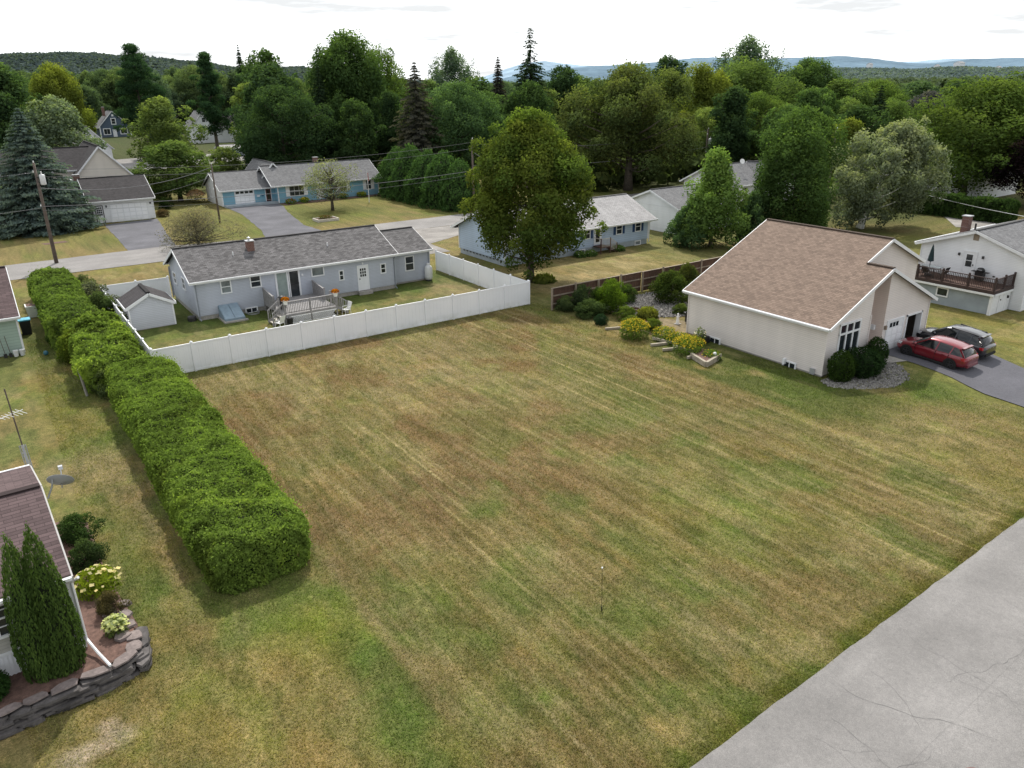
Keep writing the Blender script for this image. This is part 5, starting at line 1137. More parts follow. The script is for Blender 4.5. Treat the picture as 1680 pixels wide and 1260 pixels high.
for a0, a1 in ((9.6, 11.6), (15.2, 17.3)): window(Q, FV(279), a0, a1, 1.1, 2.9, bars=('v',), fw=.25)
window(Q, FV(279), 12.7, 13.9, 4.6, 6.4, fw=.25); door(Q, FV(279), 12.6, 13.7, .1, 2.6); MB().fbox(FV(279), 12.95, 13.65, 0, .06, 7.2, 7.9).build('gable_vent', M['white'], Q); chimney(Q, 11.0, 282, 7.3, 10.4, .9, .9, host=rf); corner(Q, ((8.4, 279), (18.6, 279)), 0, 3.9, .35)
O_ = thing('distant_white_house', 'white and grey house half hidden by the bare-trunked pine', 'house', (27, 219, 0))
wall_box(O_, 27, 34, 219, 229, 0, 5.6, 9.6, 'v', 'white_siding'); gable_roof(O_, 27, 34, 219, 229, 5.6, 9.6, 'v', 'mid_roof', .5, .3, gutter=False); wall_box(O_, 34, 43, 217, 226, 0, 5.0, 8.6, 'u', 'white_siding', name='wing_wall'); gable_roof(O_, 34, 43, 217, 226, 5.0, 8.6, 'u', 'dark_roof', .5, .4, name='wing_roof', gutter=False)
for a in (28.4, 31.4): window(O_, FV(219), a, a + 1.1, 3.2, 4.8, fw=.2)
window(O_, FV(219), 30, 31, 6.4, 7.6, fw=.2); window(O_, FV(217), 37, 38.4, 2.6, 4.2, fw=.2)
o = thing('garden_outbuilding', 'low outbuilding with pale flat roof below the distant white house', 'shed', (24, 160, 0)); wall_box(o, 19.5, 27, 160, 166, 0, 2.0, 2.7, 'u', 'block'); gable_roof(o, 19.5, 27, 160, 166, 2.0, 2.7, 'u', 'light_roof', .3, .3, gutter=False)

# ------------------------------------------------------------------ houses behind the right-hand trees
V_ = thing('white_barn_house', 'white gable-end building with grey roof right of the pale blue house', 'house', (31, 13.7, 0))
wall_box(V_, 31, 44, 13.9, 22.6, 0, 3.0, 4.6, 'u', 'white_siding'); gable_roof(V_, 31, 44, 13.9, 22.6, 3.0, 4.6, 'u', 'mid_roof', .35, .3); MB().fbox(FU(31), 13.9, 22.6, .005, .03, 2.92, 3.0).build('belt_board', M['white'], V_)
Y_ = thing('grey_roofed_house', 'white house with grey roof and dormer showing between the young maple and the linden', 'house', (54, 26, 0))
wall_box(Y_, 52, 66, 24, 33, 0, 3.0, 5.2, 'u', 'white_siding'); rf = gable_roof(Y_, 52, 66, 24, 33, 3.0, 5.2, 'u', 'mid_roof', .5, .4); wall_box(Y_, 58, 62, 22, 28, 0, 3.2, 5.4, 'v', 'white_siding', name='front_wall'); gable_roof(Y_, 58, 62, 22, 28, 3.2, 5.4, 'v', 'mid_roof', .4, .3, name='front_roof'); chimney(Y_, 53.5, 27, 4.6, 6.4, .7, .6, 'steel', rf); window(Y_, FV(22), 59.3, 60.7, 1.2, 2.5); window(Y_, FV(24), 54, 55.2, 1.1, 2.4)
o = thing('satellite_dish', 'white satellite dish on the roof behind the young bright maple', 'satellite dish', (56.5, 26.5, 4.9)); MB().tube([(56.5, 26.5, 4.6), (56.5, 26.5, 5.6)], .05, 6).build('mast', M['steel'], o)
mb = MB(); mb.lathe([(.02, 0), (.22, .04), (.36, .12), (.37, .13), (.34, .12)], (0, 0, 0), 14); d_ = mb.build('dish', M['plastic'], o, True, shift=False); d_.rotation_euler = (R(65), 0, R(-25)); d_.location = (0, -.1, .8)
for me_v in d_.data.vertices: me_v.co = me_v.co + Vector((56.5, 26.5, 4.9))
Z_ = thing('porch_house', 'white house with a railed porch and dark door behind the clipped hedge at the right', 'house', (84, 11, 0))
wall_box(Z_, 84, 95, 6, 16, 0, 3.2, 5.4, 'u', 'white_siding'); gable_roof(Z_, 84, 95, 6, 16, 3.2, 5.4, 'u', 'mid_roof', .5, .4); MB().box(82, 83.9, 8, 14, .5, .65).build('porch_floor', M['wood_pale'], Z_)
mb = MB(); mb.box(82, 82.08, 8, 14, 1.5, 1.58)
for k in range(30): mb.box(82.01, 82.06, 8.1 + k * .2, 8.15 + k * .2, .65, 1.5)
mb.build('porch_railing', M['white'], Z_); door(Z_, FU(84), 11.2, 12.3, .65, 2.9, mat='dark'); window(Z_, FU(84), 8.6, 9.8, 1.2, 2.6)

# ------------------------------------------------------------------ mobile home (bottom left) on its stone-edged bed
bed = .58
sheet('mulch_bed', [(-50, -26.75), (-36.4, -26.75), (-34.6, -26.55), (-33.75, -26.1), (-33.6, -25.2), (-33.7, -24.2), (-34.0, -22.6), (-34.2, -20), (-34.3, -16.5), (-36, -16.3), (-50, -16.3)], M['mulch'], bed - .03)
mb = MB(); E_ = [(-33.6, -25.2), (-33.7, -24.2), (-34.0, -22.6), (-34.2, -20), (-34.3, -16.5), (-36, -16.3), (-50, -16.3)]; O2 = [(-33.45, -25.2), (-33.4, -24.1), (-33.6, -22.4), (-33.8, -19.9), (-33.85, -16.1), (-36, -15.8), (-50, -15.8)]
mb.add([(*p_, bed - .03) for p_ in E_] + [(*p_, -.01) for p_ in O2], [(k_, k_ + 1, 8 + k_, 7 + k_) for k_ in range(6)])
tag(mb.build('bed_slope', M['mulch']), kind='structure')
M['trim_grey'] = M_plain('grey_trim', (.42, .41, .40), .6, .1)
Mh = thing('mobile_home', 'mobile home with mauve-brown shingles and white skirting at the lower left corner', 'mobile home', (-34.95, -25.2, bed))
hu0, hu1, hv0, hv1, hze, hzr = -50, -34.98, -25.25, -17.1, 3.3, 4.3
wall_box(Mh, hu0, hu1, hv0, hv1, 1.35, hze, hzr, 'u', 'tan_siding')
rf = gable_roof(Mh, hu0, hu1, hv0, hv1, hze, hzr, 'u', 'mauve_roof', .32, .10, rp=-21.2, fascia='trim_grey')
sk = MB(); sk.box(hu0, hu1 - .02, hv0 + .02, hv1, bed - .1, 1.33)
for k in range(70): x = hu1 - .1 - k * .11; sk.box(x, x + .05, hv0 - .002, hv0 + .03, bed - .05, 1.28)
sk.build('skirting', M['vinyl'], Mh); MB().box(hu0, hu1 + .02, hv0 - .03, hv0 + .03, 1.28, 1.38).build('skirt_trim', M['white'], Mh)
window(Mh, FV(hv0), -37.6, -36.55, 1.98, 3.08, bars=((3, 4), 'h'), glass='glass'); window(Mh, FV(hv0), -40.5, -39.2, 1.98, 3.08)
corner(Mh, ((hu1, hv0), (hu1, hv1)), .6, 3.25, .13)
MB().tube([(-34.72, -25.6, 3.2), (-34.9, -25.33, 2.95), (-34.9, -25.33, .9), (-34.75, -25.9, .72), (-34.55, -26.75, .66)], .045, 6).build('downspout', M['white'], Mh)
Mh.rotation_euler = (0, 0, R(2.6))
# satellite dish
o = thing('satellite_dish', 'grey satellite dish on the right edge of the mauve-brown roof', 'satellite dish', (-34.75, -20.1, 3.4)); MB().tube([(-34.95, -20.2, 3.4), (-34.75, -20.1, 3.75), (-34.68, -20.05, 3.98)], .03, 6).build('mast', M['steel'], o)
mb = MB(); mb.lathe([(.02, -.05), (.26, -.01), (.42, .06), (.43, .07), (.40, .07), (.25, .01), (.02, -.03)], (0, 0, 0), 20); d_ = mb.build('dish', M['dish'], o, True, shift=False)
Mx = Matrix.Translation((.28, .1, .42)) @ Vector((.28, .74, .62)).to_track_quat('Z', 'Y').to_matrix().to_4x4()
for v_ in d_.data.vertices: v_.co = Mx @ (v_.co + Vector((-34.75, -20.1, 3.4)))
MB().tube([(-34.47, -20.1, 3.62), (-34.40, -19.75, 3.75), (-34.36, -19.55, 4.12)], .02, 5).box(-34.43, -34.29, -19.6, -19.46, 4.08, 4.2).build('receiver_arm', M['steel'], o)
# antenna mast
o = thing('tv_antenna', 'leaning lattice mast with a white TV antenna behind the mauve-brown roof', 'antenna', (-35.25, -16.8, .6)); b0, t0 = Vector((-35.2, -16.6, .6)), Vector((-35.42, -15.6, 6.1))
MB().tube([b0, b0.lerp(t0, .6)], .06, 6).build('mast', M['steel'], o); MB().tube([b0.lerp(t0, .6), t0], .028, 6).build('upper_mast', M['pole'], o); at_ = b0.lerp(t0, .82)
mb = MB(); mb.tube([at_ + Vector((-.4, -.2, 0)), at_ + Vector((.36, .18, .05))], .016, 5)
for k in range(6): c = at_ + Vector((-.36 + .13 * k, -.18 + .065 * k, .0)); l_ = .24 + .03 * k; mb.tube([c + Vector((-.45 * l_, .9 * l_, 0)), c + Vector((.45 * l_, -.9 * l_, 0))], .009, 4)
mb.build('antenna', M['plastic'], o)
lb = MB()
for k in range(9):
    p0 = b0.lerp(t0, k / 15); p1 = b0.lerp(t0, (k + 1) / 15); s = .1 if k % 2 else -.1; lb.tube([p0 + Vector((s, 0, 0)), p1 + Vector((-s, 0, 0))], .014, 4)
for s in (-.1, .1): lb.tube([b0 + Vector((s, 0, 0)), b0.lerp(t0, .6) + Vector((s, 0, 0))], .018, 4)
lb.build('lattice', M['steel'], o)
# stone wall
g = np.random.default_rng(14); o = thing('stone_wall', 'low dry-laid dark stone wall holding the mulch bed of the mobile home', 'wall', (-35, -26.8, 0)); mb = MB()
path = [(-43, -27.2), (-40, -27.15), (-37.4, -27.05), (-36.2, -26.98), (-34.9, -26.85), (-34.0, -26.68), (-33.62, -26.4), (-33.45, -25.5)]
def along(s):
    for p, q in zip(path, path[1:]):
        l = math.hypot(q[0] - p[0], q[1] - p[1])
        if s <= l: return (p[0] + (q[0] - p[0]) * s / l, p[1] + (q[1] - p[1]) * s / l, math.atan2(q[1] - p[1], q[0] - p[0]))
        s -= l
    return None
def stone(mb, c, a, l, d, h, g, n=7):
    A = sorted(g.random(n) * 6.28 + 0); top = []; bot = []
    for k in range(n):
        t = 2 * math.pi * (k + .35 * g.random()) / n; e = (abs(math.cos(t)) ** 4 + abs(math.sin(t)) ** 4) ** -.25; r = e * g.uniform(.85, 1.05)
        x, y = math.cos(t) * r * l / 2, math.sin(t) * r * d / 2; X_ = c[0] + x * math.cos(a) - y * math.sin(a); Y2 = c[1] + x * math.sin(a) + y * math.cos(a)
        bot.append((X_, Y2, c[2])); top.append((c[0] + (X_ - c[0]) * .94, c[1] + (Y2 - c[1]) * .94, c[2] + h * g.uniform(.8, 1.05)))
    mb.add(bot + top, [tuple(range(n))[::-1], tuple(range(n, 2 * n))] + [(k, (k + 1) % n, n + (k + 1) % n, n + k) for k in range(n)])
for row in range(7):
    s = g.random() * .3
    while True:
        l = g.uniform(.35, 1.3); p = along(s + l / 2)
        if p is None: break
        stone(mb, (p[0] + g.normal() * .03, p[1] + .02 * row + g.normal() * .05, row * .068 + g.normal() * .006), p[2] + g.normal() * .07, l * 1.05, .45, .075, g, int(g.integers(5, 9))); s += l * .97
mb.build('stones', M['stone'], o)
cb = MB(); s = 0
while True:
    l = g.uniform(.4, 1.0); p = along(s + l / 2)
    if p is None: break
    stone(cb, (p[0] - math.sin(p[2]) * .18, p[1] + math.cos(p[2]) * .18, .555), p[2] + g.normal() * .14, l, g.uniform(.35, .62), .05, g, int(g.integers(5, 9))); s += l * .98
for c in ((-33.75, -24.9), (-33.7, -24.3), (-34.1, -23.9), (-33.6, -23.7), (-33.95, -25.4)): stone(cb, (*c, .56), g.random() * 3, g.uniform(.4, .6), g.uniform(.35, .5), .09, g, 7)
cb.build('cap_stones', M['flag'], o)
# green house
Gh = thing('sage_green_house', 'sage green house with brown roof cut off by the left edge beside the hedge', 'house', (-34.2, 10.6, 0))
wall_box(Gh, -46, -34.25, 10.6, 20.4, .05, 2.72, 4.9, 'u', 'green_siding'); gable_roof(Gh, -46, -34.25, 10.6, 20.4, 2.72, 4.9, 'u', 'mauve_roof', .4, .2); MB().box(-46, -34.28, 10.65, 20.3, 0, .25).build('foundation', M['concrete'], Gh); corner(Gh, ((-34.25, 10.6),), .1, 2.6, .12)
for k, (u, m_, lab) in enumerate(((-34.75, 'plastic', 'white bucket by the corner of the sage green house, left one'), (-34.38, 'tank', 'off-white bucket by the corner of the sage green house, right one'))):
    o = thing('bucket', lab, 'bucket', (u, 10.2, 0)); MB().lathe([(.13, 0), (.17, .38), (.18, .4), (.15, .4), (.14, .36), (.02, .34)], (u, 10.2, 0), 12).build('body', M[m_], o); MB().tube([(u - .17, 10.2, .38), (u, 10.05, .3), (u + .17, 10.2, .38)], .01, 4).build('handle', M['steel'], o)
for k, u in enumerate((-35.35, -35.05)):
    o = thing('garden_tool', ['long-handled shovel leaning on the sage green wall, left of the thin rake', 'thin rake leaning on the sage green wall'][k], 'garden tool', (u, 10.35, 0)); MB().tube([(u, 10.2, .25), (u - .1, 10.52, 1.4)], .018, 5).build('handle', M['wood_brown'], o); MB().box(u - .1, u + .1, 10.15, 10.2, 0, .28).build('blade', M['dark'], o)
o = thing('recycling_bin', 'dark bin with light blue lid between the sage green house and the hedge', 'bin', (-33.75, 15.6, 0)); MB().hexa([(-34.05, 15.3, 0), (-33.45, 15.3, 0), (-33.45, 15.9, 0), (-34.05, 15.9, 0), (-34.1, 15.25, 1.05), (-33.4, 15.25, 1.05), (-33.4, 15.95, 1.05), (-34.1, 15.95, 1.05)]).build('body', M['black'], o); MB().box(-34.14, -33.36, 15.2, 16.0, 1.05, 1.13).build('lid', M['teal'], o)
o = thing('planter_box', 'tall white planter box beside the far end of the sage green house', 'planter', (-32.9, 20.8, 0)); mb = MB(); mb.hexa([(-33.3, 20.3, 0), (-32.4, 20.3, 0), (-32.4, 21.2, 0), (-33.3, 21.2, 0), (-33.4, 20.2, .9), (-32.3, 20.2, .9), (-32.3, 21.3, .9), (-33.4, 21.3, .9)]); mb.build('box', M['plastic'], o); MB().box(-33.3, -32.4, 20.3, 21.2, .88, .93).build('soil', M['mulch'], o)
o = thing('garden_ball', 'teal ball lying in the grass between the sage green house and the hedge', 'ball', (-33.1, 9.2, .15)); MB().lathe([(.02, .0), (.12, .05), (.17, .16), (.12, .28), (.02, .33)], (-33.1, 9.2, 0), 12).build('shell', M_plain('ball_teal', (.03, .12, .16), .4), o, True)
# ------------------------------------------------------------------ utility poles and wires
def util_pole(u, v, h, label, transformer=None, r=.14):
    o = thing('utility_pole', label, 'utility pole', (u, v, 0))
    MB().tube([(u, v, -.3), (u, v, h * .5), (u, v, h)], [r * 1.25, r, r * .75], 10).build('shaft', M['pole'], o, True)
    ib = MB()
    for z, dx in ((h + .02, 0), (h - .9, -.2), (h * .58, -.22)): ib.lathe([(.03, 0), (.06, .05), (.04, .1), (.06, .15), (.02, .2)], (u + dx, v - .12, z), 8)
    ib.build('insulator', M['plastic'], o)
    if transformer:
        z, dx = transformer; t_ = MB().lathe([(.02, -.55), (.23, -.55), (.26, -.5), (.26, .35), (.22, .42), (.02, .45)], (u + dx, v - .1, z), 14).build('transformer', M['tank'], o, True)
        MB().lathe([(.04, .42), (.07, .5), (.04, .6), (.06, .68), (.02, .74)], (u + dx, v - .1, z), 8).build('bushing', M['plastic'], t_); MB().box(u - .05, u + dx, v - .13, v - .05, z - .3, z - .22).box(u - .05, u + dx, v - .13, v - .05, z + .15, z + .23).build('bracket', M['dark'], o)
    return o
util_pole(-29.3, 41.9, 9.9, 'weathered wooden utility pole with a grey transformer at the far end of the hedge', (8.35, .45), .16)
util_pole(-9.04, 56.55, 7.4, 'thin dark utility pole without transformer on the blue house lawn', None, .11)
util_pole(22, 43.6, 9.6, 'bare-topped utility pole just left of the sugar maple, half hidden by its crown', None)
util_pole(70.1, 45.3, 8.9, 'utility pole with a pale transformer among the trees right of the old ash', (6.9, .6), .17)
util_pole(63.6, 16.8, 10.2, 'bare grey pole between the columnar linden and the silvery poplar', None, .13)
def wire(p, q, sag, label, r=.016, mat='dark'):
    p, q = Vector(p), Vector(q); n = 24; pts = []
    for i in range(n + 1):
        t = i / n; c = p.lerp(q, t); c.z -= sag * 4 * t * (1 - t); pts.append(c)
    o = MB().tube(pts, r, 5).build('overhead_wire', M[mat]); tag(o, label, 'wire', 'overhead wires')
    return o
wp = 'wire_grey'; M[wp] = M_plain('wire_grey', (.16, .16, .17), .6)
wire((-29.4, 41.8, 9.3), (22, 43.5, 9.2), .9, 'topmost overhead wire between the left utility pole and the maple', .014, wp)
wire((-29.4, 41.8, 8.6), (22, 43.5, 8.4), .9, 'second overhead wire below the topmost one, left of the maple', .014, wp)
wire((-29.4, 41.7, 5.75), (22, 43.5, 5.5), .7, 'pale telephone cable crossing in front of the blue house', .026, wp)
wire((-29.4, 41.7, 5.35), (22, 43.5, 5.0), .9, 'thin lower telephone cable crossing in front of the white garage', .012, wp)
wire((-29.2, 41.9, 7.5), (-9.04, 56.5, 7.1), 1.1, 'thick sagging cable from the left utility pole to the thin dark pole', .03, wp)
wire((-15.1, 66.2, 3.2), (-9.04, 56.5, 6.0), .25, 'short service cable from the white garage to the thin dark pole', .022, wp)
wire((-29.4, 41.8, 9.0), (-80, 41.5, 9.2), .9, 'overhead wire leaving the left utility pole towards the left edge', .014, wp)
wire((-29.4, 41.8, 5.6), (-80, 41.5, 5.6), .8, 'telephone cable leaving the left utility pole towards the left edge', .02, wp)
wire((-29.3, 41.8, 7.3), (-27.6, 67.3, 3.0), .5, 'slack service wire from the left utility pole down to the white garage house', .014, wp)
wire((22, 43.5, 8.0), (20.6, 18.4, 5.3), 1.0, 'service wire dropping from the maple to the chimney of the pale blue house', .018, wp)
wire((22, 43.5, 9.0), (70.1, 45.2, 8.7), 1.2, 'upper overhead wire between the maple and the right-hand pole', .016, wp)
wire((22, 43.5, 6.2), (70.1, 45.2, 6.0), 1.0, 'lower pale cable between the maple and the right-hand pole', .026, wp)
wire((70.1, 45.2, 8.5), (150, 46, 8.7), 1.2, 'upper overhead wire right of the transformer pole by the old ash', .016, wp)
wire((70.1, 45.2, 6.0), (150, 46, 6.2), 1.0, 'lower cable right of the transformer pole by the old ash', .026, wp)
wire((66.1, 6.8, 2.9), (39.7, -19.2, 5.15), .2, 'pale service cable crossing in front of the clipped hedge at the right', .028, 'steel')

# ------------------------------------------------------------------ cars
def M_paint(name, c): 
    t = NT(name); t.pbsdf(c, .32, .35, coat=1.0, spec=.5); return t.m
M['paint_red'] = M_paint('red_car_paint', (.20, .012, .022)); M['paint_grey'] = M_paint('dark_grey_car_paint', (.030, .030, .036)); M['car_glass'] = M_plain('car_glass', (.012, .014, .016), .06, .1, spec=.6)
M['tyre'] = M_plain('tyre', (.012, .012, .012), .85); M['rim'] = M_plain('dark_alloy', (.06, .06, .065), .35, metal=.6); M['lamp_red'] = M_plain('tail_lamp_red', (.30, .012, .015), .2); M['lamp_clear'] = M_plain('headlamp', (.55, .56, .58), .15); M['cladding'] = M_plain('black_cladding', (.014, .014, .015), .7)
def loft(mb, rings):
    b = len(mb.v); n = len(rings[0])
    for r in rings: mb.v += r
    for i in range(len(rings) - 1):
        for k in range(n - 1): mb.f.append((b + i * n + k, b + i * n + k + 1, b + (i + 1) * n + k + 1, b + (i + 1) * n + k)); mb.uv.append(None)
    for e in (0, len(rings) - 1):
        f = tuple(b + e * n + k for k in range(n)); mb.f.append(f if e else f[::-1]); mb.uv.append(None)
def car(label, loc, rz, paint, suv=False, tilt=0):
    o = thing('parked_car', label, 'car', loc, rz, None, local=True); o.rotation_euler = (0, tilt, rz)
    dz = .06 if suv else 0; hh = .07 if suv else 0
    def ring(x, hw, zb, zt):
        zb += dz; zt += dz; H_ = zt - zb
        half = [(0, zb), (hw * .86, zb), (hw * .96, zb + .08), (hw, zb + H_ * .38), (hw * .985, zb + H_ * .62), (hw * .955, zt - .09), (hw * .88, zt - .015), (hw * .5, zt + .025), (0, zt + .035)]
        return [(x, y, z) for y, z in half] + [(x, -y, z) for y, z in half[-2:0:-1]] + [(x, 0, zb)]
    st = [(-2.21, .62, .50, .80), (-2.17, .76, .38, .90), (-2.05, .84, .30, .96), (-1.7, .885, .25, .985), (-1.2, .90, .22, .97), (-.5, .90, .20, .95), (.3, .90, .20, .93), (.95, .895, .20, .925), (1.3, .885, .21, .90), (1.7, .865, .22, .845), (2.0, .81, .25, .77), (2.15, .72, .30, .68), (2.23, .58, .36, .58)]
    mb = MB(); loft(mb, [ring(*s) for s in st]); bd = mb.build('body', M[paint], o, True)
    sd_ = bd.modifiers.new('smooth', 'SUBSURF'); sd_.levels = 1; sd_.render_levels = 1
    cs = [(-2.02, .72, .95, .64, 1.00), (-1.85, .77, .96, .60, 1.20), (-1.62, .79, .96, .585, 1.38), (-1.2, .81, .95, .60, 1.455), (-.45, .82, .94, .615, 1.485), (.1, .82, .93, .61, 1.46), (.42, .82, .925, .60, 1.38), (.8, .82, .92, .63, 1.17), (1.22, .80, .905, .70, .93)]
    def cring(x, hb, zb, ht, zt, e=0):
        zb += dz - .04; zt += dz + hh; half = [(hb + e, zb), (ht + e, zt - .05), (ht * .9, zt + e), (0, zt + .025 + e)]
        return [(x, y, z) for y, z in half] + [(x, -y, z) for y, z in half[-2::-1]]
    mb = MB(); loft(mb, [cring(*s) for s in cs]); mb.build('window_glass', M['car_glass'], o, True)
    rs = cs[2:7]; mb = MB(); T_ = []
    for x, hb, zb, ht, zt in rs:
        z = zt + dz + hh; T_.append([(x, ht + .012, z - .065), (x, ht * .93, z + .006), (x, ht * .5, z + .028), (x, 0, z + .034), (x, -ht * .5, z + .028), (x, -ht * .93, z + .006), (x, -ht - .012, z - .065)])
    b = 0
    for r in T_: mb.v += r
    for i in range(len(T_) - 1):
        for k in range(6): mb.f.append((i * 7 + k, i * 7 + k + 1, (i + 1) * 7 + k + 1, (i + 1) * 7 + k)); mb.uv.append(None)
    mb.build('roof', M[paint], o, True)
    pb = MB()
    def side(x, f):   # point on cabin side at station x, height fraction f
        for (a, b_) in zip(cs, cs[1:]):
            if a[0] <= x <= b_[0]:
                t = (x - a[0]) / (b_[0] - a[0]); L_ = [a[k] + (b_[k] - a[k]) * t for k in range(5)]; break
        z0, z1 = L_[2] + dz - .03, L_[4] + dz + hh - .05; return (L_[1] + (L_[3] - L_[1]) * f, z0 + (z1 - z0) * f)
    for s in (1, -1):
        for xa, xb, w in ((1.12, .40, .07), (-.28, -.34, .08), (-1.12, -1.2, .07), (-1.94, -1.55, .13)):
            y0, z0 = side(xa, .02); y1, z1 = side(xb, .98); pb.bar((xa, s * (y0 + .004), z0), (xb, s * (y1 + .004), z1), w, .03, up=(0, 1, 0))
        ys, zs_ = zip(*[side(x, 0.0) for x in (-1.9, -.5, 1.1)]); pb.tube([(-1.9, s * (ys[0] + .005), zs_[0]), (-.5, s * (ys[1] + .008), zs_[1]), (1.1, s * (ys[2] + .005), zs_[2])], .022, 6)
    pb.tube([(-1.70, -.58, 1.36 + dz + hh), (-1.74, 0, 1.395 + dz + hh), (-1.70, .58, 1.36 + dz + hh)], .04, 6); pb.build('pillar', M[paint], o)
    wr = .335 if not suv else .36
    for x in (1.38, -1.30):
        for s in (1, -1):
            ab = MB(); n = 20; y = s * .895
            V = [(x, y + s * .012, wr)] + [(x + math.cos(2 * math.pi * k / n) * (wr + .065), y + s * .012, wr + math.sin(2 * math.pi * k / n) * (wr + .065)) for k in range(n)]
            ab.add(V, [(0, 1 + k, 1 + (k + 1) % n) for k in range(n)]); ab.build('wheel_arch', M['cladding'], o)
            def cyl(prof, nn=20):
                m = MB(); b = 0
                for r, yy in prof:
                    for k in range(nn): t = 2 * math.pi * k / nn; m.v.append((r * math.cos(t) + x, s * yy + s * .79, r * math.sin(t) + wr))
                for i in range(len(prof) - 1):
                    for k in range(nn): m.f.append((i * nn + k, i * nn + (k + 1) % nn, (i + 1) * nn + (k + 1) % nn, (i + 1) * nn + k)); m.uv.append(None)
                m.f.append(tuple((len(prof) - 1) * nn + k for k in range(nn))); m.uv.append(None); return m
            w_ = cyl([(wr * .6, -.1), (wr * .96, -.1), (wr, -.05), (wr, .10), (wr * .95, .135), (wr * .70, .14), (wr * .66, .10)]).build('wheel', M['tyre'], o, False)
            rm = cyl([(wr * .66, .08), (wr * .68, .142), (wr * .62, .145), (wr * .58, .11)])
            for k in range(5): t = 2 * math.pi * k / 5 + .3; rm.bar((x, s * .935, wr), (x + math.cos(t) * wr * .64, s * .93, wr + math.sin(t) * wr * .64), .06, .03, up=(0, 1, 0))
            rm.build('rim', M['rim'], w_)
    for s in (1, -1):
        MB().hexa([(1.93, s * .60, .64 + dz), (2.20, s * .46, .60 + dz), (2.17, s * .69, .60 + dz), (1.85, s * .84, .64 + dz), (1.86, s * .62, .78 + dz), (2.13, s * .46, .70 + dz), (2.09, s * .72, .70 + dz), (1.78, s * .83, .78 + dz)]).build('headlight', M['lamp_clear'], o)
        MB().hexa([(-2.20, s * .50, .74 + dz), (-2.05, s * .865, .74 + dz), (-1.86, s * .895, .78 + dz), (-2.15, s * .50, .74 + dz), (-2.175, s * .50, .90 + dz), (-2.0, s * .85, .91 + dz), (-1.82, s * .885, .90 + dz), (-2.10, s * .5, .90 + dz)]).build('taillight', M['lamp_red'], o)
        MB().lathe([(.02, -.07), (.09, -.05), (.1, .02), (.05, .07), (.02, .08)], (.92, s * .98, 1.0 + dz), 8).build('mirror', M[paint], o, True)
        hb_ = MB()
        for x in (.15, -.78): hb_.box(x - .09, x + .09, s * .878, s * .905, .80 + dz, .825 + dz)
        hb_.build('door_handle', M[paint], o)
        sm = MB()
        for x in (-.32, .92, -1.1): sm.box(x - .006, x + .006, s * .80, s * .9045, .30 + dz, .9 + dz)
        sm.build('door_seam', M['black'], o)
        sk = MB().box(-1.0, 1.05, s * .80, s * .912, .18 + dz, .30 + dz + (.08 if suv else 0)); sk.build('side_skirt', M['cladding'], o)
        if suv:
            MB().bar((-1.5, s * .57, 1.535), (.15, s * .59, 1.60), .05, .06).box(-1.42, -1.32, s * .55, s * .6, 1.46, 1.55).box(.0, .1, s * .57, s * .61, 1.52, 1.6).build('roof_rail', M['black'], o)
    MB().box(-2.235, -2.12, -.62, .62, .34 + dz, .50 + dz).build('rear_bumper', M['cladding' if suv else paint], o); MB().box(-2.2, -2.17, -.26, .26, .70 + dz, .82 + dz).build('license_plate', M['plastic'], o)
    MB().box(2.14, 2.245, -.42, .42, .36 + dz, .50 + dz).build('grille', M['black'], o)
    MB().bar((-1.70, .55, 1.405 + dz + hh), (-1.70, -.55, 1.405 + dz + hh), .16, .03).build('spoiler', M[paint], o)
    return o
car('red hatchback parked on the drive in front of the closed garage door', (12.05, -26.25, .21), R(91), 'paint_red', False, R(-3.6))
car('dark grey crossover with roof rails parked before the open garage bay', (14.7, -26.0, .23), R(91), 'paint_grey', True, R(-3.6))

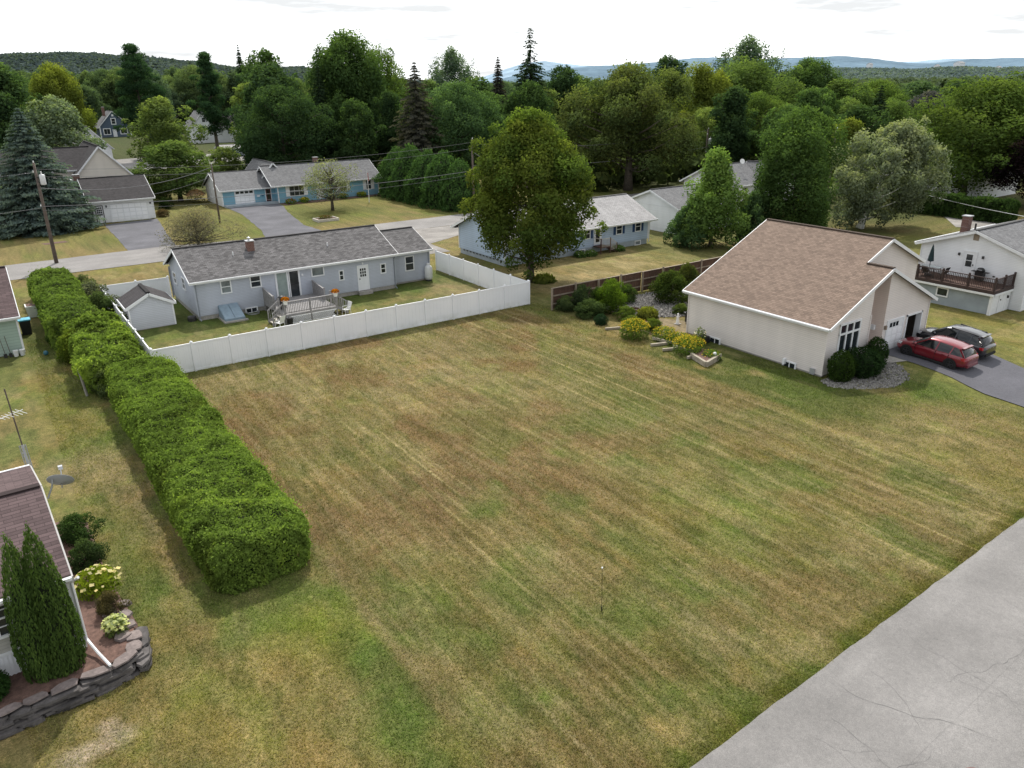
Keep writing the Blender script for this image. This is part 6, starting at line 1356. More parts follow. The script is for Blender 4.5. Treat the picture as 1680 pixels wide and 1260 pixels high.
# ------------------------------------------------------------------ clipped hedges
def hedge(label, u0, u1, v0, v1, h, n, leaf, seed, color, bump=.12, name='hedge', cat='hedge', fr=2.2, spike=0, hvar=0, group=None):
    g = np.random.default_rng(seed); uc, hw = (u0 + u1) / 2, (u1 - u0) / 2; L = v1 - v0
    A = (h, 2 * hw, h); tot = L * (2 * h + 2 * hw) + 2 * (2 * hw * h); nside = int(n * L * (2 * h + 2 * hw) / tot); 
    th = g.random(nside) * (2 * h + 2 * hw); vv = v0 + g.random(nside) * L
    px = np.where(th < h, -hw, np.where(th < h + 2 * hw, th - h - hw, hw)); pz = np.where(th < h, th, np.where(th < h + 2 * hw, h, 2 * h + 2 * hw - th))
    ne = n - nside; ex = (g.random(ne) * 2 - 1) * hw; ez = g.random(ne) * h; ey = np.where(g.random(ne) < .5, v0, v1)
    x = np.concatenate([px, ex]); z = np.concatenate([pz, ez]); y = np.concatenate([vv, ey])
    # round the corners
    rr = min(.95, hw * .6); cx = np.clip(x, -hw + rr, hw - rr); cy = np.clip(y, v0 + rr, v1 - rr); cz = np.minimum(z, h - rr)
    N = np.stack([x - cx, y - cy, z - cz], 1); N = unit(N + 1e-6); C = np.stack([cx, cy, cz], 1); P = C + N * rr
    top = np.clip(P[:, 2] / h, 0, 1)
    b = (fbm(P[:, 0] * fr * .5 + P[:, 2] * .9, P[:, 1] * fr * .5, seed, 4) - .5) * 2 * bump * 2.2
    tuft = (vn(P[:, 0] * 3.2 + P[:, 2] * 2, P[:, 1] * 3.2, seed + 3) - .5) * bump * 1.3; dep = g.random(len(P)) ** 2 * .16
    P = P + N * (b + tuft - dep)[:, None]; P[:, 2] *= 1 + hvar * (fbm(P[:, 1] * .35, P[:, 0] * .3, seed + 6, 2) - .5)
    belly = -.12 * np.clip(1 - top * 2.2, 0, 1); P[:, 0] += np.sign(P[:, 0]) * belly
    cl = fbm(P[:, 0] * 1.8 + 5, P[:, 1] * 1.8 + P[:, 2] * 1.2, seed + 8, 4); fine = vn(P[:, 0] * 6, P[:, 1] * 6 + P[:, 2] * 5, seed + 9)
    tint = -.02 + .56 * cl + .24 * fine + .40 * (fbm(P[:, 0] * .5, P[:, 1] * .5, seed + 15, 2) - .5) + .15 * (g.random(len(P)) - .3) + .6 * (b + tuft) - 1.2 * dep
    T = np.stack([g.normal(size=len(P)) * .8, g.normal(size=len(P)) * .8, np.full(len(P), .55)], 1) + N * .5
    k = g.random(len(P)) < .035                                       # stray shoots
    P[k] += (N[k] * .5 + np.array([0, 0, .5])) * g.uniform(.08, .34, (k.sum(), 1)); tint[k] += .1
    o = thing(name, label, cat, (uc, v0, 0), 0, group)
    P[:, 0] += uc
    wm = np.clip((fbm(P[:, 0] * 1.3, P[:, 1] * 1.3, seed + 11, 3) - .62) * 3, 0, 1)
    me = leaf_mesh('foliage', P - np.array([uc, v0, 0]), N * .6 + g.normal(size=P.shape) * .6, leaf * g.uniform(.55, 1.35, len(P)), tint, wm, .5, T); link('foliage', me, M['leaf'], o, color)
    m = MB(); m.box(u0 + .6, u1 - .6, v0 + .75, v1 - .5, .05, h - .55); m.build('branches', M['hedge_core'], o)  # dark box painted as inner shade, stops see-through; no branches modelled
    return o
M['bark_post'] = M_plain('pale_post', (.30, .28, .25), .9)
hc = (.185, .268, .056, .82)
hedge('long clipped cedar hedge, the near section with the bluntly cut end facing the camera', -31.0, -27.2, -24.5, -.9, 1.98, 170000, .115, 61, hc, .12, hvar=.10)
hedge('overgrown yellow-green middle section of the hedge beside the left fence run', -31.9, -28.35, -1.2, 9.4, 2.2, 34000, .18, 62, (.185, .265, .055, .82), .26, 'overgrown_hedge', 'hedge', 1.6, hvar=.3)
hedge('far clipped section of the cedar hedge ending at the street', -32.6, -29.3, 9.2, 27.5, 2.45, 42000, .19, 63, (.16, .235, .055, .88), .14, hvar=.12)
for k, (u, v, h, w, c, lab) in enumerate(((-30.6, -1.0, 1.9, 2.4, (.09, .125, .05, 1), 'dull grey-green shrub filling the dark gap in the hedge'), (-29.7, 8.7, 2.7, 3.2, (.055, .085, .032, .9), 'dark lilac shrub leaning over the left fence run'),
    (-28.9, 14.0, 2.7, 3.4, (.06, .095, .04, .9), 'loose green shrub between the hedge and the shed fence'), (-28.9, 18.5, 2.6, 3.2, (.11, .13, .09, 1), 'silvery-leaved shrub at the back corner of the white fence'), (-28.9, 22.5, 2.4, 2.8, (.095, .12, .06, 1), 'pale loose shrub at the street end of the hedge'), (-31.6, 6.6, 2.2, 2.6, (.10, .15, .025, .8), 'bright lime shrub on the left flank of the overgrown hedge'), (-29.0, 3.8, 1.9, 2.0, (.10, .14, .022, .7), 'small lime shrub pressed against the left fence run'), (-31.4, 11.0, 2.2, 2.4, (.05, .095, .025, 1), 'round green shrub at the start of the far hedge section'))):
    plant('bush2', u, v, h, w, c, lab, 'shrub')
o = thing('wooden_post', 'pale bare wooden post standing against the left flank of the hedge', 'post', (-31.95, -.6, 0)); MB().tube([(-31.9, -.6, 0), (-32.0, -.5, 1.25), (-32.05, -.45, 1.6)], [.08, .07, .05], 7).build('shaft', M['bark_post'], o); MB().lathe([(.06, 1.58), (.07, 1.62), (.02, 1.66)], (-32.05, -.45, 0), 7).build('cap', M['bark_post'], o)
hedge('dark green clipped hedge in front of the white porch house at the right', 66, 68.5, -6, 9, 2.6, 16000, .34, 66, (.05, .09, .028, 1), .2)
# ------------------------------------------------------------------ garden of the beige house
def flowering(u, v, w, h, fc, flc, nleaf, nfl, label, name='flower_clump', cat='flowers', z=0, leaf=.16, fs=.10, group=None, spread=1.0, seed=0, d=None):
    g = np.random.default_rng(seed + int(abs(u * 13 + v * 7))); o = thing(name, label, cat, (u, v, z), 0, group); d = d or w
    a = g.random(nleaf) * 6.283; t = g.random(nleaf) ** .7; r = np.sqrt(g.random(nleaf)) * (.55 + .45 * np.sqrt(np.clip(1 - (t - .35) ** 2 * 1.6, 0, 1)))
    P = np.stack([np.cos(a) * r * w / 2, np.sin(a) * r * d / 2, t * h * (1 - .35 * r ** 2)], 1)
    N = np.stack([np.cos(a) * r, np.sin(a) * r, .6 + 0 * a], 1) + g.normal(size=P.shape) * .5; T = np.stack([np.cos(a) * .4, np.sin(a) * .4, 1 + 0 * a], 1) + g.normal(size=P.shape) * .5
    link('foliage', leaf_mesh('foliage', P, N, leaf * g.uniform(.6, 1.3, nleaf), .15 + .55 * t + .35 * g.random(nleaf), None, .4, T), M['leaf'], o, fc)
    if nfl:
        a = g.random(nfl) * 6.283; r = np.sqrt(g.random(nfl)); P = np.stack([np.cos(a) * r * w * .52, np.sin(a) * r * d * .52, h * (1.0 - .38 * r ** 2) + g.normal(size=nfl) * .05], 1)
        N = np.stack([np.cos(a) * r * .5, np.sin(a) * r * .5, 1 + 0 * a], 1) + g.normal(size=P.shape) * .3
        tag(link('flowers', leaf_mesh('flowers', P, N, fs * g.uniform(.6, 1.3, nfl), .35 + .5 * g.random(nfl), None, .95), M['leaf'], o, flc), kind='stuff')
    return o
YL = (.38, .30, .035, 1); GR = (.10, .155, .032, 1)
flowering(.75, -11.4, 2.1, 1.35, GR, YL, 2200, 560, 'tallest round clump of yellow coneflowers at the edge of the mown lot', fs=.095)
flowering(2.2, -12.9, 1.9, .85, GR, YL, 1000, 300, 'low yellow coneflowers directly behind the timber edging, middle clump', fs=.085)
flowering(2.2, -14.2, 1.9, .75, (.08, .13, .025, 1), YL, 900, 240, 'low yellow-green flower clump by the brown dirt path', fs=.085)
flowering(1.35, -15.9, 2.1, 1.15, GR, YL, 1500, 460, 'bushy yellow coneflowers nearest the beige wall', fs=.095)
flowering(1.6, -17.6, 1.3, .6, (.075, .13, .03, 1), YL, 500, 25, 'low green plant with few flowers inside the end of the timber bed')
flowering(3.0, -15.3, .9, 1.3, (.09, .13, .05, 1), (.6, .58, .5, 1), 350, 25, 'tall pale-flowered stems by the beige wall', fs=.12)
flowering(4.9, -8.4, 1.6, .75, (.11, .13, .03, .8), YL, 900, 0, 'spiky ornamental grass clump in the gravel bed', leaf=.42, name='ornamental_grass', cat='grass clump')
plant('bush2', 3.7, -5.6, 2.6, 2.8, (.085, .15, .02, .9), 'bright lime-green shrub in front of the brown board fence', 'shrub')
plant('bush2', 9.4, -6.4, 2.6, 3.4, (.045, .075, .02, .9), 'dark glossy green shrub with white blooms in the gravel bed', 'shrub')
plant('bush2', 2.4, -3.7, 2.0, 2.0, (.055, .085, .04, 1), 'dull green bush at the left end of the brown board fence', 'shrub')
plant('bush2', 1.7, -5.4, 1.3, 2.8, (.07, .11, .04, 1), 'low spreading pale green bush at the edge of the lot', 'shrub')
plant('bush2', 3.6, -4.2, 1.7, 1.6, (.07, .12, .03, 1), 'mid-green bush squeezed between the lime shrub and the board fence', 'shrub')
for k, (u, v, h, w, c, lab) in enumerate(((3.1, -8.0, 1.1, 1.7, (.09, .14, .03, .9), 'low leafy green plant between the small evergreen and the fire pit'), (2.3, -9.6, .9, 1.6, (.10, .15, .035, .9), 'green foliage clump behind the tallest coneflowers'), (6.6, -4.3, 1.5, 1.9, (.06, .10, .03, 1), 'medium green bush in the gravel close to the board fence'), (7.6, -9.2, .8, 1.5, (.08, .12, .03, .9), 'low mound of green at the front edge of the gravel garden'), (2.9, -11.0, .9, 1.5, (.10, .15, .03, .9), 'leafy green mound just behind the yellow flower bed'), (11.2, -7.6, 1.7, 2.2, (.055, .09, .03, 1), 'dark bush at the corner of the gravel garden by the beige wall'), (1.2, -3.2, 1.2, 1.8, (.08, .115, .05, 1), 'pale bush hugging the end post of the board fence'))):
    plant('bush2', u, v, h, w, c, lab, 'shrub')
plant('ball', 1.0, -7.6, .75, 1.0, (.03, .062, .03, 1), 'small dark evergreen at the start of the timber edging', 'shrub')
plant('bush2', 13.6, -4.0, 2.2, 2.2, (.06, .085, .025, .8), 'yellowing bush by the board fence near the brown roof', 'shrub')
plant('bush2', 11.4, -3.6, 1.7, 1.8, (.05, .08, .03, 1), 'dark bush between the glossy shrub and the brown roof edge', 'shrub')
plant('bush2', 17.2, -1.4, 1.4, 1.5, (.09, .15, .02, 1), 'lime sapling peeping over the board fence by the brown roof', 'shrub')
plant('ball', 4.75, -24.6, 1.75, 1.5, (.038, .068, .016, 1), 'rounded yew at the front left corner of the beige house', 'shrub', z=.08)
plant('ball', 6.6, -24.7, 1.55, 2.5, (.028, .055, .02, 1), 'broad dark shrub below the big front window of the beige house', 'shrub', z=.08)
plant('ball', 8.4, -24.5, 1.7, 1.3, (.03, .06, .018, 1), 'small upright shrub beside the entry recess of the beige house', 'shrub', z=.2)
o = thing('timber_edging', 'line of grey garden timbers edging the yellow flower bed', 'garden edging', (1.2, -13, 0))
for (p, q, z, w) in (((.3, -8.9), (1.3, -9.3), .08, .14), ((1.3, -9.3), (1.6, -10.2), .08, .14), ((1.35, -12.6), (1.75, -14.6), .16, .16), ((.3, -13.5), (1.6, -13.9), .1, .16), ((1.2, -14.7), (1.35, -16.3), .18, .15), ((.2, -14.7), (1.2, -15.1), .12, .14), ((.3, -16.8), (1.2, -16.7), .14, .15)):
    MB().bar((*p, z), (*q, z), w, .16).build('timber', M['timber'], o)
o = thing('timber_planter', 'stacked grey timber corner of the raised bed next to the beige wall', 'raised bed', (1.1, -18, 0))
for k in range(2):
    z = .1 + .17 * k; MB().bar((.2 + .0, -18.45, z), (2.1, -17.9, z), .17, .165).build('timber', M['timber'], o); MB().bar((.2, -18.4, z), (.75, -16.7, z), .17, .16).build('timber', M['timber'], o)
sheet('planter_soil', [(.3, -18.3), (2.0, -17.85), (2.2, -16.3), (.8, -16.8)], M['mulch'], .27)
o = thing('garden_orb', 'white globe resting on the corner of the timber raised bed', 'ornament', (1.55, -17.9, .35)); MB().lathe([(.02, 0), (.09, .03), (.12, .11), (.09, .19), (.02, .22)], (1.55, -17.9, .35), 12).build('globe', M['plastic'], o, True)
o = thing('fire_pit', 'rusty round fire pit in the gravel behind the board fence', 'fire pit', (5.2, -6.7, 0)); MB().lathe([(.33, 0), (.40, .26), (.36, .27), (.3, .05)], (5.2, -6.7, 0), 14).build('bowl', M_plain('rust', (.12, .06, .045), .85, .4, 8), o); MB().lathe([(.29, .1), (.1, .14), (.02, .14)], (5.2, -6.7, 0), 12).build('ash', M['concrete'], o)
o = thing('hose_reel', 'black hose reel box against the beige wall', 'hose reel', (3.75, -14.9, 0)); MB().hexa([(3.4, -15.25, 0), (4.15, -15.25, 0), (4.15, -14.6, 0), (3.4, -14.6, 0), (3.45, -15.2, .42), (4.1, -15.2, .42), (4.1, -14.65, .42), (3.45, -14.65, .42)]).build('box', M['black'], o); MB().lathe([(.25, .42), (.22, .5), (.08, .55), (.06, .62), (.02, .64)], (3.78, -14.92, 0), 12).build('lid', M['dark'], o)
o = thing('garden_statue', 'white draped garden figure beside the dark grill behind the beige house', 'statue', (5.4, -11.0, 0)); MB().lathe([(.15, 0), (.13, .08), (.12, .3), (.09, .5), (.11, .6), (.045, .68), (.065, .73), (.06, .8), (.02, .84)], (5.4, -11.0, 0), 12).build('figure', M['plastic'], o, True); MB().box(5.2, 5.6, -11.2, -10.8, 0, .06).build('plinth', M['concrete'], o)
grill(6.2, -11.4, 0, 'small black grill behind the beige house beside the white figure', R(70))
o = thing('garden_bench', 'low grey timber bench at the back edge of the gravel bed', 'bench', (9.6, -9.3, 0)); MB().box(8.9, 10.3, -9.5, -9.1, .32, .4).build('seat', M['timber'], o)
for a in (9.0, 10.2): MB().box(a - .06, a + .06, -9.45, -9.15, 0, .32).build('leg', M['timber'], o)

# plants on the mobile home bed
plant('cone', -35.56, -25.85, 4.75, 1.34, (.082, .135, .036, 1), 'tall dark arborvitae by the stone wall, the right one of the pair', z=.5, cat='tree')
plant('cone', -36.10, -25.8, 4.6, 1.2, (.09, .15, .04, 1), 'slightly shorter arborvitae of the pair, on the left with a pale tip', z=.5, cat='tree')
flowering(-34.2, -22.2, 1.5, .95, (.12, .17, .02, .9), (.6, .55, .32, 1), 1400, 42, 'yellow-green hydrangea with pale flower heads beside the mobile home', name='hydrangea', cat='shrub', z=.4, leaf=.17, fs=.17)
flowering(-34.05, -25.0, .75, .6, (.11, .15, .05, 1), (.42, .47, .25, 1), 420, 150, 'small round hydrangea full of pale green heads on the stone corner', name='hydrangea', cat='shrub', z=.5, leaf=.13, fs=.13)
plant('bush2', -34.3, -20.3, 1.1, 1.5, (.045, .075, .03, 1), 'grey-green shrub between the hydrangea and the satellite dish', 'shrub', z=.4)
plant('bush2', -34.35, -18.2, 1.2, 1.7, (.04, .075, .025, 1), 'darker shrub at the back of the mobile home bed', 'shrub', z=.4)
plant('bush2', -34.05, -23.75, .8, 1.0, (.075, .07, .04, .8), 'straggly brownish shrub between the two hydrangeas', 'shrub', z=.5)
plant('ball', -37.5, -26.0, .85, 1.1, (.035, .075, .022, 1), 'low round bush at the left edge below the skirting', 'shrub', z=.5)
o = thing('survey_stake', 'thin dark stake with a pale tip standing in the mown lot', 'stake', (-20.5, -32.6, 0)); MB().tube([(-20.5, -32.6, -.1), (-20.52, -32.58, 1.72)], .008, 5).build('rod', M['dark'], o); MB().box(-20.545, -20.505, -32.60, -32.56, 1.70, 1.75).build('tip', M['plastic'], o); MB().box(-20.515, -20.485, -32.615, -32.585, 0, .2).build('sleeve', M['black'], o)
o = thing('manhole_cover', 'round rusty iron cover set in the near road', 'manhole cover', (-17.2, -43.2, .05)); MB().lathe([(.3, 0), (.3, .012), (.02, .014)], (-17.2, -43.2, .047), 24).build('lid', M_plain('iron', (.12, .085, .08), .7, .3, 6), o); MB().lathe([(.41, 0), (.41, .008), (.31, .01), (.31, 0)], (-17.2, -43.2, .047), 24).build('ring', M_plain('rust_ring', (.16, .07, .06), .8), o)
# small plants elsewhere
flowering(5.4, 5.3, 2.2, .55, (.085, .11, .03, .8), YL, 500, 0, 'strappy lilies at the foot of the sugar maple', leaf=.55, name='lily_clump', cat='plants')
for k, (u, v, lab) in enumerate(((14.6, 11.4, 'leftmost hosta clump along the pale blue house'), (15.8, 11.2, 'middle hosta clump along the pale blue house'), (19.7, 11.3, 'variegated hosta right of the brown stoop'))):
    flowering(u, v, 1.5, .6, (.06, .11, .035, 1), (.55, .55, .5, 1), 350, 20, lab, leaf=.3, name='hosta', cat='plants')
for k, (u, v, c, f, lab) in enumerate(((4.4, 67.6, GR, (.4, .05, .05, 1), 'red-flowered plant by the blue house door'), (6.6, 67.8, (.10, .16, .03, 1), YL, 'lime foliage plant left of the small lawn tree'), (13.0, 68, (.06, .1, .03, 1), YL, 'green bed plant right of the small lawn tree'), (16.2, 68.1, (.10, .15, .03, 1), YL, 'lime plant under the right window of the blue house'))):
    flowering(u, v, 1.8, .8, c, f, 300, 40, lab, leaf=.3, fs=.2, name='bed_plant', cat='plants')
flowering(2.7, 49.6, 2.0, .45, (.07, .08, .03, 1), (.12, .06, .04, 1), 250, 60, 'faded flowers filling the square wooden planter', leaf=.25, fs=.15, name='planter_flowers', z=.2)
flowering(-6.6, 78.9, 2.9, 1.9, (.12, .12, .05, .8), (.50, .36, .26, 1), 400, 520, 'pinkish-cream hydrangea bush left of the blue house', leaf=.3, fs=.3, name='hydrangea', cat='shrub')
plant('bush2', -12.0, 74.5, 1.7, 2.1, (.025, .045, .016, 1), 'dark clipped ball bush right of the white garage', 'shrub'); plant('bush2', -11.1, 82.6, 3.0, 3.8, FC['olive'], 'loose olive shrub behind the dark ball bush', 'shrub'); plant('bush2', -13.8, 67.4, 1.0, 2.2, (.11, .085, .05, 1), 'low reddish-brown shrub at the corner of the white garage', 'shrub')
plant('cone', -22.5, 69.0, 3.4, 2.4, (.026, .045, .016, 1), 'dark conical arborvitae beside the white garage side door', 'tree')

# ------------------------------------------------------------------ trees, nearest first
TREES = [
('bluespruce',-28.2,65.6,14.9,13.2,'bspruce','tall blue spruce with grey-blue needles in front of the white garage house'),
('oval',-28.7,101.5,16.4,9.0,'dark','dark broadleaf tree cut off by the left edge of the photo, behind the blue spruce'),
('round',-21.3,101.0,15.4,11.4,'dusty','dusty grey-green tree between the blue spruce and the white gabled houses'),
('big',-12.8,185.3,22.5,17.5,'yell','broad yellow-green maple on the far left below the wooded hill'),
('big',-19.7,211.2,21.1,19.7,'mid','dark green maple at the far left edge below the wooded hill'),
('pine',2.9,163.6,26.2,11.0,'pine','tallest white pine left of centre, rising above the wooded hill behind the slate-blue house'),
('round',7.9,172.5,20.4,9.9,'bluegreen','pale blue-green tree just right of the tallest white pine'),
('pinebare',13.5,140.5,23.7,9.4,'pine','white pine with a long bare trunk and flat plates of branches'),
('spruce',41.8,210.5,29.2,7.3,'spruce','slender spruce with a pointed top breaking the hill line'),
('round',-2.0,118.4,14.9,12.5,'yell2','rounded yellow-green tree right of the slate-blue house'),
('round',-8.2,82.0,9.0,10.8,'olive','low spreading olive tree behind the small shrubs beside the white garage'),
('round',2.5,95.0,6.9,6.8,'yell2','small light green tree behind the blue house garage'),
('round',44.3,194.0,26.6,16.7,'mid','dusky green tree on the skyline left of the huge dark maple'),
('oval',14.7,116.3,17.4,7.6,'yell2','slim yellow-green tree beside the round dark horse chestnut'),
('big',10.8,87.0,16.6,15.1,'dark','round dark horse chestnut behind the left end of the blue house'),
('big',28.1,98.7,25.9,21.1,'mid','huge dark maple with the highest broad crown on the skyline'),
('big',40.6,109.5,24.2,13.3,'olive2','yellow-green maple leaning against the right side of the huge dark maple'),
('round',22.3,82.2,14.2,8.8,'dark2','medium dark tree behind the ridge of the blue house'),
('oval',30.9,86.4,15.4,6.6,'dark','narrow dark tree left of the brownish spruce'),
('deadspruce',29.3,72.7,20.4,11.8,'brownspruce','brownish thinning spruce with a dark pointed tip above the cedar row'),
('big',36.8,71.9,16.8,12.9,'mid2','dark green broadleaf tree right of the brownish spruce'),
('upright',99.5,180.1,27.3,16.9,'bluegreen','grey-green poplar with upright branches on the skyline right of the brownish spruce'),
('tallspruce',67.7,93.4,27.9,10.1,'spruce','tallest spruce with a bare spindly top high above the skyline'),
('spruce',73.2,113.9,22.8,7.5,'brownspruce2','narrow brownish spruce left of the tallest spruce'),
('round',52.7,73.4,16.7,10.6,'dark2','round dark tree in front of the tallest spruce'),
('oval',85.5,105.1,20.2,10.3,'dark','dark upright tree right of the tallest spruce'),
('round',54.7,90.2,15.1,9.2,'mid','bushy mid-green tree half hidden behind the yard maple'),
('maple',4.5,6.0,14.4,10.6,'maple','large sugar maple with yellowing leaves at the corner of the white fence'),
('ash',53.5,46.6,19.0,21.3,'oldash','very broad old ash behind the pale blue house, trunk showing above its roof'),
('round',185.5,169.7,25.1,18.5,'dark','dark tree pair on the skyline left of the tall grey-green tree'),
('big',94.5,69.6,19.7,16.1,'yell','tall yellow-green maple right of the old ash'),
('big',108.4,68.7,20.8,22.1,'olive','tall broad maple behind the columnar linden'),
('upright',150.2,104.5,27.6,21.4,'bluegreen','tall grey-green tree whose dome is the highest on the right skyline'),
('column',36.7,2.9,13.7,8.6,'linden','dense columnar linden behind the brown roof'),
('lime',28.7,6.8,10.0,7.2,'lime','young bright green maple with long shoots left of the brown roof'),
('bush',27.0,8.5,4.4,5.4,'mid2','green shrub at the left foot of the young bright maple'),
('bush',32.7,4.9,5.6,5.2,'mid2','thicket of saplings between the young maple and the columnar linden'),
('bush',41.0,3.5,5.0,5.5,'olive','low thicket between the columnar linden and the silvery poplar'),
('silver',50.6,3.4,12.0,11.6,'silver','silvery white poplar with a leaning pale trunk behind the brown roof'),
('spruce2',95.6,29.6,12.6,8.8,'spruce2','dark olive spruce above the silvery poplar'),
('oval',70.3,19.2,11.2,6.2,'yell','thin yellowing tree between the linden and the silvery poplar'),
('round',127.8,39.8,13.9,10.6,'purplegrey','dull purple-grey round tree in the far right woods'),
('big',140.2,58.3,16.1,15.5,'olive2','full green maple above the dark olive spruce'),
('oval',109.3,50.9,14.7,7.3,'mid','small upright tree directly above the columnar linden'),
('big',156.0,88.7,21.6,24.3,'mid','broad dark maple on the skyline right of the grey-green dome'),
('big',84.4,8.3,16.6,20.6,'maple2','big rounded maple at the right standing before the white porch house'),
('big',82.6,-2.7,10.4,14.3,'purple','dark purple-leaved maple cut off by the right edge of the photo'),
('round',139.1,28.1,13.7,12.1,'olive','green tree behind the big rounded maple at the right edge'),
('thuja',21.6,65.8,7.2,6.4,'thuja','cedar of the dark row closest to the blue house wall'),
('thuja',21.4,60.6,7.9,6.6,'thuja','cedar of the dark row, second from the blue house'),
('thuja',21.6,55.4,7.4,6.6,'thuja','cedar in the middle of the dark row, just below the brownish spruce'),
('thuja',21.4,50.4,7.5,6.6,'thuja','cedar of the dark row, second from the sugar maple end'),
('thuja',21.6,46.4,6.7,5.6,'thuja','cedar at the street end of the dark row beside the sugar maple'),
('twiggy',-15.2,42.4,4.3,8.9,'twiggy','twiggy purple-tinged shrub beside the street behind the grey house'),
('sparse',6.9,57.4,7.0,9.9,'sparse','small thin-leaved tree on the blue house lawn'),
]
for t_ in TREES: plant(t_[0], t_[1], t_[2], t_[3], t_[4] * (1.12 if t_[2] > 30 and t_[0] in ('big', 'round', 'oval', 'ash') else 1.06), t_[5], t_[6], 'shrub' if t_[0] in ('bush', 'twiggy') else 'tree', rz=0.0 if t_[0] == 'silver' else None)

# ---- tall trees closing the view behind the far houses
TALL = []
for k in range(34):
    an = R(2.5 + 16 * ((k * .618) % 1)); TALL.append((an, 350 + 75 * ((k * .377) % 1), 20.5 + 5.5 * ((k * .734) % 1)))
# ---- belt of individual trees behind the houses (world polar around the yards)
g = np.random.default_rng(77); taken = [(t_[1], t_[2], t_[4] / 2) for t_ in TREES]
houses_ = [(-44, -14, 64, 94), (-6, 22, 66, 84), (-16, -3, 150, 182), (4, 22, 262, 294), (24, 46, 205, 232), (17, 30, 150, 170), (50, 68, 20, 35), (30, 46, 12, 24), (80, 97, 2, 18), (-26, 42, 134, 176)]
def free(u, v, r):
    for a, b_, c in taken:
        if math.hypot(u - a, v - b_) < (r + c) * .56: return False
    for h_ in houses_:
        if h_[0] - r < u < h_[1] + r and h_[2] - r - 14 < v < h_[3] + r: return False
    return True
cu, cv = -34.8, -48.4; cnt = 0; kinds = (['big'] * 5 + ['round'] * 6 + ['oval'] * 3 + ['spruce'] + ['spruce2'])
hues = ['mid', 'mid2', 'olive', 'olive2', 'dark', 'dark2', 'mid', 'yell2', 'mid2', 'olive2', 'dark2', 'mid']
for i in range(6000):
    if cnt >= 250: break
    an = R(33.5 + (g.random() - .5) * 84); d = 128 + 330 * g.random() ** 1.25
    u, v = cu + d * math.sin(an), cv + d * math.cos(an)
    if v < 92 and not (u > 72 and v > 20): continue
    ad = math.degrees(an)
    if d < 335 and 4.6 < ad < 12.6: continue          # open view down the cross street to the slate-blue house
    if d < 285 and 12.0 < ad < 17: continue
    k = kinds[int(g.integers(len(kinds)))]; h = g.uniform(10.5, 16.5) + (5.0 if math.degrees(an) < 26 else 2.0 if math.degrees(an) < 46 else 0.5); w = h * g.uniform(.75, 1.12) * (.5 if 'spruce' in k else .6 if k == 'oval' else 1)
    if not free(u, v, w / 2): continue
    taken.append((u, v, w / 2)); c = FC[hues[int(g.integers(len(hues)))]] if 'spruce' not in k else FC['spruce']; f = g.uniform(.85, 1.2)
    side_ = math.degrees(an)
    grp, lab = (('left far trees', 'green tree in the belt of woods left of the huge dark maple') if side_ < 26 else ('middle far trees', 'green tree in the belt of woods behind the blue house and old ash') if side_ < 44 else ('right far trees', 'green tree in the belt of woods behind the linden and silvery poplar'))
    hz = min(.30, max(0, (d - 130) / 700)); c = tuple(c[i_] * f * (1 - hz) + (.115, .15, .135)[i_] * hz for i_ in range(3)) + (c[3],)  # distance haze mixed into the tree's base colour
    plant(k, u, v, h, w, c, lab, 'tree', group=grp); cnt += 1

for k, (an, d, h) in enumerate(TALL):
    u, v = cu + d * math.sin(an), cv + d * math.cos(an); w = h * (.62 + .3 * ((k * .29) % 1)); kk = ('big', 'round', 'big', 'round', 'spruce2')[k % 5]; c = FC[('mid', 'olive', 'mid2', 'dark2', 'olive2')[(k * 3) % 5]] if kk != 'spruce2' else FC['spruce']
    plant(kk, u, v, h, w * (.55 if kk == 'spruce2' else 1), tuple(c[i_] * .74 + (.115, .15, .135)[i_] * .26 for i_ in range(3)) + (c[3],), 'tall green tree in the dense row behind the slate-blue and distant white houses', 'tree', group='tall trees behind the far houses')  # fixed share of bluish haze blended into each tree colour
# ------------------------------------------------------------------ far woods and hills
def forest(name, pts, size, color, label, per=12, flat=.8):
    P = np.repeat(pts, per, 0); n = len(P); d = unit(g.normal(size=(n, 3)) + np.array([0, 0, .5])); s = np.repeat(size, per)[:, None]
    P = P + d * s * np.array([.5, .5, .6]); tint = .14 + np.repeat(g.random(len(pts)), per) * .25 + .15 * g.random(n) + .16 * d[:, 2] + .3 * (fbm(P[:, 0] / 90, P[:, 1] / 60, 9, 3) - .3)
    o = link(name, leaf_mesh(name, P, d + g.normal(size=(n, 3)) * .4, s[:, 0] * g.uniform(.35, .7, n), tint, np.repeat((g.random(len(pts)) ** 4), per), .8), M['leaf_far'], None, color)
    return tag(o, label, 'woods', kind='stuff')
n = 9000; an = R(33.5) + (g.random(n) - .5) * R(92); d = 430 + 620 * g.random(n); pts = np.stack([cu + d * np.sin(an), cv + d * np.cos(an), 6 + g.random(n) * 6], 1)
forest('far_woods', pts, np.full(n, 7.5), (.085, .118, .075, .9), 'far mass of treetops behind the belt of trees', 14)  # haze worked into the treetop colour

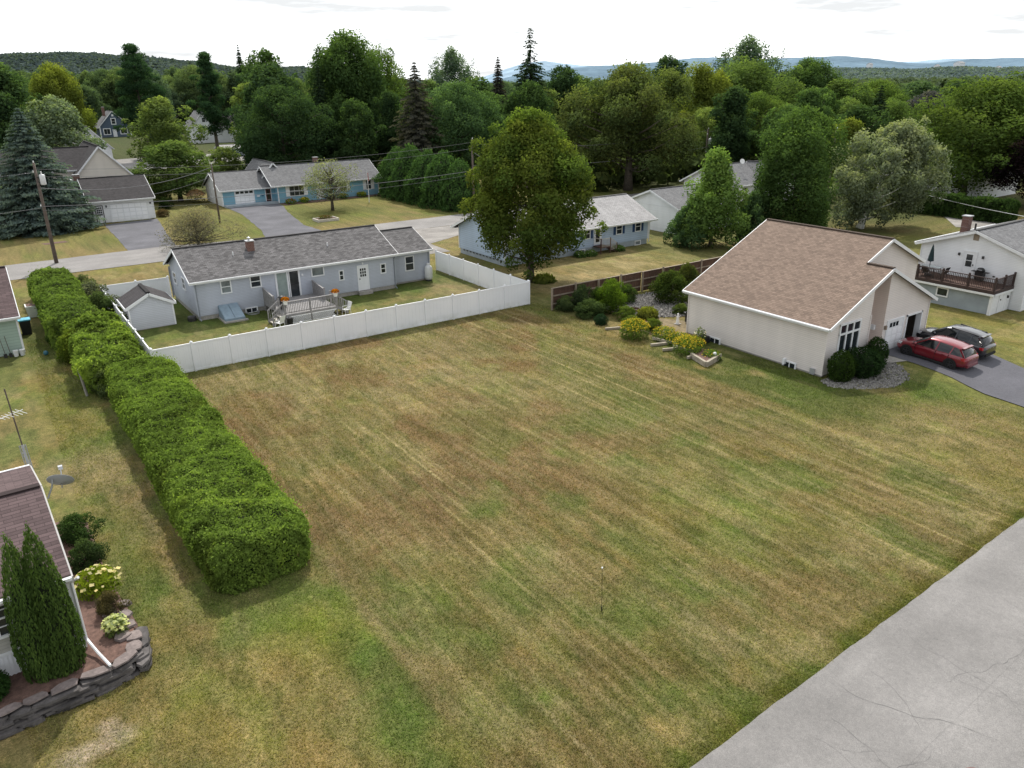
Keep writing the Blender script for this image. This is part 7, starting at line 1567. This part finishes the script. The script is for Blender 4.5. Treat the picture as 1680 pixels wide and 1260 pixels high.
n = 5200; ux, vx = g.uniform(-60, 170, n), g.uniform(20, 190, n); ok = ((vx > 92) | ((ux > 26) & (vx > 78)) | ((ux > 47) & (vx > 48)) | ((ux > 72) & (vx > 20))) & (fbm(ux * .04, vx * .04, 55, 3) > .38)
an_ = np.degrees(np.arctan2(ux - cu, vx - cv)); ok &= ~((an_ > 5) & (an_ < 16.5)) & ~((ux < -12) & (vx < 100))
for h_ in houses_: ok &= ~((ux > h_[0] - 3) & (ux < h_[1] + 3) & (vx > h_[2] - 12) & (vx < h_[3] + 3))
ux, vx = ux[ok], vx[ok]; forest('undergrowth', np.stack([ux, vx, 1.2 + 1.2 * g.random(len(ux))], 1), 3.4 * g.uniform(.6, 1.3, len(ux)), (.075, .105, .038, .9), 'low undergrowth filling the woods between the tree trunks', 26)
def hill(name, crest, color, label, depth=.62, n=6000, size=8, forest_col=None, jag=3.0, rows=26):  # color carries painted aerial haze, paler and bluer for farther hills
    """a ridge: ground rising to a crest line and falling behind it"""
    crest = np.array(crest, float); s = np.linspace(0, 1, len(crest)); S = np.linspace(0, 1, 160); C = np.stack([np.interp(S, s, crest[:, k]) for k in range(3)], 1)
    cam = np.array([cu, cv]); V = []
    for j in range(rows):
        t = j / (rows - 1); f = depth + (1.25 - depth) * t; k = sstep(0, (1 - depth) / (1.25 - depth), np.array([t]))[0] if f < 1 else 1 - .5 * ((f - 1) / .25) ** 2
        xy = cam + (C[:, :2] - cam) * f; z = -2 + (C[:, 2] + 2) * k + jag * (fbm(xy[:, 0] / 60, xy[:, 1] / 60, 5, 3) - .5) * 2 * (k > .02); V.append(np.stack([xy[:, 0], xy[:, 1], z], 1))
    V = np.concatenate(V); m = 160; F_ = [(j * m + i, j * m + i + 1, (j + 1) * m + i + 1, (j + 1) * m + i) for j in range(rows - 1) for i in range(m - 1)]
    me = bpy.data.meshes.new(name); me.from_pydata(V.tolist(), [], F_); me.polygons.foreach_set('use_smooth', [True] * len(F_)); me.update()
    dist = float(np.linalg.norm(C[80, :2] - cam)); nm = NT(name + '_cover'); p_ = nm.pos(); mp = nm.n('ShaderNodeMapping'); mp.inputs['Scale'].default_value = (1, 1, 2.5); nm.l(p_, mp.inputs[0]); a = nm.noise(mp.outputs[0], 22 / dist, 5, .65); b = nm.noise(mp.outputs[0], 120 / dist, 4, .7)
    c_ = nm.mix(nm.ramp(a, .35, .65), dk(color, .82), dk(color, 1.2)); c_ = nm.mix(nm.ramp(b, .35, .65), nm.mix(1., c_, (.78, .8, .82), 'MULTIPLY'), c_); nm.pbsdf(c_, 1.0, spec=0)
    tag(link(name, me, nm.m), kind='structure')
    if n:
        i = g.random(n) * 158; j = g.random(n) * (rows * (1 - depth) / (1.25 - depth) + 1.0); j = np.minimum(j, rows - 2); ii, jj = i.astype(int), j.astype(int); fi, fj = (i - ii)[:, None], (j - jj)[:, None]; G3 = V.reshape(rows, m, 3)
        p = (G3[jj, ii] * (1 - fi) + G3[jj, ii + 1] * fi) * (1 - fj) + (G3[jj + 1, ii] * (1 - fi) + G3[jj + 1, ii + 1] * fi) * fj
        forest(name + '_woods', p + np.array([0, 0, size * .2]), size * g.uniform(.6, 1.3, n), forest_col or (*color, 1), label, 8)
hill('left_hill', [(-260, 1090, 43.0), (-137, 1097, 47.2), (-31, 1102, 49.9), (29, 1100, 51.2), (79, 1096, 52.3), (124, 1091, 52.0), (150, 1087, 48.0), (198, 1078, 46.0), (240, 1068, 43.2), (296, 1053, 34.2), (326, 1044, 35.5), (363, 1031, 36.0), (400, 1016, 30.5), (459, 990, 22.2), (518, 960, 15.2), (590, 917, -1.0)], (.075, .105, .10), 'dense haze-tinted green woods covering the long hill on the left', .62, 30000, 6.0, (.085, .115, .122, 1))
hill('town_ridge', [(1100, 1450, 1.0), (1220, 1378, 14.8), (1338, 1265, 17.6), (1434, 1157, 25.4), (1481, 1097, 26.5), (1524, 1038, 32.5), (1577, 958, 30.6), (1618, 888, 26.6), (1660, 811, 29.3), (1687, 754, 25.6), (1712, 699, 26.5), (1777, 523, 20.0)], (.12, .165, .185), 'haze-tinted woods on the low ridge with scattered white houses at the right', .6, 16000, 8, (.14, .185, .195, 1))
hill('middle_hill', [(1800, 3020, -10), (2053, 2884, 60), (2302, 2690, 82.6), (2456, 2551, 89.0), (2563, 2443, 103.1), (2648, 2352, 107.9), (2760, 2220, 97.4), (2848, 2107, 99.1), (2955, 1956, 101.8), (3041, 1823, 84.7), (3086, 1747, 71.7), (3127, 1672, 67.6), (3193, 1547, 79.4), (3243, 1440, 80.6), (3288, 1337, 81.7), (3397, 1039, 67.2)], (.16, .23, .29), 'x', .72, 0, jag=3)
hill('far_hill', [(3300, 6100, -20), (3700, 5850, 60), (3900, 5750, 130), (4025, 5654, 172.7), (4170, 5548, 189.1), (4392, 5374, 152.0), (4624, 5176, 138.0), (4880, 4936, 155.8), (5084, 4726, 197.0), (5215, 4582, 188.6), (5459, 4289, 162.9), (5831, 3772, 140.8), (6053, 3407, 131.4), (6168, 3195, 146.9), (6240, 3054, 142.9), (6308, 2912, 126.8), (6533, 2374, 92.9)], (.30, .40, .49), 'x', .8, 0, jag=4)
for k, (u, v, z, w, d_, h, lab) in enumerate(((1590, 782, 40, 20, 12, 2.5, 'long pale building on top of the far right ridge'), (1540, 862, 24, 9, 8, 5, 'small white house low on the far right ridge'), (1505, 916, 38, 10, 8, 5, 'white house high on the left part of the far ridge'), (1568, 812, 33, 8, 8, 5, 'white house just below the long pale ridge building'), (1612, 718, 28, 9, 8, 5, 'white house at the right end of the far ridge'), (1452, 990, 34, 8, 8, 5, 'lone white house at the left end of the far ridge'))):
    o = thing('distant_house', lab, 'house', (u, v, z)); wall_box(o, u, u + w, v, v + d_, z - 4, z + h, z + h + 2.5, 'u', 'white_siding'); gable_roof(o, u, u + w, v, v + d_, z + h, z + h + 2.5, 'u', 'light_roof', .5, .4, gutter=False)

# ------------------------------------------------------------------ sky, sun, camera
w = bpy.data.worlds.new('World'); SC.world = w; w.use_nodes = True; nt = w.node_tree; nt.nodes.clear()
def wn(ty, **k):
    n_ = nt.nodes.new(ty)
    for a, b_ in k.items(): setattr(n_, a, b_)
    return n_
out = wn('ShaderNodeOutputWorld'); bg = wn('ShaderNodeBackground'); bg2 = wn('ShaderNodeBackground'); mx = wn('ShaderNodeMixShader')
sky = wn('ShaderNodeTexSky', sky_type='NISHITA'); sky.sun_disc = False; sky.sun_elevation = R(50); sky.sun_rotation = math.atan2(SUN_DIR.x, SUN_DIR.y); sky.air_density = 1.2; sky.dust_density = 2.0
nt.links.new(sky.outputs[0], bg.inputs[0]); bg.inputs[1].default_value = .12
tc = wn('ShaderNodeTexCoord'); mp = wn('ShaderNodeMapping'); mp.inputs['Scale'].default_value = (1, 1, 3.2); nt.links.new(tc.outputs['Generated'], mp.inputs[0])
nz = wn('ShaderNodeTexNoise'); nz.inputs['Scale'].default_value = 2.6; nz.inputs['Detail'].default_value = 6; nz.inputs['Roughness'].default_value = .6; nt.links.new(mp.outputs[0], nz.inputs['Vector'])
cr = wn('ShaderNodeMapRange'); cr.inputs[1].default_value = .34; cr.inputs[2].default_value = .58; cr.inputs[3].default_value = .30; cr.inputs[4].default_value = 1.0; nt.links.new(nz.outputs[0], cr.inputs[0])
# more open blue sky behind the camera, bright thin cloud towards the sun
sn = wn('ShaderNodeVectorMath', operation='DOT_PRODUCT'); nt.links.new(tc.outputs['Generated'], sn.inputs[0]); sn.inputs[1].default_value = (.5 * 1, .866, .15)
sr = wn('ShaderNodeMapRange'); sr.inputs[1].default_value = -.6; sr.inputs[2].default_value = .55; sr.inputs[3].default_value = 1.38; sr.inputs[4].default_value = 1.85; nt.links.new(sn.outputs['Value'], sr.inputs[0])
sc_ = wn('ShaderNodeMapRange'); sc_.inputs[1].default_value = -.2; sc_.inputs[2].default_value = .5; sc_.inputs[3].default_value = .45; sc_.inputs[4].default_value = .97; nt.links.new(sn.outputs['Value'], sc_.inputs[0])
mm = wn('ShaderNodeMath', operation='MAXIMUM'); nt.links.new(cr.outputs[0], mm.inputs[0]); nt.links.new(sc_.outputs[0], mm.inputs[1])
bg2.inputs[0].default_value = (.955, .98, 1, 1)
nz2 = wn('ShaderNodeTexNoise'); nz2.inputs['Scale'].default_value = 5.0; nz2.inputs['Detail'].default_value = 5; nz2.inputs['Roughness'].default_value = .6; mp2 = wn('ShaderNodeMapping'); mp2.inputs['Scale'].default_value = (1, 1, 9); nt.links.new(tc.outputs['Generated'], mp2.inputs[0]); nt.links.new(mp2.outputs[0], nz2.inputs['Vector'])
cl = wn('ShaderNodeMapRange'); cl.inputs[1].default_value = .36; cl.inputs[2].default_value = .60; cl.inputs[3].default_value = .50; cl.inputs[4].default_value = 1.0; nt.links.new(nz2.outputs[0], cl.inputs[0])
ml = wn('ShaderNodeMath', operation='MULTIPLY'); nt.links.new(sr.outputs[0], ml.inputs[0]); nt.links.new(cl.outputs[0], ml.inputs[1]); nt.links.new(ml.outputs[0], bg2.inputs[1])
nt.links.new(mm.outputs[0], mx.inputs[0]); nt.links.new(bg.outputs[0], mx.inputs[1]); nt.links.new(bg2.outputs[0], mx.inputs[2]); nt.links.new(mx.outputs[0], out.inputs[0])

sl_ = bpy.data.lights.new('sun', 'SUN'); sl_.energy = 4.4; sl_.angle = R(1.2); sl_.color = (1, .95, .87); so = bpy.data.objects.new('sun', sl_); COL.objects.link(so)
so.rotation_euler = SUN_DIR.to_track_quat('Z', 'Y').to_euler(); so.location = (0, 0, 60)
cd = bpy.data.cameras.new('camera'); cam = bpy.data.objects.new('camera', cd); COL.objects.link(cam); SC.camera = cam
cd.sensor_width = 36; cd.lens = 1258 / 1680 * 36; cd.clip_end = 30000; cd.clip_start = .1
p, r, a = R(21.4), R(-.8), R(34.3)
fw = Vector((math.sin(a) * math.cos(p), math.cos(a) * math.cos(p), -math.sin(p))); rt = Vector((math.cos(a), -math.sin(a), 0)); up = rt.cross(fw)
rt2 = rt * math.cos(r) + up * math.sin(r); up2 = -rt * math.sin(r) + up * math.cos(r)
cam.matrix_world = Matrix(((rt2.x, up2.x, -fw.x, -34.794), (rt2.y, up2.y, -fw.y, -48.418), (rt2.z, up2.z, -fw.z, 16.5), (0, 0, 0, 1)))
SC.render.engine = 'CYCLES'; SC.view_settings.view_transform = 'Standard'; SC.view_settings.look = 'None'; SC.view_settings.exposure = 0; SC.view_settings.gamma = 1
SC.cycles.max_bounces = 5; SC.cycles.diffuse_bounces = 3; SC.cycles.glossy_bounces = 2; SC.cycles.transparent_max_bounces = 4; SC.cycles.use_denoising = True
SC.render.resolution_x = 1024; SC.render.resolution_y = 768
